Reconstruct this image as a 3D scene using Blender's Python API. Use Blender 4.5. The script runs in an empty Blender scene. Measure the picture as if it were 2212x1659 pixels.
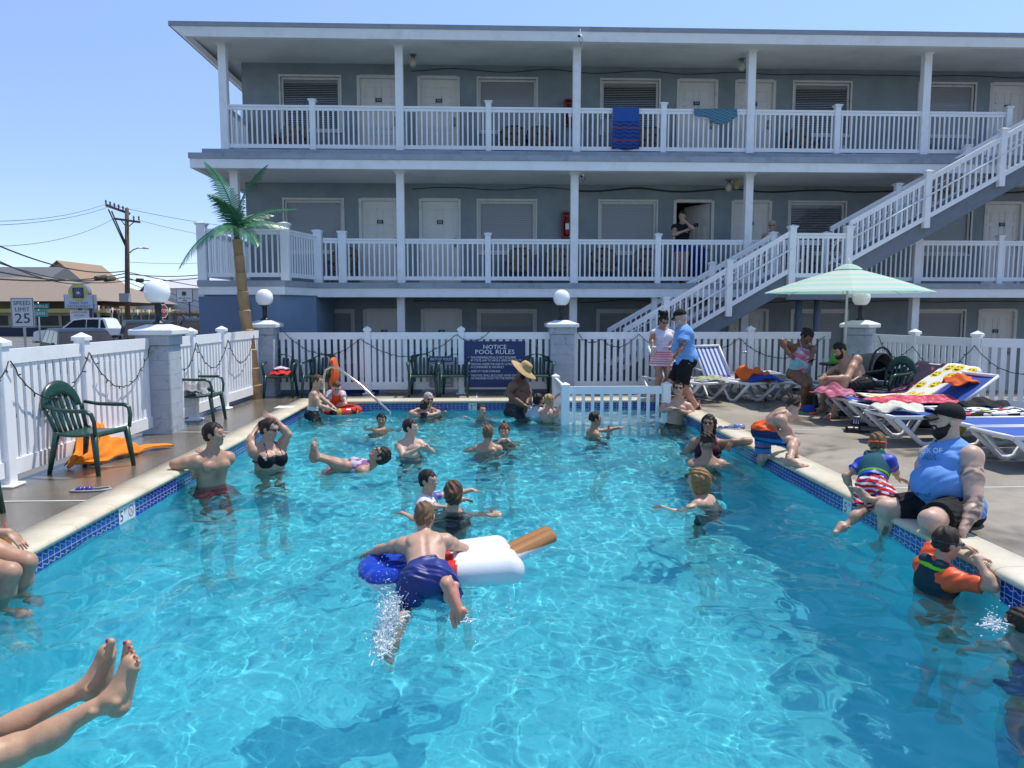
import bpy, math, random
import numpy as np
from mathutils import Vector, Matrix
random.seed(7); rng=np.random.default_rng(7)
S=bpy.context.scene; COL=S.collection
R=math.radians
# ---------------------------------------------------------------- camera model (photo pixels are in a 2212x1659 frame)
CF=1609.;CX=1106.;CY=829.5;CH=1.66
YAW=math.atan(60/CF);PIT=math.atan(157.5/CF)
cf=np.array([math.sin(YAW)*math.cos(PIT),math.cos(YAW)*math.cos(PIT),-math.sin(PIT)])
cr=np.array([math.cos(YAW),-math.sin(YAW),0.]);cu=np.cross(cr,cf)
def ray(x,y): return cf+cr*(x-CX)/CF-cu*(y-CY)/CF
def AZ(x,y,z=0.):
    d=ray(x,y);t=(z-CH)/d[2];return np.array([0,0,CH])+d*t
def AY(x,y,Y):
    d=ray(x,y);t=Y/d[1];return np.array([0,0,CH])+d*t
def AX(x,y,X):
    d=ray(x,y);t=X/d[0];return np.array([0,0,CH])+d*t
def V(*a): return np.array(a if len(a)>1 else a[0],float)
def nrm(v): v=np.asarray(v,float);return v/(np.linalg.norm(v)+1e-9)
WZ=-.19
# ---------------------------------------------------------------- tags
def tag(o,label=None,cat=None,group=None,kind=None):
    if label:o['label']=label
    if cat:o['category']=cat
    if group:o['group']=group
    if kind:o['kind']=kind
    return o
def empty(name,loc=(0,0,0),rz=0,label=None,cat=None,group=None):
    o=bpy.data.objects.new(name,None);COL.objects.link(o);o.location=[float(v) for v in loc];o.rotation_euler=(0,0,rz);o.empty_display_size=.1
    return tag(o,label,cat,group)
def kids(o): return [c for c in bpy.data.objects if c.parent==o]
KIDS={}
def copy_tree(o,parent=None):
    c=o.copy();COL.objects.link(c)
    if parent is not None:
        c.parent=parent;KIDS.setdefault(parent.name,[]).append(c)
    for ch in KIDS.get(o.name,[]): copy_tree(ch,c)
    return c
# ---------------------------------------------------------------- mesh builder
class MB:
    def __init__(s): s.v=[];s.f=[];s.m=[];s.sm=[];s.uv={}
    def add(s,vs,fs,mi=0,smooth=False):
        b=len(s.v);s.v.extend([tuple(float(c) for c in p) for p in vs])
        for f in fs: s.f.append(tuple(b+i for i in f));s.m.append(mi);s.sm.append(smooth)
        return s
    def box(s,x0,x1,y0,y1,z0,z1,mi=0,bev=0):
        if x0>x1:x0,x1=x1,x0
        if y0>y1:y0,y1=y1,y0
        if z0>z1:z0,z1=z1,z0
        if bev<=0:
            vs=[(x,y,z) for z in(z0,z1) for y in(y0,y1) for x in(x0,x1)]
            return s.add(vs,[(0,2,3,1),(4,5,7,6),(0,1,5,4),(1,3,7,5),(3,2,6,7),(2,0,4,6)],mi)
        b=min(bev,(x1-x0)*.45,(y1-y0)*.45,(z1-z0)*.45)
        # chamfered box: 24 verts
        vs=[];idx={}
        for ix,x in enumerate((x0,x1)):
            for iy,y in enumerate((y0,y1)):
                for iz,z in enumerate((z0,z1)):
                    sx=b if ix==0 else -b;sy=b if iy==0 else -b;sz=b if iz==0 else -b
                    idx[ix,iy,iz,0]=len(vs);vs.append((x,y+sy,z+sz))
                    idx[ix,iy,iz,1]=len(vs);vs.append((x+sx,y,z+sz))
                    idx[ix,iy,iz,2]=len(vs);vs.append((x+sx,y+sy,z))
        q=[]
        def I(a,b_,c,k): return idx[a,b_,c,k]
        for i in(0,1):
            o=[(0,0),(1,0),(1,1),(0,1)]
            f=[I(i,a,c,0) for a,c in o];q.append(f if i else f[::-1])
            f=[I(a,i,c,1) for a,c in o];q.append(f[::-1] if i else f)
            f=[I(a,c,i,2) for a,c in o];q.append(f if i else f[::-1])
        for a in(0,1):
            for c in(0,1):
                f=[I(a,c,0,0),I(a,c,1,0),I(a,c,1,1),I(a,c,0,1)];q.append(f if a==c else f[::-1])
                f=[I(a,0,c,0),I(a,1,c,0),I(a,1,c,2),I(a,0,c,2)];q.append(f[::-1] if a==c else f)
                f=[I(0,a,c,1),I(1,a,c,1),I(1,a,c,2),I(0,a,c,2)];q.append(f if a==c else f[::-1])
                for d in(0,1):
                    f=[I(a,c,d,0),I(a,c,d,1),I(a,c,d,2)];q.append(f if (a+c+d)%2 else f[::-1])
        return s.add(vs,q,mi)
    def obox(s,c,ax,ay,az,mi=0):
        "box by centre and three half-axis vectors"
        c,ax,ay,az=map(V,(c,ax,ay,az))
        vs=[c+ax*i+ay*j+az*k for k in(-1,1) for j in(-1,1) for i in(-1,1)]
        return s.add(vs,[(0,2,3,1),(4,5,7,6),(0,1,5,4),(1,3,7,5),(3,2,6,7),(2,0,4,6)],mi)
    def bar(s,a,b,w,h,mi=0,up=(0,0,1)):
        a,b=V(a),V(b);d=nrm(b-a);u=V(up)
        if abs(d@nrm(u))>.99:u=V(1,0,0)
        sx=nrm(np.cross(d,u));uu=np.cross(sx,d)
        return s.obox((a+b)/2,(b-a)/2,sx*w/2,uu*h/2,mi)
    def tube(s,pts,r,n=8,mi=0,caps=True,flat=None):
        pts=[V(p) for p in pts];rs=r if hasattr(r,'__len__') else [r]*len(pts)
        t0=nrm(pts[1]-pts[0]);ref=V(0,0,1) if abs(t0[2])<.9 else V(1,0,0)
        u=nrm(np.cross(t0,ref));vs=[]
        for i,p in enumerate(pts):
            t=nrm(pts[min(i+1,len(pts)-1)]-pts[max(i-1,0)])
            u=nrm(u-t*(u@t));w=np.cross(t,u)
            for k in range(n):
                a=2*math.pi*k/n;vs.append(p+(u*math.cos(a)+w*math.sin(a)*(flat or 1))*rs[i])
        fs=[]
        for i in range(len(pts)-1):
            for k in range(n):
                a=i*n+k;b=i*n+(k+1)%n;fs.append((a,b,b+n,a+n))
        if caps: fs.append(tuple(range(n-1,-1,-1)));fs.append(tuple(range(len(vs)-n,len(vs))))
        return s.add(vs,fs,mi,True)
    def lathe(s,prof,c=(0,0,0),n=20,mi=0,smooth=True,sy=1.):
        vs=[];fs=[]
        for r,z in prof:
            for k in range(n):
                a=2*math.pi*k/n;vs.append((c[0]+r*math.cos(a),c[1]+r*math.sin(a)*sy,c[2]+z))
        for i in range(len(prof)-1):
            for k in range(n):
                a=i*n+k;b=i*n+(k+1)%n;fs.append((a,b,b+n,a+n))
        fs.append(tuple(range(n-1,-1,-1)));fs.append(tuple(range(len(vs)-n,len(vs))))
        return s.add(vs,fs,mi,smooth)
    def sph(s,c,r,n=16,mi=0):
        rr=r if hasattr(r,'__len__') else (r,r,r);m=n//2;vs=[(c[0],c[1],c[2]-rr[2])];fs=[]
        for i in range(1,m):
            t=-math.pi/2+math.pi*i/m
            for k in range(n):
                a=2*math.pi*k/n;vs.append((c[0]+rr[0]*math.cos(t)*math.cos(a),c[1]+rr[1]*math.cos(t)*math.sin(a),c[2]+rr[2]*math.sin(t)))
        vs.append((c[0],c[1],c[2]+rr[2]));L=len(vs)-1
        for k in range(n): fs.append((0,1+(k+1)%n,1+k));fs.append((L,L-n+k,L-n+(k+1)%n))
        for i in range(m-2):
            for k in range(n):
                a=1+i*n+k;b=1+i*n+(k+1)%n;fs.append((a,b,b+n,a+n))
        return s.add(vs,fs,mi,True)
    def prism(s,outline,fn,t0,t1,mi=0,smooth=False):
        "outline: 2D points (ccw); fn(u,v,t)->xyz"
        n=len(outline);vs=[fn(u,v,t0) for u,v in outline]+[fn(u,v,t1) for u,v in outline]
        fs=[tuple(range(n-1,-1,-1)),tuple(range(n,2*n))]+[(i,(i+1)%n,n+(i+1)%n,n+i) for i in range(n)]
        return s.add(vs,fs,mi,smooth)
    def sheet(s,fn,nu,nv,th=.01,mi=0,mifn=None,smooth=True):
        "closed thin shell over fn(u,v)->xyz, u,v in 0..1"
        P=np.array([[fn(i/nu,j/nv) for j in range(nv+1)] for i in range(nu+1)],float)
        du=np.gradient(P,axis=0);dv=np.gradient(P,axis=1);N=np.cross(du,dv);N/=np.linalg.norm(N,axis=2,keepdims=True)+1e-9
        A=(P+N*th/2).reshape(-1,3);B=(P-N*th/2).reshape(-1,3);n=len(A);b=len(s.v)
        s.v.extend(map(tuple,A.tolist()));s.v.extend(map(tuple,B.tolist()))
        w=nv+1
        for i in range(nu):
            for j in range(nv):
                m=mifn((i+.5)/nu,(j+.5)/nv) if mifn else mi
                q=(i*w+j,(i+1)*w+j,(i+1)*w+j+1,i*w+j+1)
                s.f.append(tuple(b+k for k in q));s.m.append(m);s.sm.append(smooth)
                s.f.append(tuple(b+n+k for k in q[::-1]));s.m.append(m);s.sm.append(smooth)
        ring=[i*w for i in range(nu)]+[nu*w+j for j in range(nv)]+[i*w+nv for i in range(nu,0,-1)]+[j for j in range(nv,0,-1)]
        for a,c in zip(ring,ring[1:]+ring[:1]):
            s.f.append((b+c,b+a,b+n+a,b+n+c));s.m.append(mi);s.sm.append(False)
        return s
    def text(s,txt,fn,size,mi=0,ext=.004,align='CENTER',sx=1.):
        "fn(u,v,t)->xyz maps text plane"
        vs,fs=text_geo(txt,align)
        if not vs:return s
        b=len(vs)
        s.add([fn(x*size*sx,y*size,t) for t in(ext,) for x,y in vs],fs,mi);return s
    def build(s,name,mats,parent=None,label=None,smooth=None):
        me=bpy.data.meshes.new(name);me.from_pydata(s.v,[],s.f)
        if not isinstance(mats,(list,tuple)):mats=[mats]
        for m in mats:me.materials.append(m)
        n=len(s.f)
        if n:
            me.polygons.foreach_set('material_index',np.array(s.m,np.int32))
            me.polygons.foreach_set('use_smooth',np.array([(x if smooth is None else smooth) for x in s.sm],bool))
        me.update()
        return link(name,me,parent,label)
def link(name,me,parent=None,label=None):
    o=bpy.data.objects.new(name,me);COL.objects.link(o)
    if parent is not None:
        o.parent=parent;KIDS.setdefault(parent.name,[]).append(o)
    if label:o['label']=label
    return o
_TX={}
def text_geo(txt,align):
    k=(txt,align)
    if k in _TX:return _TX[k]
    cu_=bpy.data.curves.new('t','FONT');cu_.body=txt;cu_.align_x=align;cu_.align_y='CENTER';cu_.resolution_u=2
    o=bpy.data.objects.new('t',cu_);COL.objects.link(o)
    dg=bpy.context.evaluated_depsgraph_get();me=bpy.data.meshes.new_from_object(o.evaluated_get(dg))
    r=([(v.co.x,v.co.y) for v in me.vertices],[tuple(p.vertices) for p in me.polygons])
    bpy.data.objects.remove(o);bpy.data.meshes.remove(me);bpy.data.curves.remove(cu_)
    _TX[k]=r;return r
def weld(v,f):pass
# ---------------------------------------------------------------- materials
MATS={}
class NT:
    def __init__(s,m): s.m=m;s.t=m.node_tree;s.n=s.t.nodes;s.l=s.t.links
    def new(s,t,**k):
        n=s.n.new(t)
        for a,b in k.items():
            if a.startswith('i_'): n.inputs[int(a[2:]) if a[2:].isdigit() else a[2:].replace('_',' ')].default_value=b
            else: setattr(n,a,b)
        return n
    def link(s,a,b): s.l.new(a,b)
    def math(s,op,a,b=None,c=None,clamp=False):
        n=s.new('ShaderNodeMath',operation=op,use_clamp=clamp)
        for i,x in enumerate((a,b,c)):
            if x is None:continue
            if isinstance(x,(int,float)):n.inputs[i].default_value=x
            else:s.link(x,n.inputs[i])
        return n.outputs[0]
    def mix(s,f,a,b,blend='MIX'):
        n=s.new('ShaderNodeMix',data_type='RGBA',blend_type=blend)
        for i,x in((0,f),(6,a),(7,b)):
            if isinstance(x,(int,float)):n.inputs[i].default_value=x
            elif isinstance(x,(tuple,list)):n.inputs[i].default_value=tuple(x)+((1,) if len(x)==3 else ())
            else:s.link(x,n.inputs[i])
        return n.outputs[2]
    def ramp(s,f,lo,hi):
        n=s.new('ShaderNodeMapRange');n.inputs[1].default_value=lo;n.inputs[2].default_value=hi
        s.link(f,n.inputs[0]);return n.outputs[0]
    def noise(s,scale,detail=3,rough=.55,vec=None,dist=0):
        n=s.new('ShaderNodeTexNoise');n.inputs['Scale'].default_value=scale;n.inputs['Detail'].default_value=detail;n.inputs['Roughness'].default_value=rough;n.inputs['Distortion'].default_value=dist
        if vec is not None:s.link(vec,n.inputs['Vector'])
        return n.outputs[0]
    def coord(s,scale=None,kind='Object'):
        c=s.new('ShaderNodeTexCoord').outputs[kind]
        if scale is None:return c
        m=s.new('ShaderNodeMapping');m.inputs['Scale'].default_value=scale;s.link(c,m.inputs[0]);return m.outputs[0]
    def sep(s,v):
        n=s.new('ShaderNodeSeparateXYZ');s.link(v,n.inputs[0]);return n.outputs
    def bump(s,h,strength=.3,dist=.01):
        n=s.new('ShaderNodeBump');n.inputs['Strength'].default_value=strength;n.inputs['Distance'].default_value=dist;s.link(h,n.inputs['Height']);return n.outputs[0]
def newmat(name):
    m=bpy.data.materials.new(name);m.use_nodes=True;nt=NT(m);p=nt.n['Principled BSDF'];MATS[name]=m;return m,nt,p
def mat(name,c,rough=.6,var=.12,scale=6.,bump=.0,bscale=60.,metal=0.,spec=.5,dirt=None,dscale=3.,coat=0.,tr=0.):
    if name in MATS:return MATS[name]
    m,nt,p=newmat(name);co=nt.coord()
    p.inputs['Roughness'].default_value=rough;p.inputs['Metallic'].default_value=metal;p.inputs['Specular IOR Level'].default_value=spec
    if coat:p.inputs['Coat Weight'].default_value=coat;p.inputs['Coat Roughness'].default_value=.08
    n=nt.noise(scale,5,.6,co)
    f=nt.ramp(n,.3,.7)
    a=tuple(x*(1-var) for x in c);b=tuple(min(1,x*(1+var)) for x in c)
    col=nt.mix(f,a,b)
    if dirt:
        d=nt.ramp(nt.noise(dscale,6,.7,co),.52,.72);col=nt.mix(nt.math('MULTIPLY',d,.7),col,dirt)
    nt.link(col,p.inputs['Base Color'])
    if rough>.05: nt.link(nt.math('ADD',nt.math('MULTIPLY',nt.math('SUBTRACT',n,.5),.25),rough,clamp=True),p.inputs['Roughness'])
    if bump: nt.link(nt.bump(nt.noise(bscale,4,.6,co),bump,.01),p.inputs['Normal'])
    if tr:p.inputs['Transmission Weight'].default_value=tr
    return m
SKY=(.205,.6,.0,2.2);SUNE=2.4;EXPO=1.0
POOLC=((.15,.78,.84),(.22,.86,.90))
MNEE=True;WROUGH=.05;WMIX=.32
def water_shader(nt,out):
    gl=nt.new('ShaderNodeBsdfGlass');gl.inputs['IOR'].default_value=1.33;gl.inputs['Roughness'].default_value=WROUGH;gl.inputs['Color'].default_value=(.86,.985,1,1)
    tr=nt.new('ShaderNodeBsdfTransparent');tr.inputs[0].default_value=(.72,.97,1,1);mx=nt.new('ShaderNodeMixShader');mx.inputs[0].default_value=WMIX;nt.link(gl.outputs[0],mx.inputs[1]);nt.link(tr.outputs[0],mx.inputs[2]);nt.link(mx.outputs[0],out.inputs['Surface'])
# ================================================================ SETTING
PX0,PX1,PY1=-3.2,3.33,13.93
M_white=mat('white_vinyl',(.86,.86,.86),.35,.03,2.,dirt=(.74,.73,.70),dscale=1.5)
M_whitep=mat('white_paint',(.86,.86,.86),.5,.04,2.5,bump=.08,bscale=90,dirt=(.70,.69,.65),dscale=2.)
M_soffit=mat('soffit_plaster',(.80,.78,.73),.85,.06,1.5,bump=.15,bscale=120,dirt=(.64,.61,.56),dscale=.8)
M_stucco=mat('grey_stucco',(.26,.305,.32),.9,.14,2.,bump=.7,bscale=55)
M_stuccob=mat('blue_grey_block',(.20,.28,.38),.85,.1,1.5,bump=.35,bscale=40)
M_edge=mat('slab_edge_grey',(.33,.37,.42),.8,.12,2.,bump=.2,dirt=(.2,.21,.22),dscale=3)
M_cream=mat('cream_door_paint',(.76,.73,.68),.45,.05,2.)
M_black=mat('black_plastic',(.015,.015,.017),.4,.1)
M_dark=mat('dark_interior',(.012,.012,.014),.8,.1)
M_navy=mat('navy_sign_paint',(.012,.03,.13),.4,.06)
M_txt=mat('white_lettering',(.82,.82,.84),.5,.02)
M_green=mat('green_resin',(.012,.055,.042),.3,.15,8.,dirt=(.05,.075,.065),dscale=12)
M_metal=mat('brushed_steel',(.62,.60,.55),.25,.06,20.,metal=1.)
M_galv=mat('galvanised_steel',(.38,.39,.4),.45,.12,12.,metal=.8)
M_dkgreym=mat('dark_grey_steel',(.10,.12,.15),.5,.15,4.)
# ground beyond the fence
m,nt,p=newmat('asphalt');co=nt.coord()
nt.link(nt.mix(nt.ramp(nt.noise(.35,5,.6,co),.35,.65),(.11,.11,.112),(.17,.168,.165)),p.inputs['Base Color']);p.inputs['Roughness'].default_value=.85
nt.link(nt.bump(nt.noise(90,3,.7,co),.4,.01),p.inputs['Normal']);M_asph=m
g=MB();z=-.37
BX0,BX1,BY0,BY1=-4.62,11.5,-9.0,15.2   # footprint of deck (hole in the ground)
E_=900
for a in((-E_,BX0,-E_,E_),(BX1,E_,-E_,E_),(BX0,BX1,-E_,BY0),(BX0,BX1,BY1,E_)):
    g.add([(a[0],a[2],z),(a[1],a[2],z),(a[1],a[3],z),(a[0],a[3],z)],[(0,1,2,3)])
tag(g.build('ground',M_asph),'grey asphalt ground of the car park and street around the pool','ground',kind='structure')
# deck
m,nt,p=newmat('deck_concrete');co=nt.coord();sx,sy,sz=nt.sep(co)
n1=nt.ramp(nt.noise(.9,6,.65,co,.4),.35,.68);base=nt.mix(n1,(.225,.195,.15),(.33,.295,.235))
base=nt.mix(nt.math('MULTIPLY',nt.ramp(nt.noise(5,6,.7,co),.5,.75),.5),base,(.16,.145,.12))
# wet film: patches, mostly on the left strip and far strip
left=nt.ramp(nt.math('MULTIPLY',sx,-1),2.0,3.4);far=nt.ramp(sy,12.3,14.2)
bias=nt.math('ADD',nt.math('MAXIMUM',nt.math('MULTIPLY',left,.16),nt.math('MULTIPLY',far,.08)),nt.math('MULTIPLY',nt.math('SUBTRACT',nt.noise(.55,4,.55,co,.6),.5),1.0))
wet=nt.ramp(bias,.03,.10)
nt.link(nt.mix(wet,base,nt.mix(1.,base,(.56,.54,.52),'MULTIPLY')),p.inputs['Base Color'])
nt.link(nt.math('MULTIPLY_ADD',wet,-.72,.85),p.inputs['Roughness'])
bmp=nt.bump(nt.noise(120,3,.7,co),.25,.006);nt.link(bmp,p.inputs['Normal']);M_deck=m
d=MB();cw=.30
def slab(mb,x0,x1,y0,y1,z0,z1,nx=1): mb.box(x0,x1,y0,y1,z0,z1)
slab(d,BX0,PX0-cw,BY0,BY1,-.55,0)
slab(d,PX1+cw,BX1,BY0,BY1,-.55,0)
slab(d,PX0-cw,PX1+cw,PY1+cw,BY1,-.55,0)
tag(d.build('pool_deck',M_deck),'worn grey brown concrete deck around the pool, partly wet','deck',kind='structure')
j=MB();jz=.004
def strip(x0,x1,y0,y1,w=.02): j.box(x0,x1,y0,y1,.001,jz)
for yy in(10.2,6.74,3.3): j.box(PX1+cw,BX1,yy-.012,yy+.012,.001,jz)
for yy in(6.55,10.3,3.2): j.box(BX0,PX0-cw,yy-.012,yy+.012,.001,jz)
j.box(-.16,-.14,PY1+cw,BY1,.001,jz);j.box(3.0,3.02,PY1+cw,BY1,.001,jz)
tag(j.build('expansion_joint',mat('white_caulk',(.6,.6,.58),.7,.1)),'pale caulked joint lines across the concrete deck','joint',kind='structure')
# coping: bullnose profile along three sides
M_cop=None
m,nt,p=newmat('coping_stone');co=nt.coord();sx,sy,sz=nt.sep(co)
c=nt.mix(nt.ramp(nt.noise(2.2,6,.65,co),.35,.68),(.52,.45,.32),(.66,.60,.47))
c=nt.mix(nt.math('MULTIPLY',nt.ramp(nt.noise(9,5,.7,co),.55,.75),.5),c,(.36,.34,.26))
# joints every 0.61 m along both directions of run
def jn(v,per,w):
    f=nt.math('ABSOLUTE',nt.math('SUBTRACT',nt.math('FRACT',nt.math('DIVIDE',v,per)),.5));return nt.math('LESS_THAN',f,w/per)
onfar=nt.math('GREATER_THAN',sy,PY1+.001);
jm=nt.math('ADD',nt.math('MULTIPLY',jn(sx,.61,.004),onfar),nt.math('MULTIPLY',jn(sy,.61,.004),nt.math('SUBTRACT',1.,onfar)))
nt.link(nt.mix(nt.math('MULTIPLY',jm,.7),c,(.25,.23,.19)),p.inputs['Base Color']);p.inputs['Roughness'].default_value=.5
nt.link(nt.bump(nt.noise(45,4,.6,co),.2,.006),p.inputs['Normal']);M_cop=m
prof=[(cw,-.02),(cw,.006),(.06,.008),(.02,.004),(-.012,-.008),(-.026,-.026),(-.026,-.04),(-.012,-.058),(.0,-.064),(.02,-.064)]
cp=MB()
def sweep(mb,a,b,inn):
    "profile: offset from pool edge outward; a->b run"
    a,b=V(a),V(b);o=-V(inn);n=len(prof)
    vs=[tuple(a+o*u+V(0,0,w)) for u,w in prof]+[tuple(b+o*u+V(0,0,w)) for u,w in prof]
    mb.add(vs,[(i,i+1,n+i+1,n+i) for i in range(n-1)],0,True)
def corner(mb):pass
# build as mitred strips
def mitre(mb,P0,P1,o0,o1):
    n=len(prof);vs=[V(P0)+V(o0)*u+V(0,0,w) for u,w in prof]+[V(P1)+V(o1)*u+V(0,0,w) for u,w in prof]
    mb.add(vs,[(i,i+1,n+i+1,n+i) for i in range(n-1)],0,True)
mitre(cp,(PX0,BY0,0),(PX0,PY1,0),(-1,0,0),(-1,1,0))
mitre(cp,(PX0,PY1,0),(PX1,PY1,0),(-1,1,0),(1,1,0))
mitre(cp,(PX1,PY1,0),(PX1,BY0,0),(1,1,0),(1,0,0))
tag(cp.build('pool_coping',M_cop),'cream bullnose stone coping round the pool edge','coping',kind='structure')
# pool shell with tile band
m,nt,p=newmat('pool_plaster');co=nt.coord()
nt.link(nt.mix(nt.ramp(nt.noise(1.2,5,.6,co),.35,.65),POOLC[0],POOLC[1]),p.inputs['Base Color']);p.inputs['Roughness'].default_value=.7;M_plast=m
m,nt,p=newmat('waterline_tile')
uvn=nt.new('ShaderNodeUVMap');uvn.uv_map='UVMap';u,v,_=nt.sep(uvn.outputs[0])
PT=.076
fu=nt.math('FRACT',nt.math('DIVIDE',u,PT));fv=nt.math('FRACT',nt.math('DIVIDE',v,PT))
gr=nt.math('MAXIMUM',nt.math('GREATER_THAN',nt.math('ABSOLUTE',nt.math('SUBTRACT',fu,.5)),.468),nt.math('GREATER_THAN',nt.math('ABSOLUTE',nt.math('SUBTRACT',fv,.5)),.468))
wv=nt.math('MULTIPLY_ADD',nt.math('SINE',nt.math('MULTIPLY',nt.math('DIVIDE',u,PT),6.2832)),.11,.55)
dw=nt.math('SUBTRACT',fv,wv)
line=nt.math('LESS_THAN',nt.math('ABSOLUTE',dw),.035)
up=nt.math('GREATER_THAN',dw,0.)
tn=nt.noise(30,3,.6,uvn.outputs[0])
c=nt.mix(up,(.012,.045,.34),(.010,.022,.16));c=nt.mix(nt.math('MULTIPLY',nt.ramp(tn,.35,.7),.45),c,(.03,.09,.42))
c=nt.mix(nt.math('MAXIMUM',nt.math('MULTIPLY',gr,.85),nt.math('MULTIPLY',line,.9)),c,(.55,.6,.66))
nt.link(c,p.inputs['Base Color']);p.inputs['Roughness'].default_value=.12;M_tile=m
ps=MB();TZ=-.064;TB=TZ-2*PT
def fz(y): return -0.95-max(0,min(1,(12.6-y)/7.5))*1.15
ys=[BY0,3,4.5,5.1]+[5.1+i*.75 for i in range(1,11)]+[PY1]
n=len(ys)
vs=[(PX0,y,fz(y)) for y in ys]+[(PX1,y,fz(y)) for y in ys]
ps.add(vs,[(i,n+i,n+i+1,i+1) for i in range(n-1)],0,True)
vs=[(PX0,y,TB) for y in ys]+[(PX0,y,fz(y)) for y in ys];ps.add(vs,[(i,n+i,n+i+1,i+1) for i in range(n-1)])
vs=[(PX1,y,TB) for y in ys]+[(PX1,y,fz(y)) for y in ys];ps.add(vs,[(i,i+1,n+i+1,n+i) for i in range(n-1)])
ps.add([(PX0,PY1,TB),(PX1,PY1,TB),(PX1,PY1,fz(PY1)),(PX0,PY1,fz(PY1))],[(0,3,2,1)])
ps.add([(PX0,BY0,TB),(PX1,BY0,TB),(PX1,BY0,fz(BY0)),(PX0,BY0,fz(BY0))],[(0,1,2,3)])
tag(ps.build('pool_basin',M_plast),'pale blue plastered pool shell under the water','pool',kind='structure')
tb=MB();tuv=[]
for a,b,L in(((PX0,BY0),(PX0,PY1),PY1-BY0),((PX0,PY1),(PX1,PY1),PX1-PX0),((PX1,PY1),(PX1,BY0),PY1-BY0)):
    tb.add([(a[0],a[1],TB),(b[0],b[1],TB),(b[0],b[1],TZ),(a[0],a[1],TZ)],[(0,3,2,1)]);tuv+= [(0,0),(0,2*PT),(L,2*PT),(L,0)]
o=tb.build('waterline_tile',M_tile);uvl=o.data.uv_layers.new(name='UVMap')
for i,c in enumerate(tuv):uvl.data[i].uv=c
tag(o,'blue wave patterned tile band at the waterline','tile band',kind='structure')
# water surface: real waves
m,nt,p=newmat('pool_water')
for k in list(nt.n): 
    if k.type!='OUTPUT_MATERIAL': nt.n.remove(k)
out=[k for k in nt.n if k.type=='OUTPUT_MATERIAL'][0];M_water=m;water_shader(nt,out)
NX,NY=300,640
xs=np.linspace(PX0+.001,PX1-.001,NX);t=np.linspace(0,1,NY);ys_=1.2+(PY1-.001-1.2)*t**1.25
XX,YY=np.meshgrid(xs,ys_)
def waves(X,Y):
    r=np.random.default_rng(21);Z=np.zeros_like(X)
    for i in range(110):
        lam=.16*(1.4/.16)**r.random();th=r.normal(.25,.9);k=2*math.pi/lam
        a=.0027*lam**1.0
        ph=k*(X*math.cos(th)+Y*math.sin(th))+r.random()*6.28
        q=.6*np.sin(.9*X+r.random()*6)+.6*np.sin(.7*Y+r.random()*6)
        Z+=a*(np.sin(ph+q)-.18*np.cos(2*(ph+q)))
    return Z
def wz(x,y): return WZ+float(waves(np.array([[float(x)]]),np.array([[float(y)]]))[0,0])
ZZ=WZ+waves(XX,YY)
vs=np.stack([XX,YY,ZZ],-1).reshape(-1,3)
idx=np.arange(NX*NY).reshape(NY,NX);fs=np.stack([idx[:-1,:-1],idx[:-1,1:],idx[1:,1:],idx[1:,:-1]],-1).reshape(-1,4)
w=MB();w.v=vs.tolist();w.f=fs.tolist();w.m=[0]*len(fs);w.sm=[True]*len(fs)
# flat remainder behind the camera
b=len(w.v);w.v+=[(PX0,BY0,WZ),(PX1,BY0,WZ),(PX1,1.2,WZ),(PX0,1.2,WZ)];w.f.append((b,b+1,b+2,b+3));w.m.append(0);w.sm.append(False)
water=tag(w.build('water',M_water),'clear turquoise rippled water filling the swimming pool','water',kind='structure')
# ================================================================ MOTEL BUILDING
YC=16.8;YF=18.3;ZF=[-.37,2.27,5.11];SOF=[2.02,4.70,7.44];XL=-5.66;XR=16.
bld=empty('motel_building',(0,YF,-.37),0,'grey three storey motel with white balcony railings facing the pool','building')
def part(mb,name,m,parent,label=None):
    o=mb.build(name,m,parent,label)
    # keep world placement: parents are unrotated empties, so subtract their location
    if parent is not None:
        p=parent;off=V(0,0,0)
        while p is not None: off+=V(p.location);p=p.parent
        o.location=[-float(c) for c in off]
    return o
def sub(mb,name,m,parent,label=None): return mb.build(name,m,parent,label)
M_glass,nt,p=newmat('window_glass');p.inputs['Base Color'].default_value=(.02,.025,.03,1);p.inputs['Roughness'].default_value=.03;p.inputs['Alpha'].default_value=.22;p.inputs['Specular IOR Level'].default_value=.9
m,nt,p=newmat('closed_blind');sx,sy,sz=nt.sep(nt.coord())
fr=nt.math('FRACT',nt.math('DIVIDE',sz,.05));nt.link(nt.mix(nt.math('LESS_THAN',fr,.14),(.80,.81,.83),(.48,.50,.54)),p.inputs['Base Color']);p.inputs['Roughness'].default_value=.6;M_blind=m
M_frame=mat('window_frame_paint',(.70,.68,.63),.55,.08,3.,dirt=(.36,.34,.3))
M_plate=mat('door_plate_navy',(.01,.018,.07),.35,.05)
# bays on the facade, X of openings at YF: from the photo columns
def fx(px,y=440): return float(AY(px,y,YF)[0])
win_w=1.38;door_w=.86
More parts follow.
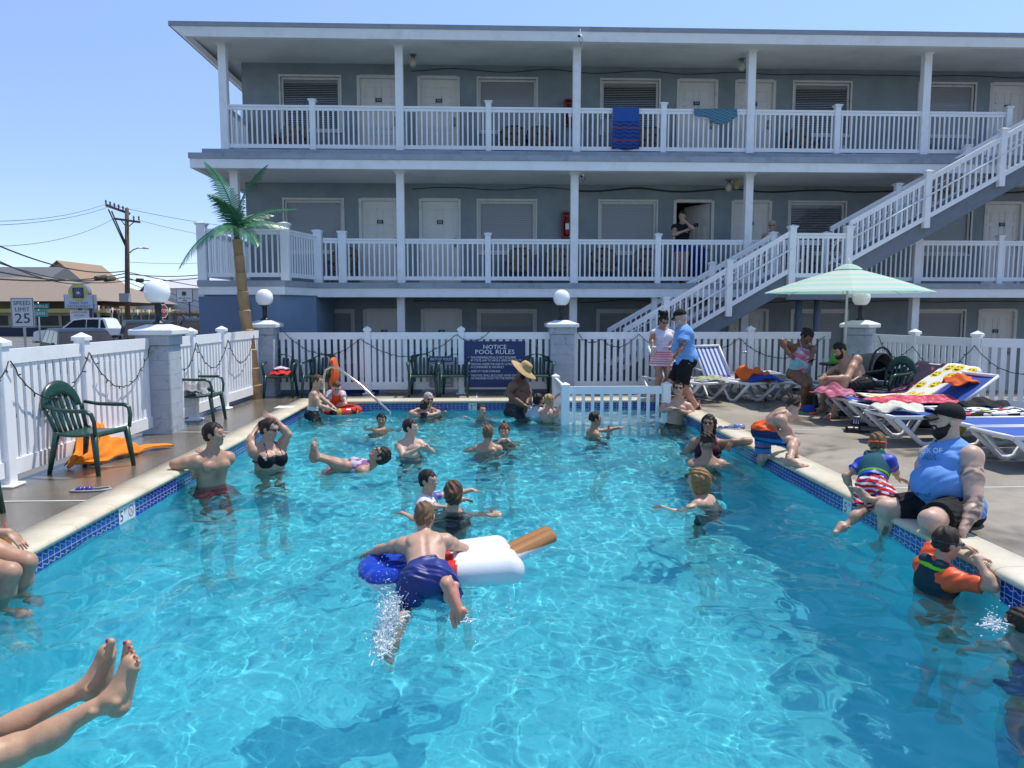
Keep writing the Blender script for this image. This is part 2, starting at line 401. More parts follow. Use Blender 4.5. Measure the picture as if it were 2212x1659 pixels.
# (kind, centre X) along the facade per storey, storey 3 pixels then shared
WX3=[670.5,1096,1361.5,1776,2046];WX2=[677,1095,1357,1766,2040];WX1=[700,1095,1352,1770,2025]
DX3=[817,947.5,1506.5,1631.5,2181];DX2=[820,950,1499,1624,2170];DX1=[829,953.5,1490,1617,2155]
NUM3=['314','315','319','320','324'];NUM2=['207','208','212','213','217'];NUM1=['107','108','112','113','117']
M_acm=mat('grey_louvre',(.22,.25,.28),.5,.1,5.)
openings=[]
def is_open(s,i): return s==1 and i==2
floor_y={}
wallb=[MB(),MB(),MB()]
for s in range(3):
    W=[fx(q,{2:200,1:440,0:680}[s]) for q in (WX1,WX2,WX3)[s]]+[14.9];D=[fx(q,{2:200,1:440,0:680}[s]) for q in (DX1,DX2,DX3)[s]]+[]
    z0=ZF[s];zt=SOF[s]+ (.02 if s<2 else .02)
    op=sorted([(x-win_w/2,x+win_w/2,z0+.80,z0+2.03,'w',i) for i,x in enumerate(W)]+[(x-door_w/2-.05,x+door_w/2+.05,z0,z0+2.07,'d',i) for i,x in enumerate(D)])
    op=[o for o in op if not(s==0 and o[0]<-3.2 and False)]
    mb=wallb[s];x=XL
    for (a,b,c,d,k,i) in op:
        mb.box(x,a,YF,YF+.2,z0,zt)
        if c>z0: mb.box(a,b,YF,YF+.2,z0,c)
        mb.box(a,b,YF,YF+.2,d,zt)
        x=b
    mb.box(x,XR,YF,YF+.2,z0,zt)
    mb.box(XL,XL+.2,YF+.2,YF+7,z0,zt)
    part(mb,'wall',M_stucco,bld)
    for (a,b,c,d,k,i) in op:
        if k=='w':
            f=MB();t=.055
            f.box(a-.04,b+.04,YF-.025,YF+.09,d,d+.05);f.box(a-.04,b+.04,YF-.04,YF+.09,c-.05,c)
            f.box(a-.04,a,YF-.025,YF+.09,c,d);f.box(b,b+.04,YF-.025,YF+.09,c,d)
            f.box(a,a+t,YF+.03,YF+.10,c,d);f.box(b-t,b,YF+.03,YF+.10,c,d);f.box(a+t,b-t,YF+.03,YF+.10,d-t,d);f.box(a+t,b-t,YF+.03,YF+.10,c,c+t)
            fo=part(f,'window',M_frame,bld)
            g=MB();g.box(a+t,b-t,YF+.055,YF+.062,c+t,d-t);sub(g,'glass',M_glass,fo)
            bl=MB();dark=(s==2 and i in(0,2,3)) or (s==1 and i==3)
            bl.box(a+t,b-t,YF+.085,YF+.13,d-t-.06,d-t)
            if dark:
                n=26
                for q in range(n):
                    zz=c+t+.02+(d-c-2*t-.1)*q/(n-1);hh=.010 if i!=0 else .005
                    bl.obox(((a+b)/2,YF+.11,zz),((b-a)/2-t,0,0),(0,.016,.008),(0,-.003,.006))
            else: bl.box(a+t,b-t,YF+.10,YF+.104,c+t,d-t-.06)
            sub(bl,'blind',M_blind,fo)
            dk=MB();dk.box(a,b,YF+.21,YF+.22,c,d);sub(dk,'dark_room',M_dark,fo)
            if s>0:
                ac=MB();xm=(a+b)/2;ac.box(xm-.36,xm+.36,YF-.07,YF-.002,z0+.22,z0+.62,bev=.01)
                for q in range(9): ac.box(xm-.33,xm+.33,YF-.085,YF-.0705,z0+.26+.037*q,z0+.278+.037*q)
                part(ac,'air_conditioner',M_acm,bld)
        else:
            f=MB();t=.05
            f.box(a-.02,a+t,YF-.022,YF+.10,z0,d);f.box(b-t,b+.02,YF-.022,YF+.10,z0,d);f.box(a+t,b-t,YF-.022,YF+.10,d-t,d+.02)
            if is_open(s,i):
                fo=part(f,'door',M_frame,bld,'open door at the top of the first stair flight')
                dk=MB();dk.box(a-.3,b+.3,YF+1.6,YF+1.62,z0,d+.2);dk.box(a-.32,a-.3,YF+.21,YF+1.6,z0,d+.2);dk.box(b+.3,b+.32,YF+.21,YF+1.6,z0,d+.2);dk.box(a-.3,b+.3,YF+.21,YF+1.6,d+.1,d+.12);sub(dk,'dark_room',M_dark,fo)
                ang=R(60);dxv=V(-math.cos(ang),math.sin(ang),0);P0=V(b-t-.01,YF+.1,0)
                mp=lambda u,v,w:P0+dxv*u+V(0,0,v)+np.cross(dxv,V(0,0,1))*w*-1
            else:
                fo=part(f,'door',M_frame,bld)
                mp=lambda u,v,w,a=a:V(a+.05+u,YF+.06-w,v)
            W_=b-a-.10;sl_=MB()
            def bx(u0,u1,v0,v1,w0,w1,mi=0):
                vs=[mp(u,v,w) for w in(w0,w1) for v in(v0,v1) for u in(u0,u1)]
                sl_.add(vs,[(0,2,3,1),(4,5,7,6),(0,1,5,4),(1,3,7,5),(3,2,6,7),(2,0,4,6)],mi)
            bx(0,W_,z0+.02,d-.05,-.04,0)
            for (pu,pv,ph) in ((.12,.22,.52),(.12,.86,.62),(.12,1.60,.24)):
                for q in(0,1):
                    u0=pu+q*(W_/2-.06);u1=u0+W_/2-.18
                    for e in((u0,u1,pv,pv+.018),(u0,u1,pv+ph-.018,pv+ph),(u0,u0+.018,pv,pv+ph),(u1-.018,u1,pv,pv+ph)): bx(e[0],e[1],z0+e[2],z0+e[3],0,.012)
                    bx(u0+.05,u1-.05,z0+pv+.05,z0+pv+ph-.05,0,.009)
            sub(sl_,'door_panel',M_cream,fo)
            pl=MB();nm=(NUM1,NUM2,NUM3)[s]
            if i<len(nm):
                vs=[mp(u,v,w) for w in(.013,.022) for v in(z0+1.49,z0+1.575) for u in(W_/2-.075,W_/2+.075)]
                pl.add(vs,[(0,2,3,1),(4,5,7,6),(0,1,5,4),(1,3,7,5),(3,2,6,7),(2,0,4,6)],0)
                pl.text(nm[i],lambda u,v,w:mp(W_/2+u,z0+1.532+v,.022+w),.06,1,.003)
                sub(pl,'number_plate',[M_plate,M_txt],fo)
            hd=MB();c_=mp(W_-.07,z0+.98,.05);hd.sph(c_,.032,10);hd.sph(mp(W_-.07,z0+1.12,.03),.026,10);hd.tube([mp(W_-.07,z0+.98,0),c_],.012,6);hd.tube([mp(W_-.07,z0+.94,.006),mp(W_-.07,z0+1.15,.006)],.028,8)
            sub(hd,'handle',M_galv,fo)
# slabs, fascia and soffits: storey 2 and 3 floors
def slabpart(zt,yfr,x0,nm):
    b=MB();b.box(x0,XR,yfr,YF+.0,zt-.26,zt-.10);return b
for s,(x0,yfr) in((1,(-3.62,16.35)),(2,(-6.2,16.3))):
    zt=ZF[s] if s==1 else 4.975
    e=MB();e.box(x0,XR,yfr-.03,YF+.2,zt-.115,zt);
    if s==2: e.box(x0,XL,YF+.2,YF+7,zt-.115,zt)
    part(e,'balcony_slab',M_edge,bld)
    f=MB();f.box(x0+.02,XR,yfr,yfr+.12,zt-.31,zt-.117)
    if s==2:f.box(x0+.02,x0+.14,yfr+.12,YF+7,zt-.31,zt-.117)
    part(f,'fascia',M_whitep,bld)
    so_=MB();so_.box(x0+.14,XR,yfr+.12,YF,SOF[s-1],SOF[s-1]+.03)
    if s==2: so_.box(x0+.14,XL,YF,YF+7,SOF[s-1],SOF[s-1]+.03)
    part(so_,'soffit',M_soffit,bld)
fl=MB();fl.box(-6.0,XR,16.52,YF,4.96,5.108);part(fl,'balcony_slab',M_edge,bld)
# roof
RX=-6.42;RY=16.2
e=MB();e.box(RX-.03,XR,RY-.04,YF+8,7.49,7.58);part(e,'roof',mat('roof_edge_grey',(.30,.32,.36),.7,.08,2.,dirt=(.2,.2,.22)),bld)
f=MB();f.add([(RX+.25,RY+.02,7.30),(XR,RY+.02,7.30),(XR,RY-.02,7.49),(RX+.0,RY-.02,7.49),(RX+.25,RY+.14,7.30),(XR,RY+.14,7.30),(XR,RY+.14,7.49),(RX+.12,RY+.14,7.49)],[(0,1,2,3),(1,0,4,5),(5,4,7,6),(0,3,7,4)])
f.add([(RX+.25,RY+.02,7.30),(RX,RY-.02,7.49),(RX,YF+8,7.49),(RX+.25,YF+8,7.36),(RX+.4,RY+.14,7.30),(RX+.4,YF+8,7.36)],[(0,1,2,3),(0,3,5,4)])
part(f,'fascia',M_whitep,bld)
so_=MB();so_.add([(RX+.26,RY+.1,7.31),(XR,RY+.1,7.31),(XR,YF,7.45),(RX+.26,YF,7.45)],[(0,1,2,3)]);so_.add([(RX+.26,YF,7.45),(XL,YF,7.45),(XL,YF+8,7.45),(RX+.26,YF+8,7.36)],[(0,1,2,3)])
part(so_,'soffit',M_soffit,bld)
# roof stub wall
q=AY(2032,62,18.4);st=MB()
st.prism([(0,0),(.78,0),(.78,.42),(.42,.42)][::1],lambda u,v,t:(q[0]-.62+u-.16,18.3+t,7.58+v),0,.6)
part(st,'roof_parapet',mat('peeling_parapet',(.52,.53,.55),.9,.12,2.,dirt=(.1,.12,.13),dscale=4.),bld)
# columns
def column(mb,x,y,z0,z1,w=.085,cap=True):
    mb.box(x-w,x+w,y-w,y+w,z0,z1,bev=.008)
    if cap:
        mb.box(x-w-.02,x+w+.02,y-w-.02,y+w+.02,z1-.05,z1-.02);mb.box(x-w-.045,x+w+.045,y-w-.045,y+w+.045,z1-.02,z1)
CX3=[-5.58,-1.82,2.04,5.90,9.84,13.7];CX2=[-5.42,-1.83,2.01,5.92,9.84,13.7];CX1=[-1.85,2.0,5.9,9.84,13.7]
colo=[]
for xs_,z0,z1,sk_ in((CX3,5.11,7.36,()),(CX2,2.27,4.70,()),(CX1,-.37,2.02,())):
    for x in xs_:
        c=MB();column(c,x,YC,z0,z1);part(c,'column',M_whitep,bld)
# railings: per bay, half posts between the columns
def railing(a,b,z,name='balcony_railing',parent=bld,hgt=.98,pick=.11,bal=.017,endposts=(0,0),label=None,m=None):
    "straight level railing from a to b (xy) standing on height z"
    a=V(a[0],a[1],0);b=V(b[0],b[1],0);L=np.linalg.norm(b-a);d=(b-a)/L
    r=MB();z0=z+.09
    r.bar(a+V(0,0,z+hgt-.02),b+V(0,0,z+hgt-.02),.075,.045);r.bar(a+V(0,0,z+hgt-.075),b+V(0,0,z+hgt-.075),.04,.06)
    r.bar(a+V(0,0,z+.115),b+V(0,0,z+.115),.045,.085)
    n=max(2,int(round(L/pick)));
    nrm_=np.cross(d,V(0,0,1))
    for i in range(n):
        c=a+d*L*(i+.5)/n;r.obox(c+V(0,0,(z+.15+z+hgt-.1)/2),d*bal,nrm_*bal*.7,V(0,0,(hgt-.25)/2+.005))
    o=part(r,name,m or M_white,parent,label)
    return o
def newel(x,y,z0,z1,w=.062):
    c=MB();c.box(x-w,x+w,y-w,y+w,z0,z1-.05,bev=.006);c.box(x-w-.012,x+w+.012,y-w-.012,y+w+.012,z1-.06,z1-.035);c.lathe_=None
    k=w+.028;c.add([(x-k,y-k,z1-.035),(x+k,y-k,z1-.035),(x+k,y+k,z1-.035),(x-k,y+k,z1-.035),(x-k,y-k,z1-.015),(x+k,y-k,z1-.015),(x+k,y+k,z1-.015),(x-k,y+k,z1-.015),(x,y,z1+.02)],[(3,2,1,0),(0,1,5,4),(1,2,6,5),(2,3,7,6),(3,0,4,7),(4,5,8),(5,6,8),(6,7,8),(7,4,8)])
    return c
def rail_run(xs_,z,y=YC):
    for a,b in zip(xs_[:-1],xs_[1:]):
        m_=(a+b)/2;o1=railing((a+.085,y),(m_-.062,y),z);railing((m_+.062,y),(b-.085,y),z)
        part(newel(m_,y,z,z+1.12),'railing_post',M_white,bld)
rail_run(CX3[:5],5.11);rail_run(CX2[1:3],2.27)
railing((2.01+.085,YC),(3.9-.06,YC),2.27);part(newel(3.9,YC,2.27,3.39),'railing_post',M_white,bld);railing((3.96,YC),(5.83,YC),2.27)
railing((6.0,YC),(7.6,YC),2.27)
railing((8.2,YC),(9.75,YC),2.27);
m_=11.77;railing((9.93,YC),(m_-.06,YC),2.27);part(newel(m_,YC,2.27,3.39),'railing_post',M_white,bld);railing((m_+.06,YC),(13.6,YC),2.27)
part(newel(11.77,YC,5.11,6.23),'railing_post',M_white,bld);railing((9.93,YC),(11.7,YC),5.11)
railing((-5.58,YC+.085),(-5.58,YF),5.11);
# left extension: block wall, corner balcony
EX0,EX1,EY=-5.72,-3.85,15.2
wb=MB();wb.box(-5.62,-4.12,EY+.10,EY+.3,-.37,2.0);wb.add([(-4.12,EY+.10,-.37),(-3.62,16.3,-.37),(-3.62,16.3,2.0),(-4.12,EY+.10,2.0)],[(0,1,2,3)]);wb.box(-3.82,-3.62,16.3,YF,-.37,2.0);wb.box(-5.62,-5.42,EY+.3,YF,-.37,2.)
part(wb,'wall',M_stuccob,bld,'blue grey block wall under the corner balcony')
pb=MB();pb.prism([(-.49,-.37),(.49,-.37),(.49,1.84),(.42,1.93),(.36,1.95),(-.49,1.95)],lambda u,v,t:(-5.22+u,EY+.1-t,v),.001,.07);part(pb,'service_panel',mat('blue_panel',(.115,.17,.27),.55,.05,2.),bld)
sl2=[(EX0,EY),(-3.98,EY),(-3.55,16.32),(-3.55,YF),(EX0,YF)]
e=MB();e.prism(sl2,lambda u,v,t:(u,v,t),2.155,2.27);part(e,'balcony_slab',M_edge,bld)
ins=[(EX0+.02,EY+.03),(-4.0,EY+.03),(-3.57,16.35),(-3.57,YF-.01),(EX0+.02,YF-.01)]
f=MB();f.prism(ins,lambda u,v,t:(u,v,t),1.99,2.153);part(f,'fascia',M_whitep,bld)
for (x,y) in((-5.62,EY+.1),(-3.98,EY+.1),(-3.62,16.62),(-3.12,YC)):
    part(newel(x,y,2.27,3.42,.085),'railing_post',M_white,bld)
railing((-5.53,EY+.1),(-4.07,EY+.1),2.27,hgt=1.02);railing((-3.95,EY+.18),(-3.66,16.54),2.27,hgt=1.02);railing((-3.52,16.66),(-3.2,YC-.02),2.27);railing((-3.04,YC),(-1.92,YC),2.27)
railing((-5.62,EY+.2),(-5.62,YF),2.27,hgt=1.02)
sl3=MB();sl3.box(-5.55,-5.42,15.25,15.4,1.9,1.99)
# conduit cable along the upper edge of walls
for z,x0 in((7.36,-1.7),(4.60,2.1),(4.62,-1.7),(1.93,-1.7)):
    cb=MB();pts=[];x=x0
    while x<14: pts.append((x,YF-.02,z-.05*abs(math.sin(x*1.3+z))-.02*math.sin(3*x)));x+=.25
    cb.tube(pts,.008,5);part(cb,'cable',M_black,bld)
# balcony light fittings, cameras, extinguishers: things of their own
def ceiling_light(px,py,zs,label,yel=False):
    y=17.4;p=AY(px,py,y);t=empty('porch_light',(p[0],y,zs),0,label,'light','lights under the balcony ceilings')
    b=MB();b.box(-.07,.07,-.07,.07,-.03,0);b.lathe([(.05,-.03),(.045,-.09),(.055,-.1)],n=12);b.build('base',M_galv,t)
    g=MB();g.lathe([(.045,-.1),(.072,-.14),(.085,-.2),(.065,-.26),(.02,-.29)],n=14);g.build('globe',mat('yellowed_glass',(.55,.52,.38),.25,.1),t)
    if yel:
        g=MB();g.box(.1,.2,-.12,-.05,-.24,-.02);g.build('junction_box',mat('old_ochre_plastic',(.42,.33,.14),.5,.25,9.),t)
ceiling_light(892,110,7.40,'upper porch light between the first doors');ceiling_light(1603,122,7.40,'upper porch light left of the fourth upper column');ceiling_light(1575,385,4.70,'middle storey porch light with an ochre box above the open door',True)
def cctv(p,label,d=(-.3,-1,-.35)):
    t=empty('security_camera',p,0,label,'camera','security cameras');d=nrm(d);b=MB();b.tube([-d*.05,d*.14],.035,12);b.tube([d*.14,d*.15],.028,12,1);b.build('camera_body',[M_white,M_black],t)
    w=MB();w.tube([(0,0,.14),(0,.02,.05),-d*.04],.012,6);w.tube([(0,.03,.0),(.06,.0,-.08),(.02,.03,-.14),(-.02,.03,-.06)],.006,5,1);w.build('bracket',[M_white,M_black],t)
cctv((2.02,16.08,7.36),'small white security camera on the roof edge above the third column');cctv((2.17,16.62,4.62),'small white security camera beside the third column on the middle storey')
M_red=mat('red_paint',(.26,.018,.02),.35,.08)
def extinguisher(px,py,z0,label):
    p=AY(px,py,YF);t=empty('extinguisher_cabinet',(p[0],YF,z0),0,label,'fire extinguisher','fire extinguishers on the motel wall')
    b=MB()
    for a in((-.13,-.10),(.10,.13)): b.box(a[0],a[1],-.15,-.002,0,.62)
    b.box(-.10,.10,-.15,-.002,0,.03);b.box(-.10,.10,-.15,-.002,.59,.62);b.box(-.1,.1,-.02,-.002,.03,.59);b.build('cabinet',M_red,t)
    c=MB();c.lathe([(.055,.06),(.065,.1),(.065,.4),(.03,.47),(.025,.5)],(0,-.085,0),14);c.box(-.03,.05,-.10,-.07,.5,.53);c.build('cylinder',[M_red],t)
    g=MB();g.box(-.045,.045,-.155,-.152,.2,.34);g.build('tag',M_txt,t)
extinguisher(1230,230,6.05,'red fire extinguisher cabinet on the top storey wall');extinguisher(1224,490,3.42,'red fire extinguisher cabinet on the middle storey wall')
# ================================================================ STAIRCASE
YN,YB=15.5,16.55
stair=empty('outdoor_staircase',(3,YN,-.37),0,'white railed outdoor staircase climbing in two flights to the upper balconies','staircase')
M_string=mat('stringer_steel_grey',(.17,.20,.24),.6,.14,3.,dirt=(.10,.10,.11))
def sp(px,py,Y=YN): return AY(px,py,Y)
f1a,f1b=sp(1346,712),sp(1712,498);f2a,f2b=sp(1835,480),sp(2400,165)   # handrail lines near side
land_z=2.27
def flight(A,B,Y,newels,zoff,name,reach):
    d=B-A;sl_=d[2]/d[0]
    def at(x): return A[2]+(x-A[0])*sl_+zoff

    xs_=[A[0]]+[x for x in newels]+[B[0]]
    for a,b in zip(xs_[:-1],xs_[1:]):
        if b-a<.3: continue
        r=MB();P=lambda x,dz:V(x,Y,at(x)+dz)
        r.bar(P(a,0),P(b,0),.08,.05);r.bar(P(a,-.055),P(b,-.055),.04,.06);r.bar(P(a,-.80),P(b,-.80),.045,.09)
        n=int((b-a)/.115)
        for i in range(n):
            x=a+(b-a)*(i+.5)/n;r.box(x-.018,x+.018,Y-.013,Y+.013,at(x)-.78,at(x)-.05)
        o=part(r,'stair_railing',M_white,stair)
        h=MB();h.tube([V(a,Y-.06,at(a)-.36),V(b,Y-.06,at(b)-.36)],.017,8);sub(h,'handrail',M_white,o)
    for x in newels: part(newel(x,Y,at(x)-1.02,at(x)+.16,.062),'stair_post',M_white,stair)
    return at,sl_
def nx(px,py,Y=YN): return float(sp(px,py,Y)[0])
a1,s1=flight(f1a,f1b,YN,[nx(1439,650),nx(1576,570)],0,'f',0)
shift=(YB/YN)
g1a,g1b=sp(1312,712,YB),sp(1666,508,YB)
flight(g1a,g1b,YB,[nx(1413,652,YB),nx(1538,577,YB)],0,'g',0)
a2,s2=flight(f2a,f2b,YN,[nx(2005,376),nx(2168,283)],0,'f',0)
g2a,g2b=sp(1794,492,YB),sp(2330,195,YB)
flight(g2a,g2b,YB,[nx(1940,397,YB),nx(2090,308,YB)],0,'g',0)
LX0,LX1=f1b[0],f2a[0]
for x in(LX0,LX1): part(newel(x,YN,land_z-.22,land_z+1.16,.068),'stair_post',M_white,stair)
railing((LX0+.07,YN),(LX1-.07,YN),land_z+.02,'landing_railing',stair)
for (x,y) in((LX0,YB),(LX1,YB)): part(newel(x,y,land_z-.1,land_z+1.14,.06),'stair_post',M_white,stair)
# looped handrail returns at the landing
for x,sg in((LX0+.05,1),(LX1-.05,-1)):
    h=MB();zc=land_z+.62;h.tube([V(x,YN+.09,zc+.26)]+[V(x+sg*.30*math.sin(t)*.75+sg*.02,YN+.09,zc+.26*math.cos(t)) for t in np.linspace(0.15,math.pi-.15,10)]+[V(x,YN+.09,zc-.26)],.019,8);part(h,'handrail_loop',M_white,stair)
ld=MB();ld.box(LX0-.05,LX1+.05,YN-.02,YB+.2,land_z-.10,land_z);part(ld,'landing',M_edge,stair)
# stringers + treads
def stringer(Y,at,x0,x1,w=.05):
    b=MB();T=-.86;Bq=-.86-.36
    b.add([(x0,Y-w/2,at(x0)+T),(x1,Y-w/2,at(x1)+T),(x1,Y-w/2,at(x1)+Bq),(x0,Y-w/2,at(x0)+Bq),(x0,Y+w/2,at(x0)+T),(x1,Y+w/2,at(x1)+T),(x1,Y+w/2,at(x1)+Bq),(x0,Y+w/2,at(x0)+Bq)],[(3,2,1,0),(4,5,6,7),(0,1,5,4),(1,2,6,5),(2,3,7,6),(3,0,4,7)])
    part(b,'stringer',M_string,stair)
stringer(YN+.09,a1,f1a[0]-.6,LX0+.02);stringer(YB-.05,a1,f1a[0]-.6,LX0+.02);stringer(YN+.09,a2,LX1-.02,f2b[0]);stringer(YB-.05,a2,LX1-.02,f2b[0])
bmz=MB();bmz.box(LX0-.05,LX1+.05,YN+.065,YN+.115,land_z-.37,land_z-.105);part(bmz,'stringer',M_string,stair)
for at,x0,x1 in((a1,f1a[0]-.6,LX0),(a2,LX1,f2b[0])):
    n=int((x1-x0)/.28);
    for i in range(n):
        x=x0+(i+.5)*.28;t=MB();z=at(x)-.93;t.box(x-.16,x+.15,YN+.12,YB-.08,z-.04,z);part(t,'tread',M_edge,stair)
for x in(sp(1744,690)[0],sp(1785,690)[0]):
    p_=MB();p_.tube([(x,15.95,-.37),(x,15.95,land_z-.105)],.075,14);p_.box(x-.14,x+.14,15.8,16.1,land_z-.13,land_z-.101);part(p_,'support_post',M_dkgreym,stair)
# ================================================================ BALCONY CLUTTER
M_tanfab=mat('tan_spotted_fabric',(.17,.125,.085),.8,.1)
m,nt,p=newmat('spotted_fabric');vo=nt.new('ShaderNodeTexVoronoi');vo.inputs['Scale'].default_value=9;nt.link(nt.coord(),vo.inputs['Vector'])
nt.link(nt.mix(nt.math('LESS_THAN',vo.outputs['Distance'],.32),(.22,.16,.10),(.03,.026,.022)),p.inputs['Base Color']);p.inputs['Roughness'].default_value=.85;M_spot=m
def armchair():
    t=empty('balcony_chair',(0,0,0))
    b=MB();b.box(-.28,.28,-.25,.25,.30,.42,bev=.03);b.build('seat',M_spot,t)
    b=MB();b.sheet(lambda u,v:((u-.5)*.60,.26+.10*v-.04*math.cos((u-.5)*3),.40+.50*v*(1-.25*abs(2*u-1)**3)),8,8,.06);b.build('backrest',M_spot,t)
    for sx in(-1,1):
        b=MB();b.box(sx*.30-.03,sx*.30+.03,-.25,.28,.5,.55,bev=.01);b.box(sx*.30-.025,sx*.30+.025,-.25,-.2,0,.5);b.box(sx*.30-.025,sx*.30+.025,.22,.27,0,.5);b.build('arm_frame',M_dkgreym,t)
    return t
proto=armchair();first=[True]
bch=[(628,2,'far left of the top balcony'),(1105,2,'under the second top window'),(1170,2,'beside the second top window'),(1405,2,'beside the draped blue towel'),(1735,2,'beside the white bundle'),(735,1,'beside the corner balcony post'),(720,1.01,''),(1120,1,'under the second middle window'),(1310,1,'under the third middle window'),(1400,1,'beside the blue bin on the middle storey'),(1210,1,'below the middle extinguisher'),(1740,1,'behind the landing')]
PLACED=[]
for px,s,wh in bch:
    s_=int(s)
    if not wh: continue
    x=float(AY(px,400,17.7)[0]);z=ZF[s_]+0
    c=proto if first[0] else copy_tree(proto);first[0]=False
    c.location=(x,17.75,z);c.rotation_euler=(0,0,R(random.uniform(-12,12)))
    tag(c,'brown spotted balcony armchair '+wh,'armchair','spotted armchairs on the balconies')
# two brown plastic chairs on the corner balcony
for i,(px,w) in enumerate(((640,'left of the palm trunk'),(905,'by a table'))):
    pass
# drying rack, towels
def AYs(px,py,Y): return AY(px,py,Y)
M_twb=None
m,nt,p=newmat('blue_beach_towel');sx,sy,sz=nt.sep(nt.coord());w_=nt.math('SINE',nt.math('ADD',nt.math('MULTIPLY',sz,75.),nt.math('MULTIPLY',nt.math('SINE',nt.math('MULTIPLY',sx,30.)),1.3)))
c=nt.mix(nt.math('GREATER_THAN',w_,.45),(.025,.075,.28),(.012,.035,.15))
def band(z0,z1): return nt.math('MULTIPLY',nt.math('GREATER_THAN',sz,z0),nt.math('LESS_THAN',sz,z1))
tz=5.11
c=nt.mix(nt.math('ADD',band(tz+.545,tz+.575),band(tz+.27,tz+.30)),c,(.30,.06,.05));c=nt.mix(band(tz+.70,tz+1.1),c,(.03,.10,.34));nt.link(c,p.inputs['Base Color']);p.inputs['Roughness'].default_value=.95;M_twb=m
x0,x1=AY(1322,300,YC)[0],AY(1378,300,YC)[0]
t=MB();t.sheet(lambda u,v:(x0+(x1-x0)*(u+ .04*(1-v)*(u-.5)),(YC-.062-.02*math.sin(u*14)*(1.2-v) if v<.86 else YC-.05+.12*(v-.86)/.14),tz+.10+ (.90*v/.86 if v<.86 else .90)+.012*math.sin(u*9)*(1-v)),18,20,.012)
tag(t.build('beach_towel',M_twb),'long blue beach towel hanging over the top balcony rail','towel')
M_str=None
m,nt,p=newmat('striped_blanket');sx,sy,sz=nt.sep(nt.coord());a=nt.math('ADD',nt.math('MULTIPLY',sz,14.),nt.math('MULTIPLY',sx,4.));rp=nt.new('ShaderNodeValToRGB');nt.link(nt.math('FRACT',a),rp.inputs[0]);rp.color_ramp.interpolation='CONSTANT'
els=[(0,(.01,.05,.14)),(.2,(.05,.28,.34)),(.35,(.34,.46,.50)),(.45,(.008,.02,.07)),(.65,(.03,.18,.28)),(.85,(.25,.42,.48))]
for i,(q,cc) in enumerate(els):
    e=rp.color_ramp.elements[i] if i<2 else rp.color_ramp.elements.new(q);e.position=q;e.color=cc+(1,)
nt.link(rp.outputs[0],p.inputs['Base Color']);p.inputs['Roughness'].default_value=.95;M_str=m
x0,x1=AY(1498,240,YC)[0],AY(1590,240,YC)[0]
def fold(u,v):
    low=.34*(.45+.55*math.exp(-((u-.62)/.28)**2));z=tz+.985-low*v-(.02*math.sin(u*17)*v)
    return (x0+(x1-x0)*u,YC-.055-.03*v-.018*math.sin(u*20)*v,z)
t=MB();t.sheet(fold,24,10,.02);tag(t.build('striped_blanket',M_str),'teal striped blanket bunched over the top balcony rail','blanket')
def rack(px,s):
    p=AY(px,400,17.45);t=empty('drying_rack',(p[0],17.45,ZF[s]),0,'folding wire drying rack with grey cloth on the top balcony','drying rack')
    b=MB()
    for sx in(-.35,.35):
        b.tube([(sx,-.2,0),(sx,.2,.85)],.012,6);b.tube([(sx,.2,0),(sx,-.2,.85)],.012,6)
    for k in range(5): b.tube([(-.35,-.2+.1*k,.85),(.35,-.2+.1*k,.85)],.008,5);
    for k in range(3): b.tube([(-.35,-.2+.02*k,.3+.2*k),(.35,-.2+.02*k,.3+.2*k)],.008,5)
    b.build('frame',M_galv,t);c=MB();c.sheet(lambda u,v:(.05+.25*u,-.2+.02*math.sin(9*u),.88-.35*v),5,5,.01);c.build('cloth',mat('grey_cloth',(.4,.4,.45),.9),t)
rack(1290,2)
bn=MB();bn.sheet(lambda u,v:(AY(1800,300,17.4)[0]+ .55*u,17.3+.3*v,5.14+.30*math.sin(math.pi*u)**.5*(.5+.5*math.sin(math.pi*v))+.04*math.sin(13*u+5*v)),14,10,.03);tag(bn.build('towel_bundle',mat('white_cotton',(.62,.62,.66),.95,.08)),'white bundle of towels heaped on the top balcony','towels')
bn=MB();bn.sheet(lambda u,v:(AY(588,300,17.4)[0]+.2*u,17.3+.2*v,5.2+.35*math.sin(math.pi*min(1,u+.1))+.03*math.sin(13*u+5*v)),8,8,.03);tag(bn.build('red_towel',mat('red_cotton',(.45,.05,.07),.95,.2)),'crumpled red and white towel over a balcony chair arm','towel')
bi=empty('recycling_bin',AY(1510,590,17.6)*V(1,1,0)+V(0,0,2.27),0,'tall blue bin beside the woman in the dark top','bin')
bi.location.x=float(AY(1505,560,17.6)[0])
b=MB();b.lathe([(.2,0),(.25,.75),(.26,.76),(.26,.8)],n=16);b.build('bin_body',mat('blue_bin_plastic',(.012,.03,.22),.4),bi);b=MB();b.lathe([(.27,.8),(.27,.84),(.15,.9)],n=16);b.build('lid',MATS['blue_bin_plastic'],bi)
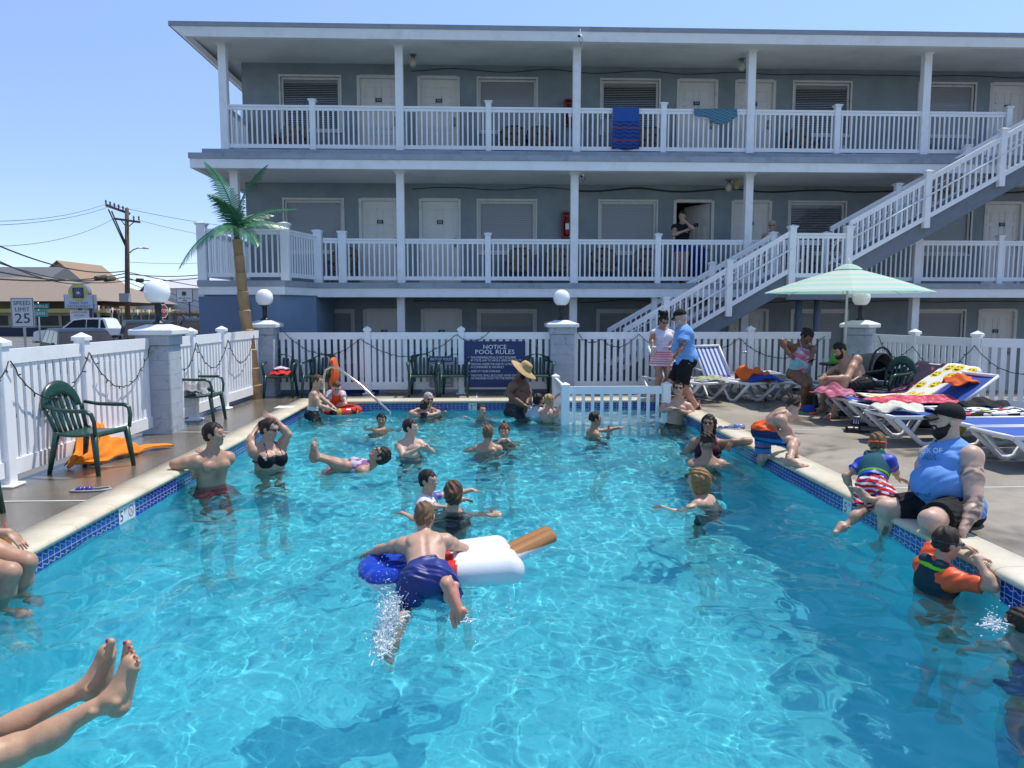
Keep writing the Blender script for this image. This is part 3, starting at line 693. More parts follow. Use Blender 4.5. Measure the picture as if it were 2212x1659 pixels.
# ================================================================ FENCES
PICK=dict(n=0)
def vinyl_panel(a,b,H,parent,pitch=.128,pw=.078,th=.022):
    a=V(a[0],a[1],0);b=V(b[0],b[1],0);L=np.linalg.norm(b-a);d=(b-a)/L;n_=np.cross(d,V(0,0,1));r=MB()
    r.bar(a+V(0,0,H-.07),b+V(0,0,H-.07),.05,.14);r.bar(a+V(0,0,.17),b+V(0,0,.17),.05,.15)
    k=int(round(L/pitch))
    for i in range(k):
        c=a+d*L*(i+.5)/k;r.obox(c+V(0,0,(H-.14+.245)/2),d*pw/2,n_*th/2,V(0,0,(H-.14-.245)/2+.004))
    return part(r,'panel',M_white,parent)
def fence_post(x,y,H,parent,rz=0,w=.06):
    c=MB();h=H+.05
    c.box(-w,w,-w,w,-.36,h,bev=.006);k=w+.018;c.box(-k,k,-k,k,h-.02,h+.025,bev=.004)
    c.add([(-k+.004,-k+.004,h+.025),(k-.004,-k+.004,h+.025),(k-.004,k-.004,h+.025),(-k+.004,k-.004,h+.025),(0,0,h+.075)],[(0,1,4),(1,2,4),(2,3,4),(3,0,4)])
    c.box(-w-.05,w+.05,-w-.05,w+.05,0,.03,bev=.01)
    o=c.build('post',M_white,parent);o.location=V(x,y,0)-V(parent.location);o.rotation_euler=(0,0,rz);return o
def fence(pts,H,label,name='vinyl_fence',group='white picket fence runs around the pool',posts=None,cat='fence',ends=(0,0)):
    t=empty(name,(pts[0][0],pts[0][1],0),0,label,cat,group)
    for i,(a,b) in enumerate(zip(pts[:-1],pts[1:])):
        d=nrm(V(b[0]-a[0],b[1]-a[1]));o=.062
        A=(a[0]+d[0]*o,a[1]+d[1]*o) if (i>0 or ends[0]) else a;B=(b[0]-d[0]*o,b[1]-d[1]*o) if (i<len(pts)-2 or ends[1]) else b
        vinyl_panel(A,B,H,t)
    for i,p in enumerate(pts):
        if (i==0 and not ends[0]) or (i==len(pts)-1 and not ends[1]): continue
        q=pts[min(i+1,len(pts)-1)];w=pts[max(0,i-1)];fence_post(p[0],p[1],H,t,math.atan2(q[1]-w[1],q[0]-w[0]))
    return t
fence([(-4.55,.2),(-4.55,2.),(-4.55,3.6),(-4.55,5.3),(-4.53,7.13),(-4.52,8.55),(-4.5,10.15)],1.30,'sunlit white picket fence along the left deck, near side of the first pillar')
fence([(-4.42,10.56),(-4.42,11.42),(-4.42,12.75),(-4.36,14.55)],1.29,'sunlit white picket fence between the first pillar and the palm pillar')
FB=14.95
fence([(-4.06,FB),(-2.32,FB),(-.46,FB),(1.32,FB)],1.24,'white picket fence behind the row of green chairs and the rules sign')
fence([(1.78,FB),(3.55,FB),(5.40,FB),(7.05,FB)],1.24,'white picket fence running below the staircase to the umbrella pillar')
fence([(7.5,14.1),(7.72,13.1),(8.02,11.85),(9.2,10.9),(10.4,10.1)],1.22,'white picket fence angled toward the right edge beside the blue loungers')
lf=empty('low_fence',(1.33,12.15,WZ),0,'low white vinyl guard fence standing in the shallow corner of the pool','low fence')
for (x,y) in((1.33,12.15),(3.02,12.2),(1.33,13.8)):
    c=MB();c.box(x-.065,x+.065,y-.065,y+.065,-1.0,.46,bev=.006);c.box(x-.075,x+.075,y-.075,y+.075,.43,.46);c.add([(x-.07,y-.07,.46),(x+.07,y-.07,.46),(x+.07,y+.07,.46),(x-.07,y+.07,.46),(x,y,.5)],[(0,1,4),(1,2,4),(2,3,4),(3,0,4)]);part(c,'post',M_white,lf)
for a,b in((V(1.4,12.155,0),V(2.95,12.195,0)),(V(1.33,12.22,0),V(1.33,13.73,0))):
    r=MB();d=nrm(b-a);n_=np.cross(d,V(0,0,1));L=np.linalg.norm(b-a)
    r.bar(a+V(0,0,.36),b+V(0,0,.36),.045,.13);r.bar(a+V(0,0,-.62),b+V(0,0,-.62),.045,.10)
    k=int(L/.15)
    for i in range(k):
        c=a+d*L*(i+.5)/k;r.obox(c+V(0,0,-.14),d*.026,n_*.016,V(0,0,.45))
    part(r,'panel',M_white,lf)
st=MB();st.box(1.42,3.32,12.3,13.92,-.98,-.42);tag(st.build('shallow_step',mat('white_plaster',(.68,.72,.72),.8,.08)),'pale shallow ledge under water behind the low guard fence','step',kind='structure')
# ================================================================ PILLARS AND GLOBE LAMPS
def blockmat(name,c1,c2,peel):
    m,nt,p=newmat(name);co=nt.coord();n=nt.noise(2.5,6,.65,co)
    c=nt.mix(nt.ramp(n,.35,.7),c1,c2);c=nt.mix(nt.math('MULTIPLY',nt.ramp(nt.noise(7,6,.75,co,.8),.58,.63),.8),c,peel)
    sx,sy,sz=nt.sep(co);f=nt.math('ABSOLUTE',nt.math('SUBTRACT',nt.math('FRACT',nt.math('DIVIDE',sz,.2)),.5))
    jl=nt.math('GREATER_THAN',f,.48);c=nt.mix(nt.math('MULTIPLY',jl,.3),c,(.12,.13,.15))
    nt.link(c,p.inputs['Base Color']);p.inputs['Roughness'].default_value=.9
    h=nt.math('ADD',nt.noise(28,5,.7,co),nt.math('MULTIPLY',jl,-.8));nt.link(nt.bump(h,.5,.015),p.inputs['Normal']);return m
M_block=blockmat('painted_block',(.34,.38,.43),(.46,.50,.55),(.20,.21,.23))
M_capm=mat('white_cap_paint',(.72,.74,.74),.6,.06,4.,bump=.2,dirt=(.45,.45,.42))
M_lampblk=mat('black_lamp_paint',(.012,.014,.016),.35,.2,20.,dirt=(.06,.07,.07),dscale=25)
m,nt,p=newmat('opal_globe');p.inputs['Base Color'].default_value=(.93,.93,.93,1);p.inputs['Roughness'].default_value=.08;p.inputs['Subsurface Weight'].default_value=1.;p.inputs['Subsurface Radius'].default_value=(1,1,1);p.inputs['Subsurface Scale'].default_value=.12;M_globe=m
def pillar(x,y,w,rz,plabel,llabel,h=1.34):
    t=empty('masonry_pillar',(x,y,0),rz,plabel,'pillar','painted block pillars in the fence line')
    b=MB();b.box(-w,w,-w,w,-.36,h-.14,bev=.012);b.box(-w-.018,w+.018,-w-.018,w+.018,h-.14,h,bev=.01);b.build('shaft',M_block,t)
    c=MB();k=w+.085;c.box(-k,k,-k,k,h,h+.075,bev=.012);q=.12
    c.add([(-k+.01,-k+.01,h+.075),(k-.01,-k+.01,h+.075),(k-.01,k-.01,h+.075),(-k+.01,k-.01,h+.075),(-q,-q,h+.14),(q,-q,h+.14),(q,q,h+.14),(-q,q,h+.14)],[(0,1,5,4),(1,2,6,5),(2,3,7,6),(3,0,4,7),(4,5,6,7)]);c.build('cap',M_capm,t)
    l=empty('globe_lamp',(x,y,h+.14),0,llabel,'lamp','globe lamps on the pillars')
    p_=MB();p_.lathe([(.095,0),(.1,.015),(.07,.035),(.045,.05),(.045,.27),(.05,.275),(.085,.28),(.085,.295)],n=18);p_.build('post',M_lampblk,l)
    g=MB();g.lathe([(.08,.292),(.12,.315),(.155,.37),(.168,.44),(.155,.51),(.12,.565),(.065,.6),(.02,.608)],n=28);g.build('globe',M_globe,l)
pillar(-4.43,10.35,.205,0,'weathered block pillar nearest the camera on the left deck','white globe lamp on the pillar nearest the camera')
pillar(-4.30,14.85,.205,0,'block pillar behind the leaning palm trunk','white globe lamp beside the palm trunk')
pillar(1.55,14.95,.235,0,'block pillar right of the pool rules sign','white globe lamp on the pillar right of the rules sign')
pillar(7.35,14.35,.20,R(40),'block pillar under the right end of the umbrella','white globe lamp beneath the umbrella edge')
# string lights
M_wire=mat('dark_wire',(.02,.025,.02),.6,.1)
def garland(pts,label,sag=.42,H=1.16):
    b=MB()
    for (a,c) in zip(pts[:-1],pts[1:]):
        a=V(a);c=V(c);L=np.linalg.norm(c-a);n=max(8,int(L/.06));P=[]
        for i in range(n+1):
            t=i/n;q=a+(c-a)*t;q[2]-=sag*min(1,L/1.6)*4*t*(1-t);q+=rng.normal(0,.006,3);P.append(q)
        b.tube(P,.0065,5)
        for i in range(1,n,1):
            if i%2==0: 
                d=rng.normal(0,1,3);d[2]-=.2;d=nrm(d);b.tube([P[i]-d*.004,P[i]+d*.024,P[i]+d*.044],[.006,.008,.003],5)
    tag(b.build('string_lights',M_wire),label,'string lights','string lights draped along the fences')
xl=-4.44
garland([(xl,4.4,1.2),(xl,5.7,1.2),(xl,7.13,1.19),(xl,8.55,1.19),(xl,10.1,1.2)],'dark string lights looped along the near left fence',.48)
garland([(-4.34,10.6,1.0),(-4.34,11.42,1.18),(-4.32,12.75,1.17),(-4.28,13.9,1.05)],'dark string lights looped on the fence left of the palm',.5)
garland([(-3.95,FB-.07,1.25),(-2.45,FB-.07,1.12),(-.55,FB-.07,1.2),(.1,FB-.07,1.25)],'dark string lights looped behind the green chairs',.4)
garland([(1.85,FB-.07,1.25),(2.35,FB-.07,1.1),(3.1,FB-.07,1.2),(5.15,FB-.07,1.12),(6.9,FB-.07,1.15)],'dark string lights looped behind the striped loungers',.42)
garland([(7.5,13.95,1.2),(7.62,13.0,1.05),(7.92,11.78,1.1),(9.0,10.9,1.1)],'dark string lights looped on the angled right fence',.5)
# ================================================================ SIGNS ON THE FENCE
sg=MB();X0,X1,Z0,Z1=-.40,.82,.14,1.06;sg.box(X0,X1,FB-.075,FB-.055,Z0,Z1,0)
sgn=empty('pool_rules_sign',(.21,FB-.07,.14),0,'navy board reading NOTICE POOL RULES hung on the fence','sign')
part(sg,'board',M_navy,sgn)
tx=MB();mp=lambda x,z:(lambda u,v,w:(x+u,FB-.076-w,z+v))
W_=X1-X0
tx.text('NOTICE',mp(.21,.945),.115,0,sx=1.12);tx.text('POOL RULES',mp(.21,.845),.125,0,sx=1.12)
ln=['THIS SWIMMING POOL IS NOT REQUIRED','BY STATE LAW TO HAVE A LIFEGUARD ON DUTY','PERSONS UNDER THE AGE OF 16 MUST BE','ACCOMPANIED BY AN ADULT','SWIM AT YOUR OWN RISK','THIS POOL SHALL BE CLOSED WHEN OWNER','OR MANAGER IS NOT ON THE PREMISES']
zs_=[.735,.677,.603,.543,.46,.375,.318]
for s,z in zip(ln,zs_): tx.text(s,mp(X0+.13,z),.062,0,align='LEFT',sx=.78)
for z in(.735,.603,.46,.375): tx.sph((X0+.09,FB-.077,z+.002),.009,8)
for (dx,dy) in((.01,0),): pass
part(tx,'lettering',M_txt,sgn)
bs=empty('bather_rules_sign',(-.86,FB-.03,.1),0,'grey bather rules board half hidden behind the middle chairs','sign')
b=MB();b.box(-1.10,-.62,FB-.055,FB-.04,.14,.76,0);b.box(-1.10,-.62,FB-.058,FB-.0555,.65,.76,1);part(b,'board',[mat('grey_signboard',(.30,.31,.35),.5),M_navy],bs)
b=MB();b.text('BATHER RULES',mp(-.86,.705),.075,0,sx=.85)
for k in range(11): b.box(-1.05,-.68-.1*(k%3==1),FB-.062,FB-.0565,.18+.04*k,.192+.04*k)
b2=part(b,'lettering',M_txt,bs)
# ================================================================ GREEN RESIN CHAIRS
def resin_chair(m=None):
    M_=m or M_green;t=empty('resin_armchair',(0,0,0))
    b=MB();b.sheet(lambda u,v:((u-.5)*(.47+.03*(1-v)),-.26+.47*v,.43-.025*math.sin(math.pi*v)*1-.02*v-.035*max(0,(.12-v)/.12)**2),10,10,.022);b.build('seat',M_,t)
    # back: arch band and slats
    def bk(a,rad): # arch param a in 0..1, rad outer/inner
        ang=math.pi*(a);x=-math.cos(ang);z=math.sin(ang)
        w=.27-rad*.07;h=.28-rad*.105
        zz=.655+z*h if True else 0
        return (x*w*(1 if z>.0 else 1),zz)
    def lean(z): return .20+.16*(z-.40)/.5
    b=MB();b.sheet(lambda u,v:(lambda q:(q[0],lean(q[1])+.03-.03*(1-abs(2*u-1)**2),q[1]))(bk(u,v*1.35)),22,3,.022)
    for sx in(-1,1): b.tube([(sx*.215,.215,.42),(sx*.225,.245,.52),(sx*.25,.29,.67)],[.02,.021,.022],8)
    for k in range(5):
        x=(k-2)*.072;zt=.655+math.sqrt(max(0,1-(x/.2)**2))*.16
        b.sheet(lambda u,v,x=x,zt=zt:(x*(1+.12*v)+(u-.5)*.040,.205+(lean(.41+(zt-.41)*v)-.2)+.012,.41+(zt-.41)*v),1,6,.012)
    b.build('backrest',M_,t)
    for sx in(-1,1):
        b=MB();b.tube([(sx*.255,.255,.69),(sx*.28,.12,.665),(sx*.295,-.05,.66),(sx*.295,-.19,.66),(sx*.288,-.25,.63),(sx*.275,-.27,.55),(sx*.262,-.262,.42)],[.024,.026,.028,.028,.026,.024,.022],8,flat=.75);b.build('armrest',M_,t)
        b=MB();b.tube([(sx*.245,-.235,.43),(sx*.26,-.262,.2),(sx*.272,-.285,0)],[.034,.028,.022],8);b.build('leg',M_,t)
        b=MB();b.tube([(sx*.215,.205,.43),(sx*.235,.25,.2),(sx*.25,.29,0)],[.034,.028,.022],8);b.build('leg',M_,t)
    return t
c0=resin_chair();f_=True
lf_=AZ(465,914,0)
for (x,y,rz,l) in [(float(AZ(617,850,0)[0])*.985,14.62,3,'holding folded red towels beside the palm trunk'),(float(AZ(697,850,0)[0])*.985,14.62,-2,'with an orange life vest over its arm'),(float(AZ(917,850,0)[0])*.985,14.62,2,'left one of the pair in front of the bather rules board'),(float(AZ(983,850,0)[0])*.985,14.62,-2,'touching the left end of the navy rules sign'),(float(AZ(1160,850,0)[0])*.985,14.62,0,'behind the man in the straw hat'),(-4.12,7.86,79,'standing alone before the orange towel'),(lf_[0]-.27,lf_[1]+.15,92,'beside the nearest pillar with a grey cloth on its seat'),(-4.28,5.92,86,'cut off by the left photo edge'),(6.5,11.75,-68,'black green one facing left before the angled right fence')]:
    c=c0 if f_ else copy_tree(c0);f_=False;c.location=(x,y,0);c.rotation_euler=(0,0,R(rz))
    tag(c,'dark green resin armchair '+l,'chair','dark green resin armchairs on the deck')
# ================================================================ POOL HANDRAIL, MARKERS, LID
h=empty('pool_handrail',(-3.02,14.05,0),0,'bent steel pool handrail slanting into the water at the far left','handrail')
b=MB();pts=[(-3.02,14.1,0),(-3.02,14.08,.42),(-2.97,14.05,.56),(-2.86,14.0,.62),(-2.72,13.97,.60),(-2.3,13.8,.31),(-1.72,13.56,-.18),(-1.66,13.5,-.5),(-1.66,13.5,-.9)]
b.tube(pts,.024,12);part(b,'rail',M_metal,h);b=MB();b.lathe([(.06,0),(.06,.012),(.03,.02)],(-3.02,14.1,.004),14);part(b,'flange',M_metal,h)
M_mark=mat('white_marker_tile',(.72,.74,.74),.25,.04)
def marker(txt,wall,pos,label,nod=False):
    w=.30 if nod else .155
    if wall=='L': f=lambda u,v,t:(PX0+.004+t,pos+u,TB+PT+v)
    elif wall=='R': f=lambda u,v,t:(PX1-.004-t,pos-u,TB+PT+v)
    else: f=lambda u,v,t:(pos+u,PY1-.004-t,TB+PT+v)
    b=MB();hw=w/2;vs=[f(u,v,t) for t in(-.003,.001) for v in(-PT,PT) for u in(-hw,hw)]
    b.add(vs,[(0,2,3,1),(4,5,7,6),(0,1,5,4),(1,3,7,5),(3,2,6,7),(2,0,4,6)],0)
    o=-.075 if nod else 0
    ff=lambda du,dv:(lambda u,v,t:f(o+du+u,dv+v,.001+t))
    b.text(txt,ff(-.028,-.004),.135,1,.001);b.text('FT',ff(.042,.03),.05,1,.001)
    if nod:
        P=[];
        for k in range(20):
            a0,a1=2*math.pi*k/20,2*math.pi*(k+1)/20;q=[(.075+r*math.cos(a),.008+r*math.sin(a)) for a,r in((a0,.045),(a1,.045),(a1,.053),(a0,.053))];b.add([f(u,v,.002) for u,v in q],[(0,1,2,3)],2)
        for s in(1,-1): b.add([f(.075+u,.008+v,.0022) for u,v in((-.034,s*-.03),(-.03,s*-.034),(.034,s*.03),(.03,s*.034))],[(0,1,2,3)],2)
        b.box(0,0,0,0,0,0)if False else None
    tag(b.build('depth_marker',[M_mark,M_black,mat('marker_red',(.5,.06,.04),.4)]),label,'depth marker','depth marker tiles on the pool wall')
marker('5','L',6.64,'white 5 FT tile with a red no diving ring on the left pool wall',True)
marker('5','R',6.58,'white 5 FT tile under the climbing boy on the right pool wall')
marker('7','R',4.62,'white 7 FT tile on the right pool wall near the corner of the photo')
marker('3','F',-.22,'white 3 FT tile on the far pool wall')
b=MB();q=AZ(632,880,0);b.box(q[0]-.28,q[0]+.02,q[1]-.16,q[1]+.16,.001,.012,bev=.004);tag(b.build('skimmer_lid',mat('white_lid',(.62,.62,.58),.6,.1)),'square white skimmer lid set in the deck near the far left corner','lid')
b=MB();q=AZ(1660,880,0)
# ================================================================ ARTIFICIAL PALM
M_trunk=mat('palm_trunk_brown',(.44,.29,.155),.7,.18,6.,bump=.3,bscale=30)
M_frond=mat('palm_frond_green',(.05,.18,.095),.35,.35,5.)
palm=empty('artificial_palm',(-4.3,14.3,0),0,'leaning artificial palm with a jointed tan trunk and green plastic fronds','palm tree')
YP=14.25
def pp(px,py,dy=0): return AY(px,py,YP+dy)
base=pp(552,862);pts=[pp(x,y) for x,y in((554,864),(548,815),(540,755),(531,690),(524,630),(518,570),(512,517))]
b=MB()
seg=[];N=9
P=[np.array([np.interp(t,np.linspace(0,1,len(pts)),[p[k] for p in pts]) for k in range(3)]) for t in np.linspace(0,1,N+1)]
for i in range(N):
    r0=.125-.0045*i*1.0;a,c=P[i],P[i+1]
    b.tube([a,a+(c-a)*.93,a+(c-a)*.97,c],[r0*.93,r0*1.0,r0*1.08,r0*.9],14)
part(b,'trunk',M_trunk,palm)
b=MB();b.tube([pp(512,518),pp(509,488)],[.05,.06],8);part(b,'crown_stem',mat('brown_stem',(.08,.035,.02),.7,.2),palm)
def frond(ctrl,width,twist=0.,droop=.5):
    ctrl=[V(c) for c in ctrl];n=38
    def bez(t):
        a,b_,c=ctrl;return a*(1-t)**2+2*b_*t*(1-t)+c*t*t
    Q=[bez(i/n) for i in range(n+1)];m=MB();m.tube(Q,[.014*(1-.75*i/n)+.002 for i in range(n+1)],6)
    for i in range(1,n+1):
        t=i/n;d=nrm(Q[i]-Q[i-1]);up=V(0,-.25,1);sd=nrm(np.cross(d,up)+V(1e-4,0,0));u2=np.cross(sd,d)
        a=twist;S1=sd*math.cos(a)+u2*math.sin(a)
        w=1.3*width*math.sin(math.pi*min(1,.12+.88*t)**.75)**.8*(1-.25*t)+.02
        for sg in(-1,1):
            for k in range(1):
                q=Q[i]-(Q[i]-Q[i-1])*k*.5
                tip=q+S1*sg*w*(1+.08*rng.normal())+d*w*.65-V(0,0,1)*w*droop*(1+.15*rng.normal())
                mid=q+S1*sg*w*.5+d*w*.28-V(0,0,1)*w*droop*.28
                h=d*.014
                m.add([q-h,q+h,mid+h*.9,tip,mid-h*.9],[(0,1,2,4),(4,2,3)])
    part(m,'frond',M_frond,palm)
C_=pp(509,490)
frond([C_,pp(498,400,-.1),pp(442,350,-.3)],.22,.6,.55);frond([C_,pp(515,410,.2),pp(577,357,.1)],.24,.5,.55)
frond([C_,pp(495,425,-.4),pp(450,420,-.7)],.22,0,.6);frond([C_,pp(560,445,-.5),pp(642,452,-.7)],.20,0,.45)
frond([C_,pp(560,465,.3),pp(622,492,.5)],.22,0,.5);frond([C_,pp(480,470,-.6),pp(462,512,-1.1)],.2,0,.5)
frond([C_,pp(440,480,-.2),pp(387,580,-.4)],.24,0,.45);frond([C_,pp(535,485,-.6),pp(556,532,-.9)],.24,0,.4)
frond([C_,pp(530,455,.6),pp(590,465,.9)],.2,0,.5)
# ================================================================ UMBRELLA AND TABLE
um=empty('patio_umbrella',(6.5,13.2,0),0,'aqua and cream striped patio umbrella open over the right deck','umbrella')
m,nt,p=newmat('striped_canvas');sx,sy,sz=nt.sep(nt.coord());rp=nt.new('ShaderNodeValToRGB')
nt.link(nt.math('FRACT',nt.math('MULTIPLY',sz,11.)),rp.inputs[0]);rp.color_ramp.interpolation='CONSTANT'
for i,(q,cc) in enumerate([(0,(.42,.72,.63)),(.34,(.66,.68,.50)),(.42,(.74,.70,.62)),(.58,(.50,.72,.62)),(.68,(.76,.68,.58)),(.80,(.66,.70,.52)),(.88,(.40,.70,.64))]):
    e=rp.color_ramp.elements[i] if i<2 else rp.color_ramp.elements.new(q);e.position=q;e.color=cc+(1,)
nt.link(rp.outputs[0],p.inputs['Base Color']);p.inputs['Roughness'].default_value=.8;p.inputs['Transmission Weight'].default_value=0.
tl=nt.new('ShaderNodeBsdfTranslucent');nt.link(rp.outputs[0],tl.inputs[0]);mx=nt.new('ShaderNodeMixShader');mx.inputs[0].default_value=.3
o_=[k for k in nt.n if k.type=='OUTPUT_MATERIAL'][0];nt.link(p.outputs[0],mx.inputs[1]);nt.link(tl.outputs[0],mx.inputs[2]);nt.link(mx.outputs[0],o_.inputs[0]);M_canvas=m
def canopy(r0,r1,z0,z1,n=8,sag=.04,rot=.39):
    b=MB();rings=9;vs=[]
    for i in range(rings):
        t=i/(rings-1);r=r0+(r1-r0)*t;z=z0+(z1-z0)*t+.02*math.sin(math.pi*t)
        for k in range(n*4):
            a=2*math.pi*k/(n*4)+rot;ph=((k%4)/4);rr=r*math.cos(math.pi/n)/math.cos((ph-.5)*2*math.pi/n) ;zz=z-sag*math.sin(math.pi*ph)*t*.0
            vs.append((rr*math.cos(a),rr*math.sin(a),zz))
    m_=n*4;fs=[(i*m_+k,i*m_+(k+1)%m_,(i+1)*m_+(k+1)%m_,(i+1)*m_+k) for i in range(rings-1) for k in range(m_)]
    b.add(vs,fs,0,False);return b
cp_=canopy(.10,1.42,2.42,1.99);cp_.build('canopy',M_canvas,um);canopy(.02,.24,2.50,2.40).build('vent',M_canvas,um)
b=MB();b.tube([(0,0,.02),(0,0,2.48)],.02,10);b.build('pole',mat('pale_pole',(.62,.6,.55),.35,.05),um);b=MB();b.lathe([(.02,2.48),(.03,2.52),(.015,2.57),(.004,2.6)],n=10);b.build('finial',M_white,um)
for k in range(8):
    a=2*math.pi*k/8+.39;b=MB();b.tube([(0.03*math.cos(a),.03*math.sin(a),2.37),(1.39*math.cos(a),1.39*math.sin(a),1.975)],.008,5);b.build('rib',M_white,um)
b=MB();b.lathe([(.24,0),(.24,.05),(.05,.09),(.03,.12)],n=18);b.build('base',M_black,um)
tb_=empty('patio_table',(6.5,13.2,0),0,'small dark round table under the striped umbrella','table')
b=MB();b.lathe([(.045,.69),(.42,.69),(.43,.705),(.42,.72),(.045,.72)],n=28);b.build('tabletop',M_black,tb_)
for k in range(4):
    a=k*1.57+.78;b=MB();b.tube([(.3*math.cos(a),.3*math.sin(a),.69),(.38*math.cos(a),.38*math.sin(a),0)],.014,6);b.build('leg',M_black,tb_)
b=MB();b.sheet(lambda u,v:(.17*math.cos(2*math.pi*u)*(1-.35*v),.1*math.sin(2*math.pi*u)*(1-.3*v),.03+.32*v+.02*math.sin(9*u)),16,6,.01)
o=b.build('carrier_bag',mat('green_bag',(.10,.42,.06),.6,.25,9.,dirt=(.4,.5,.4)));o.location=(6.28,12.95,.72);tag(o,'green patterned carrier bag on the umbrella table','bag')
def bottle(x,y,z,label,c=(.55,.62,.66)):
    t=empty('water_bottle',(x,y,z),0,label,'bottle');b=MB();b.lathe([(.03,0),(.033,.02),(.033,.13),(.028,.15),(.013,.18),(.013,.2)],n=12);b.build('bottle_body',mat('clear_plastic',c,.1,.05,tr=.7),t);b=MB();b.lathe([(.014,.2),(.014,.22)],n=10);b.build('cap',M_txt,t)
bottle(6.52,12.92,.72,'clear water bottle on the umbrella table');
# ================================================================ LOUNGERS
M_sling=mat('blue_sling',(.012,.07,.36),.75,.12,4.,bump=.1,bscale=200)
m,nt,p=newmat('striped_sling');sx,sy,sz=nt.sep(nt.coord());nt.link(nt.mix(nt.math('GREATER_THAN',nt.math('FRACT',nt.math('ADD',nt.math('DIVIDE',sx,.105),.25)),.5),(.64,.66,.70),(.035,.10,.34)),p.inputs['Base Color']);p.inputs['Roughness'].default_value=.8;M_stripe=m
M_frm=mat('white_lounger_frame',(.70,.71,.71),.4,.05,6.)
def lounger(loc,rz,ang,sling,label,group,L=1.9,seatL=1.22,zs=.36,name='sun_lounger'):
    t=empty(name,loc,R(rz),label,'sun lounger',group);W=.31;ca,sa=math.cos(R(ang)),math.sin(R(ang))
    b=MB();b.sheet(lambda u,v:((u-.5)*2*W,.03+seatL*v-.03,zs+.012-.02*math.sin(math.pi*v)-.012*math.sin(math.pi*u)),6,14,.02);b.build('seat',sling,t)
    bl=L-seatL;b=MB();b.sheet(lambda u,v:((u-.5)*2*W,seatL+.01+bl*ca*v,zs+.012+bl*sa*v-.012*math.sin(math.pi*u)),6,8,.02);b.build('backrest',sling,t)
    for sx in(-1,1):
        x=sx*(W+.012)
        b=MB();b.tube([(x,0,zs),(x,seatL,zs),(x,L-.05,zs-.01)],.026,8);b.build('side_rail',M_frm,t)
        b=MB();b.tube([(x,seatL,zs+.02),(x,seatL+bl*ca,zs+.02+bl*sa)],.022,8);b.build('back_rail',M_frm,t)
        for y0,s in((.02,1),(L-.12,-1)):
            b=MB();pts=[(x,y0,zs-.01),(x,y0+s*.20,.16),(x,y0+s*.34,.035),(x,y0+s*.42,.022),(x,y0+s*.50,.045),(x,y0+s*.70,zs-.02)];b.tube(pts,[.03,.026,.026,.028,.026,.024],8,flat=1.2);b.build('leg',M_frm,t)
    for (y,z) in((-.0,zs),(L*.999-.02 if ang<5 else seatL+bl*ca,zs if ang<5 else zs+.02+bl*sa)):
        b=MB();b.tube([(-W-.012,y,z),(W+.012,y,z)],.026,8);b.build('cross_rail',M_frm,t)
    return t
g1='blue sling loungers in a row on the right deck'
LNG=[((5.45,11.55,0),-84,38,'blue lounger farthest in the row, under the dark flamingo print towel'),((5.30,10.72,0),-84,34,'blue lounger under the yellow face print towel'),((5.22,10.0,0),-83,35,'blue lounger with a bare raised blue backrest'),((5.0,9.17,0),-88,2,'flat blue lounger under the coloured oval print towel'),((5.5,8.42,0),-88,2,'flat bare blue lounger second from the camera'),((5.42,7.68,0),-88,2,'flat bare blue lounger nearest the camera')]
for a in LNG: lounger(a[0],a[1],a[2],M_sling,a[3],g1)
g2='white framed striped loungers by the back fence'
lounger((5.03,13.2,0),25,58,M_stripe,'blue and white striped lounger with an orange and blue towel pile',g2,seatL=1.15,L=1.85)
lounger((4.15,13.25,0),25,58,M_stripe,'blue and white striped lounger behind the man in the blue shirt',g2,seatL=1.15,L=1.85)
lounger((5.55,13.35,0),35,12,mat('grey_sling',(.2,.2,.23),.8),'white lounger with its back down behind the woman in the swimsuit',g2)
lounger((6.3,12.6,0),30,8,MATS['grey_sling'],'white lounger with its back down beneath the umbrella',g2)
lounger((6.9,13.0,0),-20,50,M_stripe,'striped lounger holding towels behind the seated man',g2,seatL=1.15,L=1.85)
# towels
def towel_on(loc,rz,ang,mt,label,u0=-.34,u1=.34,v0=.3,v1=1.9,seatL=1.22,zs=.385,name='beach_towel',th=.015,drape=0.,seed=1):
    ca,sa=math.cos(R(ang)),math.sin(R(ang));b=MB();r=np.random.default_rng(seed);ph=r.random(6)*6.28
    def fn(u,v):
        x=u0+(u1-u0)*u;s=v0+(v1-v0)*v;w=.012*math.sin(7*u+ph[0]+5*v)+.01*math.sin(13*v+ph[1])
        if s<seatL: y,z=s,zs
        else: y,z=seatL+(s-seatL)*ca,zs+(s-seatL)*sa
        e=max(0,abs(x)-.335);z-=e*1.2
        if s<0: y=0-.02;z=zs+s
        return (x+.02*math.sin(9*v+ph[2]),y,z+abs(w)+.01)
    b.sheet(fn,14,26,th);o=b.build(name,mt);o.location=loc;o.rotation_euler=(0,0,R(rz));tag(o,label,'towel');return o
m,nt,p=newmat('flamingo_towel');vo=nt.new('ShaderNodeTexVoronoi');vo.inputs['Scale'].default_value=11;nt.link(nt.coord((1,.75,.75)),vo.inputs[0]);n=nt.noise(9,3,.6,nt.coord(),1.2)
nt.link(nt.mix(nt.math('LESS_THAN',nt.math('ADD',vo.outputs['Distance'],nt.math('MULTIPLY',n,.5)),.52),(.015,.010,.035),(.50,.06,.11)),p.inputs['Base Color']);p.inputs['Roughness'].default_value=.95;M_flam=m
m,nt,p=newmat('face_towel');co=nt.coord((1,1,1));
uvn=nt.new('ShaderNodeUVMap');uvn.uv_map='UVMap';vo=nt.new('ShaderNodeTexVoronoi');vo.voronoi_dimensions='2D';vo.inputs['Scale'].default_value=4.2;vo.inputs['Randomness'].default_value=.45;nt.link(uvn.outputs[0],vo.inputs['Vector'])
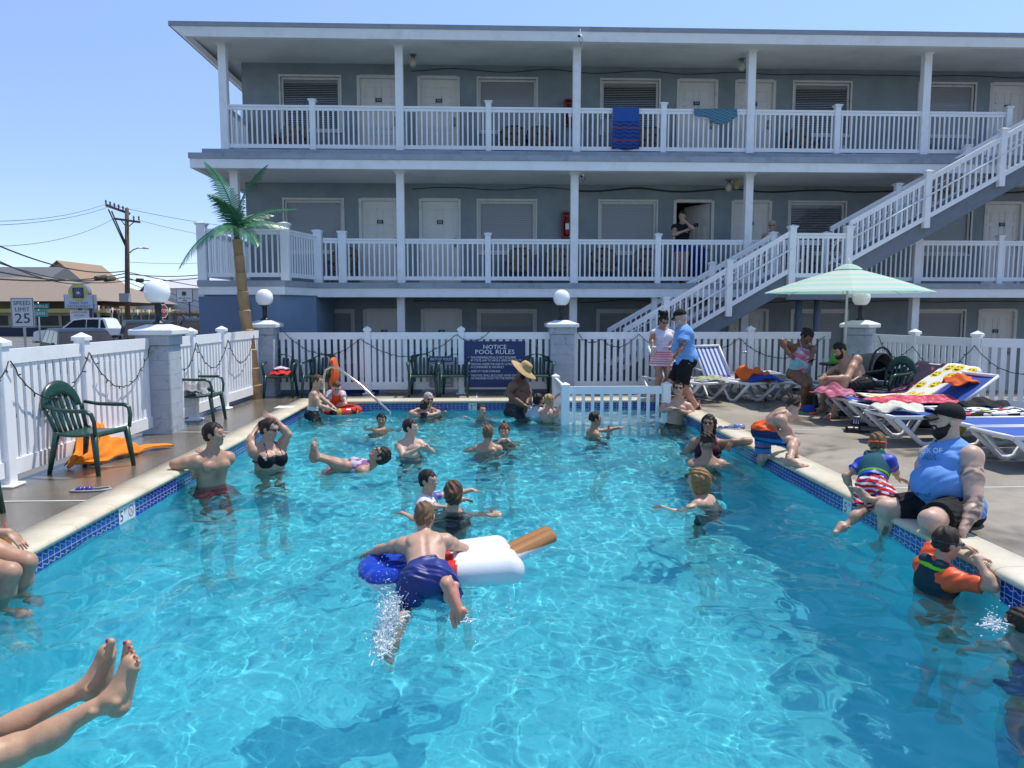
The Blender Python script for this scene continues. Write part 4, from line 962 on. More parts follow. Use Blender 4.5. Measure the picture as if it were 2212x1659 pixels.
d=vo.outputs['Distance'];mp_=nt.new('ShaderNodeVectorMath',operation='SUBTRACT');nt.link(uvn.outputs[0],mp_.inputs[0]);
sc=nt.new('ShaderNodeVectorMath',operation='SCALE');sc.inputs['Scale'].default_value=1.;nt.link(vo.outputs['Position'],sc.inputs[0]);nt.link(sc.outputs[0],mp_.inputs[1])
lx,ly,_=nt.sep(mp_.outputs[0])
def blob(cx,cy,rx,ry):
    a=nt.math('DIVIDE',nt.math('SUBTRACT',lx,cx),rx);b_=nt.math('DIVIDE',nt.math('SUBTRACT',ly,cy),ry)
    return nt.math('LESS_THAN',nt.math('ADD',nt.math('MULTIPLY',a,a),nt.math('MULTIPLY',b_,b_)),1.)
ink=nt.math('MAXIMUM',nt.math('MAXIMUM',blob(-.035,.03,.018,.014),blob(.035,.03,.018,.014)),nt.math('MULTIPLY',blob(0,-.025,.05,.035),nt.math('LESS_THAN',ly,-.018)))
c=nt.mix(nt.math('LESS_THAN',d,.37),(.72,.72,.70),(.72,.55,.035));c=nt.mix(nt.math('LESS_THAN',nt.math('ABSOLUTE',nt.math('SUBTRACT',d,.36)),.02),c,(.6,.4,.02));c=nt.mix(ink,c,(.03,.015,.01))
nt.link(c,p.inputs['Base Color']);p.inputs['Roughness'].default_value=.95;M_face=m
m,nt,p=newmat('oval_print_towel');vo=nt.new('ShaderNodeTexVoronoi');vo.inputs['Scale'].default_value=9.5;vo.inputs['Randomness'].default_value=.6;nt.link(nt.coord((1.15,.85,.4)),vo.inputs[0])
hs=nt.new('ShaderNodeSeparateColor');nt.link(vo.outputs['Color'],hs.inputs[0]);rp=nt.new('ShaderNodeValToRGB');rp.color_ramp.interpolation='CONSTANT';nt.link(hs.outputs[0],rp.inputs[0])
for i,(q,cc) in enumerate([(0,(.75,.75,.75)),(.4,(.6,.03,.05)),(.55,(.05,.45,.6)),(.68,(.7,.72,.75)),(.8,(.06,.42,.07)),(.88,(.75,.68,.1)),(.94,(.5,.2,.6))]):
    e=rp.color_ramp.elements[i] if i<2 else rp.color_ramp.elements.new(q);e.position=q;e.color=cc+(1,)
nt.link(nt.mix(nt.math('LESS_THAN',vo.outputs['Distance'],.52),(.008,.008,.01),rp.outputs[0]),p.inputs['Base Color']);p.inputs['Roughness'].default_value=.95;M_oval=m
M_pink=mat('pink_cotton',(.42,.10,.16),.95,.45,8.,dirt=(.5,.45,.45),dscale=9);M_redp=mat('red_floral_cotton',(.55,.06,.10),.95,.5,14.,dirt=(.6,.55,.55),dscale=14)
M_creamt=mat('cream_cotton',(.62,.60,.48),.95,.12,7.);M_orange=mat('orange_towel',(.78,.22,.012),.9,.12,5.,bump=.5,bscale=40);M_orc=mat('orange_cotton',(.75,.13,.02),.9,.15,7.);M_bluec=mat('royal_blue_cotton',(.015,.05,.33),.9,.2,7.)
towel_on(LNG[0][0],-84,38,M_flam,'dark towel with a pink flamingo print on the farthest blue lounger',v0=.5,v1=1.92,seed=2)
o=towel_on(LNG[1][0],-84,34,M_face,'white towel printed with yellow smiling faces on a blue lounger',-.36,.40,.35,2.02,seed=3)
me=o.data;uvl=me.uv_layers.new(name='UVMap')
for l in me.loops:
    c=me.vertices[l.vertex_index].co;s=c.y if c.y<1.22 else 1.22+math.hypot(c.y-1.22,c.z-.39)
    uvl.data[l.index].uv=(c.x,s)
towel_on(LNG[3][0],-88,2,M_oval,'black towel with coloured oval print on the flat blue lounger',-.36,.36,.75,1.85,seed=4)
def heap(p,sx,sy,h,mt,label,name='crumpled_towel',seed=0,cat='towel'):
    r=np.random.default_rng(seed);ph=r.random(12)*6.28;b=MB()
    def fn(u,v):
        x=(u-.5)*2;y=(v-.5)*2;e=max(0,1-(abs(x)**2.4+abs(y)**2.4)*.75)
        z=h*e**.6*(.62+.25*math.sin(3.1*x+ph[0]+2*y)+.22*math.sin(5*y+ph[1]-3*x)+.1*math.sin(11*x+ph[2]+6*y))
        return (x*sx*(1+.12*math.sin(3*y+ph[3])),y*sy*(1+.12*math.sin(4*x+ph[4])),max(.004,z)+.006)
    b.sheet(fn,26,22,.012);o=b.build(name,mt);o.location=[float(c) for c in p];tag(o,label,cat);return o
heap((5.25,10.95,.40),.2,.38,.16,M_pink,'crumpled pink and grey towel at the foot of the loungers','crumpled_towel',3)
heap((6.0,10.15,.39),.65,.28,.10,M_redp,'red floral towel spread between two blue loungers',seed=4)
heap((5.25,9.25,.39),.30,.22,.13,M_creamt,'cream and white towel heaped on the foot of the flat lounger',seed=5)
heap((6.75,10.25,.62),.22,.2,.16,M_orc,'small orange cloth crumpled on a blue lounger',seed=6)
heap((4.95,13.55,.39),.28,.25,.30,M_orc,'orange towel heaped on the striped lounger',seed=7);heap((5.05,13.32,.39),.3,.2,.14,M_bluec,'royal blue towel on the striped lounger beside the orange one',seed=8)
heap((4.1,13.5,.39),.28,.22,.1,mat('yellow_grey_cotton',(.35,.36,.22),.95,.6,12.,dirt=(.08,.08,.2),dscale=12),'yellow and navy printed towel on the left striped lounger',seed=9)
heap((6.75,13.0,.45),.25,.25,.32,mat('lilac_cotton',(.35,.38,.55),.95,.3,7.),'lilac and blue towels piled behind the seated man',seed=10)
heap((6.55,9.5,.37),.3,.25,.16,mat('black_cotton',(.012,.012,.014),.95,.2,8.),'black cloth bundle at the head of the flat lounger',seed=13)
# big orange towel by the left fence
b=MB();A0=AZ(168,1000,0);A1=AZ(338,968,0)
def otw(u,v):
    # u along fence direction, v outwards from the fence
    y=7.95+1.12*u+.06*math.sin(9*v);x=-4.46+.12*v+.50*v*(u**.7)+.05*math.sin(7*u)*v+.03*math.sin(15*u+6*v)
    hz=.30*math.exp(-((u-.50)/.27)**2)*(1-v)**.8+.07*abs(math.sin(7*u+5*v))*(1-.6*v)+.05*math.sin(4.5*math.pi*v+3*u)**2*(1-abs(2*u-1))+.025*math.sin(23*u+9*v)*(1-v)
    return (x,y,max(.008,hz+.012))
b.sheet(otw,60,40,.02);tag(b.build('orange_towel',M_orange),'bright orange towel slumped against the left fence behind the chair','towel')
# red towels on first chair, vest on second, cloth on pillar chair
cx1=float(AZ(617,850,0)[0])*.985;cx2=float(AZ(697,850,0)[0])*.985
heap((cx1,14.58,.43),.2,.17,.12,mat('red_towel_cotton',(.6,.03,.035),.95,.2),'folded red towel on the first green chair seat',seed=11);heap((cx1+.02,14.6,.53),.14,.1,.05,mat('pink_white_cotton',(.65,.5,.6),.95,.1),'small pink and white towel on top of the red one',seed=12)
b=MB();b.sheet(lambda u,v:(cx2+.30+.04*math.sin(math.pi*v)+.1*(u-.5)*(v),14.33+.35*(u),.72-.48*v+.05*math.sin(math.pi*u)),10,12,.05);tag(b.build('life_vest',MATS['orange_cotton']),'orange life vest hanging from the second green chair','life vest')
heap((lf_[0]-.3,lf_[1]+.1,.43),.2,.17,.22,mat('grey_cotton',(.28,.28,.28),.9,.15),'grey cloth heaped on the chair beside the nearest pillar',seed=14)
# ================================================================ SMALL THINGS ON THE DECK
def slide(p,rz,label,col=None):
    t=empty('slide_sandal',p,R(rz),label,'sandal','sandals left on the right deck');b=MB()
    b.prism([(.045*math.sin(a)*(1.05 if math.cos(a)>0 else .85),.13*math.cos(a)) for a in np.linspace(0,-2*math.pi,18)[:-1]][::-1],lambda u,v,w:(u,v,w),.0,.025);b.build('sole',M_black,t)
    b=MB();b.sheet(lambda u,v:(.052*math.cos(math.pi*(1-u)),.0+.09*v,.02+.055*math.sin(math.pi*u)),10,6,.008,mifn=lambda u,v:1 if int(v*6)%2 and col is None else 0);b.build('strap',[M_black,M_txt],t)
for (px,py,rz,l) in((1858,919,60,'striped black slide left of the flat lounger'),(1875,917,40,'striped black slide touching the lounger leg'),):
    slide(AZ(px,py,0)+V(0,0,.006),rz,l)
for (px,py,rz,l) in((1843,934,80,'brown strap sandal in front of the pair of slides'),(1858,935,75,'second brown strap sandal before the slides'),(1798,903,30,'black sandal by the seated man'),(1825,899,70,'black sandal right of the seated man')):
    slide(AZ(px,py,0)+V(0,0,.006),rz,l,1)
def cap(p,rz,label,c1,c2):
    t=empty('baseball_cap',p,R(rz),label,'cap');b=MB();b.lathe([(.095,0),(.1,.03),(.09,.075),(.06,.11),(.01,.122)],n=18,sy=1.1);b.build('crown',c1,t)
    b=MB();b.sheet(lambda u,v:((u-.5)*.17*(1-.25*v*v),-.09-.085*v*(1-(2*u-1)**2*.5),.018-.02*v-.02*(2*u-1)**2),10,5,.006);b.build('brim',c2,t)
q=AZ(1748,893,0);b=MB();b.sheet(lambda u,v:(q[0]+.18*(u-.5)*2*math.sqrt(max(.05,1-(2*v-1)**2)),q[1]+.12*(2*v-1),.012+.008*math.sin(5*u)),8,8,.01);tag(b.build('swim_fin',mat('lime_rubber',(.06,.45,.10),.5)),'lime green flat toy under the blue cap','toy')
cap(q+V(0,0,.022),10,'blue baseball cap with an orange brim lying on the deck',M_bluec,M_orc)
def bag(p,sx,sy,h,mt,label,name='beach_bag'):
    t=empty(name,p,R(20),label,'bag');b=MB();b.sheet(lambda u,v:(sx*math.cos(2*math.pi*u)*(1-.2*v),sy*math.sin(2*math.pi*u)*(1-.25*v),.01+h*v+.012*math.sin(12*u)),20,8,.012);b.box(-sx*.8,sx*.8,-sy*.7,sy*.7,0,h*.7,bev=.02);b.build('body',mt,t)
    b=MB();b.tube([(-sx*.4,-sy*.8,h),(-sx*.3,-sy*.8,h+.12),(sx*.3,-sy*.8,h+.12),(sx*.4,-sy*.8,h)],.008,6);b.build('handle',M_black,t)
bag(AZ(1752,880,0),.14,.09,.2,M_black,'black bag on the deck left of the seated man');bag(AZ(1835,880,0)+V(0,.25,0),.28,.12,.26,mat('red_orange_vinyl',(.6,.09,.03),.6,.12),'red orange bag under the seated man');bag(AZ(1985,925,0)+V(.1,.1,0),.1,.13,.28,M_black,'black bag in the shade under the flat lounger')
t=empty('beach_ball',AZ(2070,958,0)+V(.25,.5,.16),R(30),'white and yellow beach ball behind the capped man','ball')
b=MB();vs=[];n=24
b.sph((0,0,0),.16,24);b.m=[1 if (k//4)%3==1 and False else 0 for k in range(len(b.m))]
for i,f in enumerate(b.f):
    c=np.mean([b.v[k] for k in f],axis=0);b.m[i]=1 if int(((math.atan2(c[1],c[0])+math.pi)/(2*math.pi))*6)%3==1 else 0
b.build('ball_skin',[M_txt,mat('yellow_vinyl',(.75,.55,.03),.3)],t)
def goggles(p,rz,label,c=(.05,.05,.3)):
    t=empty('swim_goggles',p,R(rz),label,'goggles');b=MB()
    for s in(-1,1): b.lathe([(.03,0),(.034,.02),(.02,.035)],(s*.038,0,.004),12)
    b.tube([(-.01,0,.02),(.01,0,.02)],.008,6);b.build('lens_frame',mat('violet_plastic',(.06,.05,.32),.15,.1),t)
    b=MB();b.tube([(.06,.0,.015),(.12,.04,.012),(.2,.03,.02),(.24,-.03,.012),(.16,-.08,.012),(.02,-.07,.01),(-.1,-.06,.012),(-.07,.0,.015)],.010,6);b.build('strap',mat('grey_rubber',(.3,.3,.33),.6),t)
goggles(AZ(182,1060,0),10,'violet swim goggles with a grey strap on the left deck');goggles(AZ(1562,926,0),-20,'dark goggles beside the bottle on the right coping')
q=AZ(1590,926,0);t=empty('squeezed_bottle',q,R(70),'crushed clear bottle with a blue label lying on the right deck','bottle');b=MB();b.tube([(0,-.12,.035),(0,-.05,.035),(0,.06,.033),(0,.09,.03),(0,.12,.015)],[.03,.033,.031,.018,.012],12);b.build('bottle_body',MATS['clear_plastic'],t);b=MB();b.tube([(0,-.04,.035),(0,.03,.035)],.0345,12);b.build('label_band',mat('blue_label',(.15,.25,.6),.5),t)
t=empty('drink_cup',AZ(1654,858,0),0,'clear cup of red drink on the deck under the striped lounger','cup');b=MB();b.lathe([(.03,0),(.042,.14),(.043,.145)],n=14);b.build('cup_body',mat('red_drink',(.45,.06,.05),.2,.1),t);b=MB();b.lathe([(.045,.145),(.04,.165),(.015,.175)],n=14);b.build('lid',M_txt,t)
# infant car seat by the table
cs=empty('infant_car_seat',(6.82,12.55,.42),R(15),'dark infant car seat with a grey hood under the umbrella','car seat')
b=MB();b.sheet(lambda u,v:(.21*math.cos(math.pi*(1-u)),-.32+.66*v,.05+.18*(1-math.sin(math.pi*u))+.25*(v-.35)**2*2+.02),14,12,.03);b.build('shell',M_black,cs)
b=MB();b.sheet(lambda u,v:(.24*math.cos(math.pi*(1-u)),.10+.30*math.sin(R(-35+110*v)),.18+.34*math.sin(math.pi*u)*math.cos(R(-35+110*v))**.0*(.75+.25*math.cos(R(60*v)))),14,10,.012);b.build('hood',mat('grey_hood_fabric',(.16,.15,.14),.85,.1),cs)
b=MB();b.tube([(.25*math.cos(a),-.02,.2+.42*math.sin(a)) for a in np.linspace(0,math.pi,14)],.018,8);b.build('carry_handle',M_black,cs)
pl=empty('side_crate',(6.82,12.55,0),R(15),'grey storage crate under the infant car seat','crate');b=MB();b.box(-.26,.26,-.3,.3,0,.42,bev=.02);b.build('crate_body',M_dkgreym,pl);b=MB();b.box(-.28,.28,-.32,.32,.40,.43,bev=.01);b.build('lid',M_black,pl)
b=MB()
# outdoor shower post
t=empty('outdoor_shower',AY(1598,845,14.55)*V(1,1,0),0,'thin metal shower post in front of the back fence','shower');b=MB();b.tube([(0,0,0),(0,0,.78),(0,-.02,.84),(.05,-.05,.86)],.014,8);b.build('pipe',M_galv,t);b=MB();b.lathe([(.04,0),(.03,.03),(.01,.05)],(.07,-.06,.83),10);b.build('tap',M_galv,t)
# clutter behind the fence
b=MB();
for k,(x0,x1,mt,l) in enumerate(((-3.2,-2.2,M_bluec,'blue folded cover lying behind the back fence'),(-1.98,-1.5,M_creamt,'cream cardboard box behind the back fence'))):
    b=MB();b.box(x0,x1,15.25,15.6,-.36,.22,bev=.03);b.box(x0+.1,x1-.1,15.3,15.55,.22,.3,bev=.02);tag(b.build(('folded_cover','cardboard_box')[k],mt),l,('cover','box')[k])
# ================================================================ STREET BEYOND THE LEFT FENCE
GZ=-.37
M_carwhite=mat('white_car_paint',(.68,.69,.70),.22,.04,2.,coat=.6);M_carblack=mat('black_car_paint',(.006,.007,.008),.38,.1,2.,spec=.25);M_carnavy=mat('dark_blue_car_paint',(.009,.011,.018),.38,.1,2.,spec=.25)
M_carglass=mat('car_glass',(.006,.007,.008),.12,.05,spec=.3);M_tyre=mat('tyre_rubber',(.014,.014,.014),.8,.15);M_silver=mat('silver_car_paint',(.33,.37,.42),.25,.06,2.,coat=.5)
def arc(pts,n=4):
    "rounded polyline"
    out=[];N=len(pts)
    for i,p in enumerate(pts):
        a,b,c=V(pts[i-1]),V(p),V(pts[(i+1)%N]);r=min(.10,np.linalg.norm(a-b)*.35,np.linalg.norm(c-b)*.35)
        s=b+nrm(a-b)*r;e=b+nrm(c-b)*r
        for k in range(n+1):
            t=k/n;out.append(tuple(s*(1-t)**2+2*b*t*(1-t)+e*t*t))
    return out
def vehicle(name,label,cat,loc,rz,paint,body,cabin,wins,W=1.85,wheels=(.9,4.0),wr=.36,extra=None,group=None):
    t=empty(name,loc,R(rz),label,cat,group);hw=W/2
    fn=lambda u,v,s:(u,s,v)
    b=MB();b.prism(arc(body),fn,-hw,hw);
    o=b.build('body',paint,t)
    c=MB();ca=arc(cabin,3);n=len(ca);zb=min(p[1] for p in cabin);zt=max(p[1] for p in cabin)
    vs=[(u,-hw+.04+.16*(v-zb)/(zt-zb),v) for u,v in ca]+[(u,hw-.04-.16*(v-zb)/(zt-zb),v) for u,v in ca]
    c.add(vs,[tuple(range(n-1,-1,-1)),tuple(range(n,2*n))]+[(i,(i+1)%n,n+(i+1)%n,n+i) for i in range(n)]);c.build('cabin',paint,t)
    for (pts,nm) in wins:
        for sg in(-1,1):
            g=MB();vs=[];
            for off in(.002,.012):
                for u,v in pts: vs.append((u,sg*(hw-.04-.16*(v-zb)/(zt-zb)+off),v))
            n=len(pts);g.add(vs,[tuple(range(n)),tuple(range(2*n-1,n-1,-1))]+[(i,(i+1)%n,n+(i+1)%n,n+i) for i in range(n)]);g.build(nm,M_carglass,t)
    for wx in wheels:
        for sg in(-1,1):
            w=MB();prof=[(wr*.62,-.1),(wr*.95,-.11),(wr,-.06),(wr,.06),(wr*.95,.11),(wr*.62,.1)]
            for r_,z in prof:
                for k in range(22): a=6.2832*k/22;w.v.append((wx+r_*math.cos(a),sg*(hw-.10)+z,wr+r_*math.sin(a)))
            for i in range(len(prof)-1):
                for k in range(22): w.f.append((i*22+k,i*22+(k+1)%22,(i+1)*22+(k+1)%22,(i+1)*22+k));w.m.append(0);w.sm.append(True)
            wo=w.build('wheel',M_tyre,t)
            r_=MB()
            for k in range(5):
                a=6.2832*k/5;r_.bar((wx,sg*(hw-.01),wr),(wx+wr*.58*math.cos(a),sg*(hw-.01),wr+wr*.58*math.sin(a)),.07,.05)
            r_.tube([(wx+wr*.6*math.cos(a),sg*(hw-.02),wr+wr*.6*math.sin(a)) for a in np.linspace(0,6.2832,20)],.025,6);r_.build('rim',M_galv,wo)
    if extra: extra(t,hw)
    return t
def lights(fx,z,rx,rz_):
    def f(t,hw):
        for sg in(-1,1):
            b=MB();b.box(fx-.03,fx+.06,sg*hw*.78-.14,sg*hw*.78+.14,z-.07,z+.07,bev=.02);b.build('headlight',M_glassl,t)
            b=MB();b.box(rx-.05,rx+.03,sg*hw*.85-.09,sg*hw*.85+.09,rz_-.12,rz_+.12,bev=.02);b.build('tail_light',M_red,t)
        b=MB();b.box(fx-.08,fx+.1,-hw+.02,hw-.02,.32,.5,bev=.03);b.build('bumper',M_galv,t)
        for sg in(-1,1):
            b=MB();b.box(1.5,1.62,sg*(hw+.02)-.06*(sg<0)-.0,sg*(hw+.1),1.0,1.16,bev=.02);b.build('mirror',M_black,t)
    return f
M_glassl=mat('headlight_glass',(.22,.23,.25),.12,.05)
pk=AY(92,744,43)
def pickext(t,hw):
    lights(0,.82,5.55,.85)(t,hw)
vehicle('pickup_truck','white pickup truck with its long bed parked across the street','truck',(pk[0],43,-.42),4,M_carwhite,
  [(0,.45),(.05,.95),(.35,1.02),(1.55,1.10),(2.05,1.12),(5.55,1.12),(5.55,.45),(4.75,.40),(4.6,.75),(4.05,.75),(3.85,.40),(1.35,.40),(1.2,.75),(.65,.75),(.45,.42)],
  [(1.45,1.08),(2.05,1.62),(2.45,1.70),(3.55,1.70),(3.75,1.62),(3.95,1.10)],
  [([(1.62,1.14),(2.1,1.56),(2.55,1.62),(2.75,1.62),(2.75,1.14)],'window'),([(2.80,1.14),(2.80,1.62),(3.42,1.62),(3.42,1.14)],'window'),([(3.52,1.14),(3.52,1.60),(3.62,1.60),(3.82,1.14)],'window')],W=1.95,wheels=(.93,4.33),wr=.38,extra=pickext)
def suv(px,py,Y,rz,paint,label,L=4.7,rack=False,sc=1.):
    p=AY(px,py,Y)
    def ex(t,hw):
        lights(0,.78,L,.95)(t,hw)
        if rack:
            for sg in(-1,1):
                b=MB();b.tube([(1.7,sg*.62,1.72),(1.9,sg*.62,1.78),(4.1,sg*.62,1.78),(4.3,sg*.62,1.72)],.025,6);b.build('roof_rail',M_black,t)
    vehicle('parked_car',label,'car',(p[0],Y,GZ),rz,paint,[(0,.42),(.03,.85),(.3,.95),(1.25,1.05),(L,1.08),(L+.02,.42),(L-.5,.36),(L-.65,.72),(L-1.25,.72),(L-1.4,.36),(1.3,.36),(1.15,.72),(.6,.72),(.45,.36)],
     [(1.15,1.02),(1.85,1.58),(2.3,1.68),(4.2,1.68),(4.55,1.55),(L,1.04)],[([(1.45,1.08),(1.95,1.54),(2.6,1.60),(2.6,1.08)],'window'),([(2.68,1.08),(2.68,1.60),(3.5,1.60),(3.5,1.08)],'window'),([(3.58,1.08),(3.58,1.60),(4.2,1.58),(4.5,1.08)],'window')],wheels=(.88,L-.95),wr=.35,extra=ex,group='cars parked beyond the left fence').scale=(1,1,sc)
suv(205,700,25,128,M_carnavy,'dark blue car parked in front of the white pickup',sc=.84)
suv(330,700,27,118,M_carblack,'black car parked behind the nearest globe lamp pillar',sc=1.0)
suv(440,700,27,112,M_carblack,'black car with roof rails beside the blue grey block wall',rack=True,sc=1.05)
# grass island and kerb
b=MB();q0,q1=AY(20,735,34),AY(130,735,34);b.box(q0[0]-6,q1[0]+1,30,37,GZ+.004,GZ+.13,bev=.03);tag(b.build('kerb',mat('kerb_concrete',(.36,.35,.33),.85,.1,bump=.2)),'pale kerb round the grass island','kerb',kind='structure')
b=MB();b.box(q0[0]-5.8,q1[0]+.8,30.2,36.8,GZ+.1,GZ+.15);
r=np.random.default_rng(8)
for k in range(5000):
    x=r.uniform(q0[0]-5.8,q1[0]+.8);y=r.uniform(30.2,36.8);hh=.05+.07*r.random();a=r.random()*6.28;dx,dy=.012*math.cos(a),.012*math.sin(a);b.add([(x-dx,y-dy,GZ+.15),(x+dx,y+dy,GZ+.15),(x+r.normal(0,.02),y+r.normal(0,.02),GZ+.15+hh)],[(0,1,2)])
tag(b.build('grass',mat('lawn_grass',(.075,.13,.025),.9,.3,3.)),'small green grass island across the street','grass',kind='stuff')
# speed limit sign
sgp=AY(50,675,22);t=empty('speed_limit_sign',(sgp[0],22,GZ),R(4),'white SPEED LIMIT 25 sign on a steel post beyond the fence','road sign')
b=MB();b.box(-.03,.03,0,.03,0,2.0);b.build('post',M_galv,t)
zc=sgp[2]-GZ;M_signw=mat('sign_white',(.60,.61,.63),.5,.05);b=MB();b.box(-.31,.31,-.03,-.02,zc-.43,zc+.43,0,bev=.004);b.box(-.295,.295,-.034,-.0305,zc-.415,zc+.415,1);b.box(-.28,.28,-.037,-.0345,zc-.40,zc+.40,0);b.build('sign_board',[M_signw,M_black],t)
b=MB();mp=lambda z:(lambda u,v,w:(u,-.038-w,zc+z+v));b.text('SPEED',mp(.26),.165,0,sx=1.05);b.text('LIMIT',mp(.08),.165,0,sx=1.05);b.text('25',mp(-.18),.40,0,sx=1.12);b.build('lettering',M_black,t)
# street name signs
sp_=AY(83,672,30);t=empty('street_name_sign',(sp_[0],30,GZ),R(5),'green street name signs reading 1ST AVENUE on a thin post','street sign')
zc=sp_[2]-GZ;b=MB();b.tube([(0,0,0),(0,0,zc+.35)],.03,8);b.build('post',M_galv,t);M_sgreen=mat('sign_green',(.012,.16,.13),.5,.08)
b=MB();b.box(-.42,.42,-.05,-.035,zc+.06,zc+.30);b.build('name_board',M_sgreen,t);b=MB();b.box(-.38,.38,-.10,-.085,zc-.22,zc+.03);b.build('name_board',mat('sign_green_light',(.05,.32,.27),.5,.2),t)
b=MB();b.text('1ST AVENUE',lambda u,v,w:(u,-.052-w,zc+.18+v),.16,0,sx=.85);b.text('OCEAN',lambda u,v,w:(u,-.102-w,zc-.095+v),.17,0);b.build('lettering',M_txt,t)
# utility pole
up=AY(275,740,50);ux=up[0];t=empty('utility_pole',(ux,50,-.6),0,'brown wooden utility pole with two crossarms and a grey box','utility pole')
M_wood=mat('pole_wood',(.10,.07,.05),.9,.25,4.,bump=.3);O=V(ux,50,-.6)
def U(px,py,Y=50): return AY(px,py,Y)-O
b=MB();b.tube([(0,0,0),U(275,600),U(274,450)],[.17,.15,.12],12);b.build('pole',M_wood,t)
b=MB();b.bar(U(228,443,49.3),U(281,462,50.2),.12,.14);b.build('crossarm',M_wood,t);b=MB();b.bar(U(246,472,49.7),U(303,480,50.),.11,.13);b.build('crossarm',M_wood,t)
for a,c in((U(234,452,49.5),U(273,536)),(U(241,456,49.6),U(273,530))): m=MB();m.tube([a,c],.045,6);m.build('brace',M_wood,t)
for a,c in((U(262,476),U(274,492)),(U(289,480),U(275,492))): m=MB();m.tube([a,c],.03,6);m.build('brace',M_wood,t)
for k in range(6):
    q=U(229+k*9.2,441+k*3.2,49.3+.17*k);m=MB();m.lathe([(.03,0),(.06,.05),(.04,.1),(.07,.16),(.05,.24),(.02,.28)],tuple(q),8);m.build('insulator',M_dkgreym,t)
for px in(289,300): m=MB();m.lathe([(.03,0),(.06,.05),(.04,.12),(.07,.2),(.02,.3)],tuple(U(px,476)),8);m.build('insulator',M_dkgreym,t)
q=U(271,643,49.6);m=MB();m.box(q[0]-.30,q[0]+.28,q[1]-.25,q[1]+.2,q[2]-.28,q[2]+.28,bev=.02);m.build('equipment_box',mat('grey_box',(.30,.31,.33),.5,.08),t)
m=MB();m.tube([U(280,546),U(287,540),U(297,536),U(306,536)],.04,6);m.build('lamp_arm',M_galv,t);m=MB();q=U(314,536);m.lathe([(.02,-.06),(.2,-.05),(.24,0),(.16,.06),(.03,.08)],tuple(q),10);m.build('lamp_head',mat('pale_lamp_head',(.55,.56,.58),.4,.05),t)
# overhead wires: each run from the pole
WG='overhead wires strung from the utility pole'
def wire(a,b_,sag,rad,label,ya=50,yb=50,blob=None):
    A,B=AY(a[0],a[1],ya),AY(b_[0],b_[1],yb);m=MB();P=[]
    for i in range(25):
        t_=i/24;q=A+(B-A)*t_;q[2]-=sag*4*t_*(1-t_);P.append(q)
    m.tube(P,rad,5)
    if blob: 
        for bt in blob: i=int(bt*24);m.tube([P[i],P[i+2]],.13,8)
    o=m.build('overhead_wire',M_wire);o.location=(0,0,0);tag(o,label,'wire',WG)
WL=[((-60,478),(228,441),.3,.012,'thin upper wire left of the crossarm',30,49.3),((-60,487),(240,445),.3,.012,'second thin upper wire left of the crossarm',30,49.4),
((232,441),(700,500),.5,.015,'upper wire right of the crossarm vanishing behind the motel',49.3,64),((-60,532),(246,472),.5,.012,'thin wire to the lower crossarm from the left',30,49.7),((300,476),(700,530),.5,.012,'wire from the lower crossarm to the right',50,64),
((-60,505),(272,585),.6,.035,'thick dark cable descending to the pole from upper left',30,50),((-60,535),(200,610),.5,.03,'dark cable crossing low left of the pole',26,50),((-60,575),(272,598),.4,.035,'dark cable with splice box left of the pole',30,50,(.8,)),((-60,598),(272,590),.3,.035,'lowest dark cable from the left with a splice case',30,50,(.72,)),((-60,548),(272,606),.5,.028,'slanting cable below the splice box',28,50),
((277,588),(700,640),.5,.028,'dark cable from the pole to the right',50,72),((277,592),(470,589),.2,.03,'level dark cable right of the pole',50,52),((277,604),(470,594),.2,.03,'level dark cable right of the pole with a black splice',50,52,(.1,)),((277,600),(560,675),.4,.028,'lower slanting cable from the pole to the right',50,66),((277,610),(560,690),.4,.02,'lowest slanting cable from the pole to the right',50,66),((277,566),(470,566),.1,.012,'thin level wire right of the lamp arm',50,52)]
for w in WL: wire(*w)
# restaurant
O=AY(228,700,60);t=empty('restaurant_building',(O[0],60,-.6),0,'low restaurant with a brown hipped roof, yellow eaves and dark blue base','building')
off=V(O[0],60,-.6)
def Q(px,Y,z): 
    p=AY(px,600,Y);return V(p[0],Y,z)-off
M_shing=mat('brown_shingles',(.26,.20,.15),.95,.18,10.,bump=.5,bscale=30);M_yel=mat('yellow_eaves',(.42,.36,.10),.7,.08);M_rwall=mat('restaurant_wall',(.30,.28,.20),.8,.1);M_base=mat('navy_base_wall',(.012,.018,.06),.6,.1)
ez=2.45;L_,C_,R_=Q(-260,64,ez),Q(226,60,ez),Q(384,92,ez);R1,R2=Q(95,70,4.75),Q(265,92,4.75);BL=Q(-260,95,ez);BR=Q(300,120,ez)
b=MB();b.add([L_,C_,R1,Q(-260,76,4.75)],[(0,1,2,3)]);b.add([C_,R_,R2,R1],[(0,1,2,3)]);b.add([R_,BR,R2],[(0,1,2)]);b.add([R1,R2,BR,BL,Q(-260,76,4.75)],[(0,1,2,3,4)]);b.build('roof',M_shing,t)
def wallstrip(P0,P1,z0,z1,inset,mb,th=.25):
    d=nrm(P1-P0);n_=np.cross(d,V(0,0,1))*-1;a=V(P0)+n_*inset;c=V(P1)+n_*inset;a[2]=c[2]=0
    mb.add([a+V(0,0,z0),c+V(0,0,z0),c+V(0,0,z1),a+V(0,0,z1),a+n_*th+V(0,0,z0),c+n_*th+V(0,0,z0),c+n_*th+V(0,0,z1),a+n_*th+V(0,0,z1)],[(0,1,2,3),(5,4,7,6),(3,2,6,7),(1,5,6,2),(4,0,3,7),(0,4,5,1)])
e=MB();wallstrip(L_,C_,ez-.32,ez+.0,.02,e);wallstrip(C_,R_,ez-.32,ez+.0,.02,e);e.build('eaves',M_yel,t)
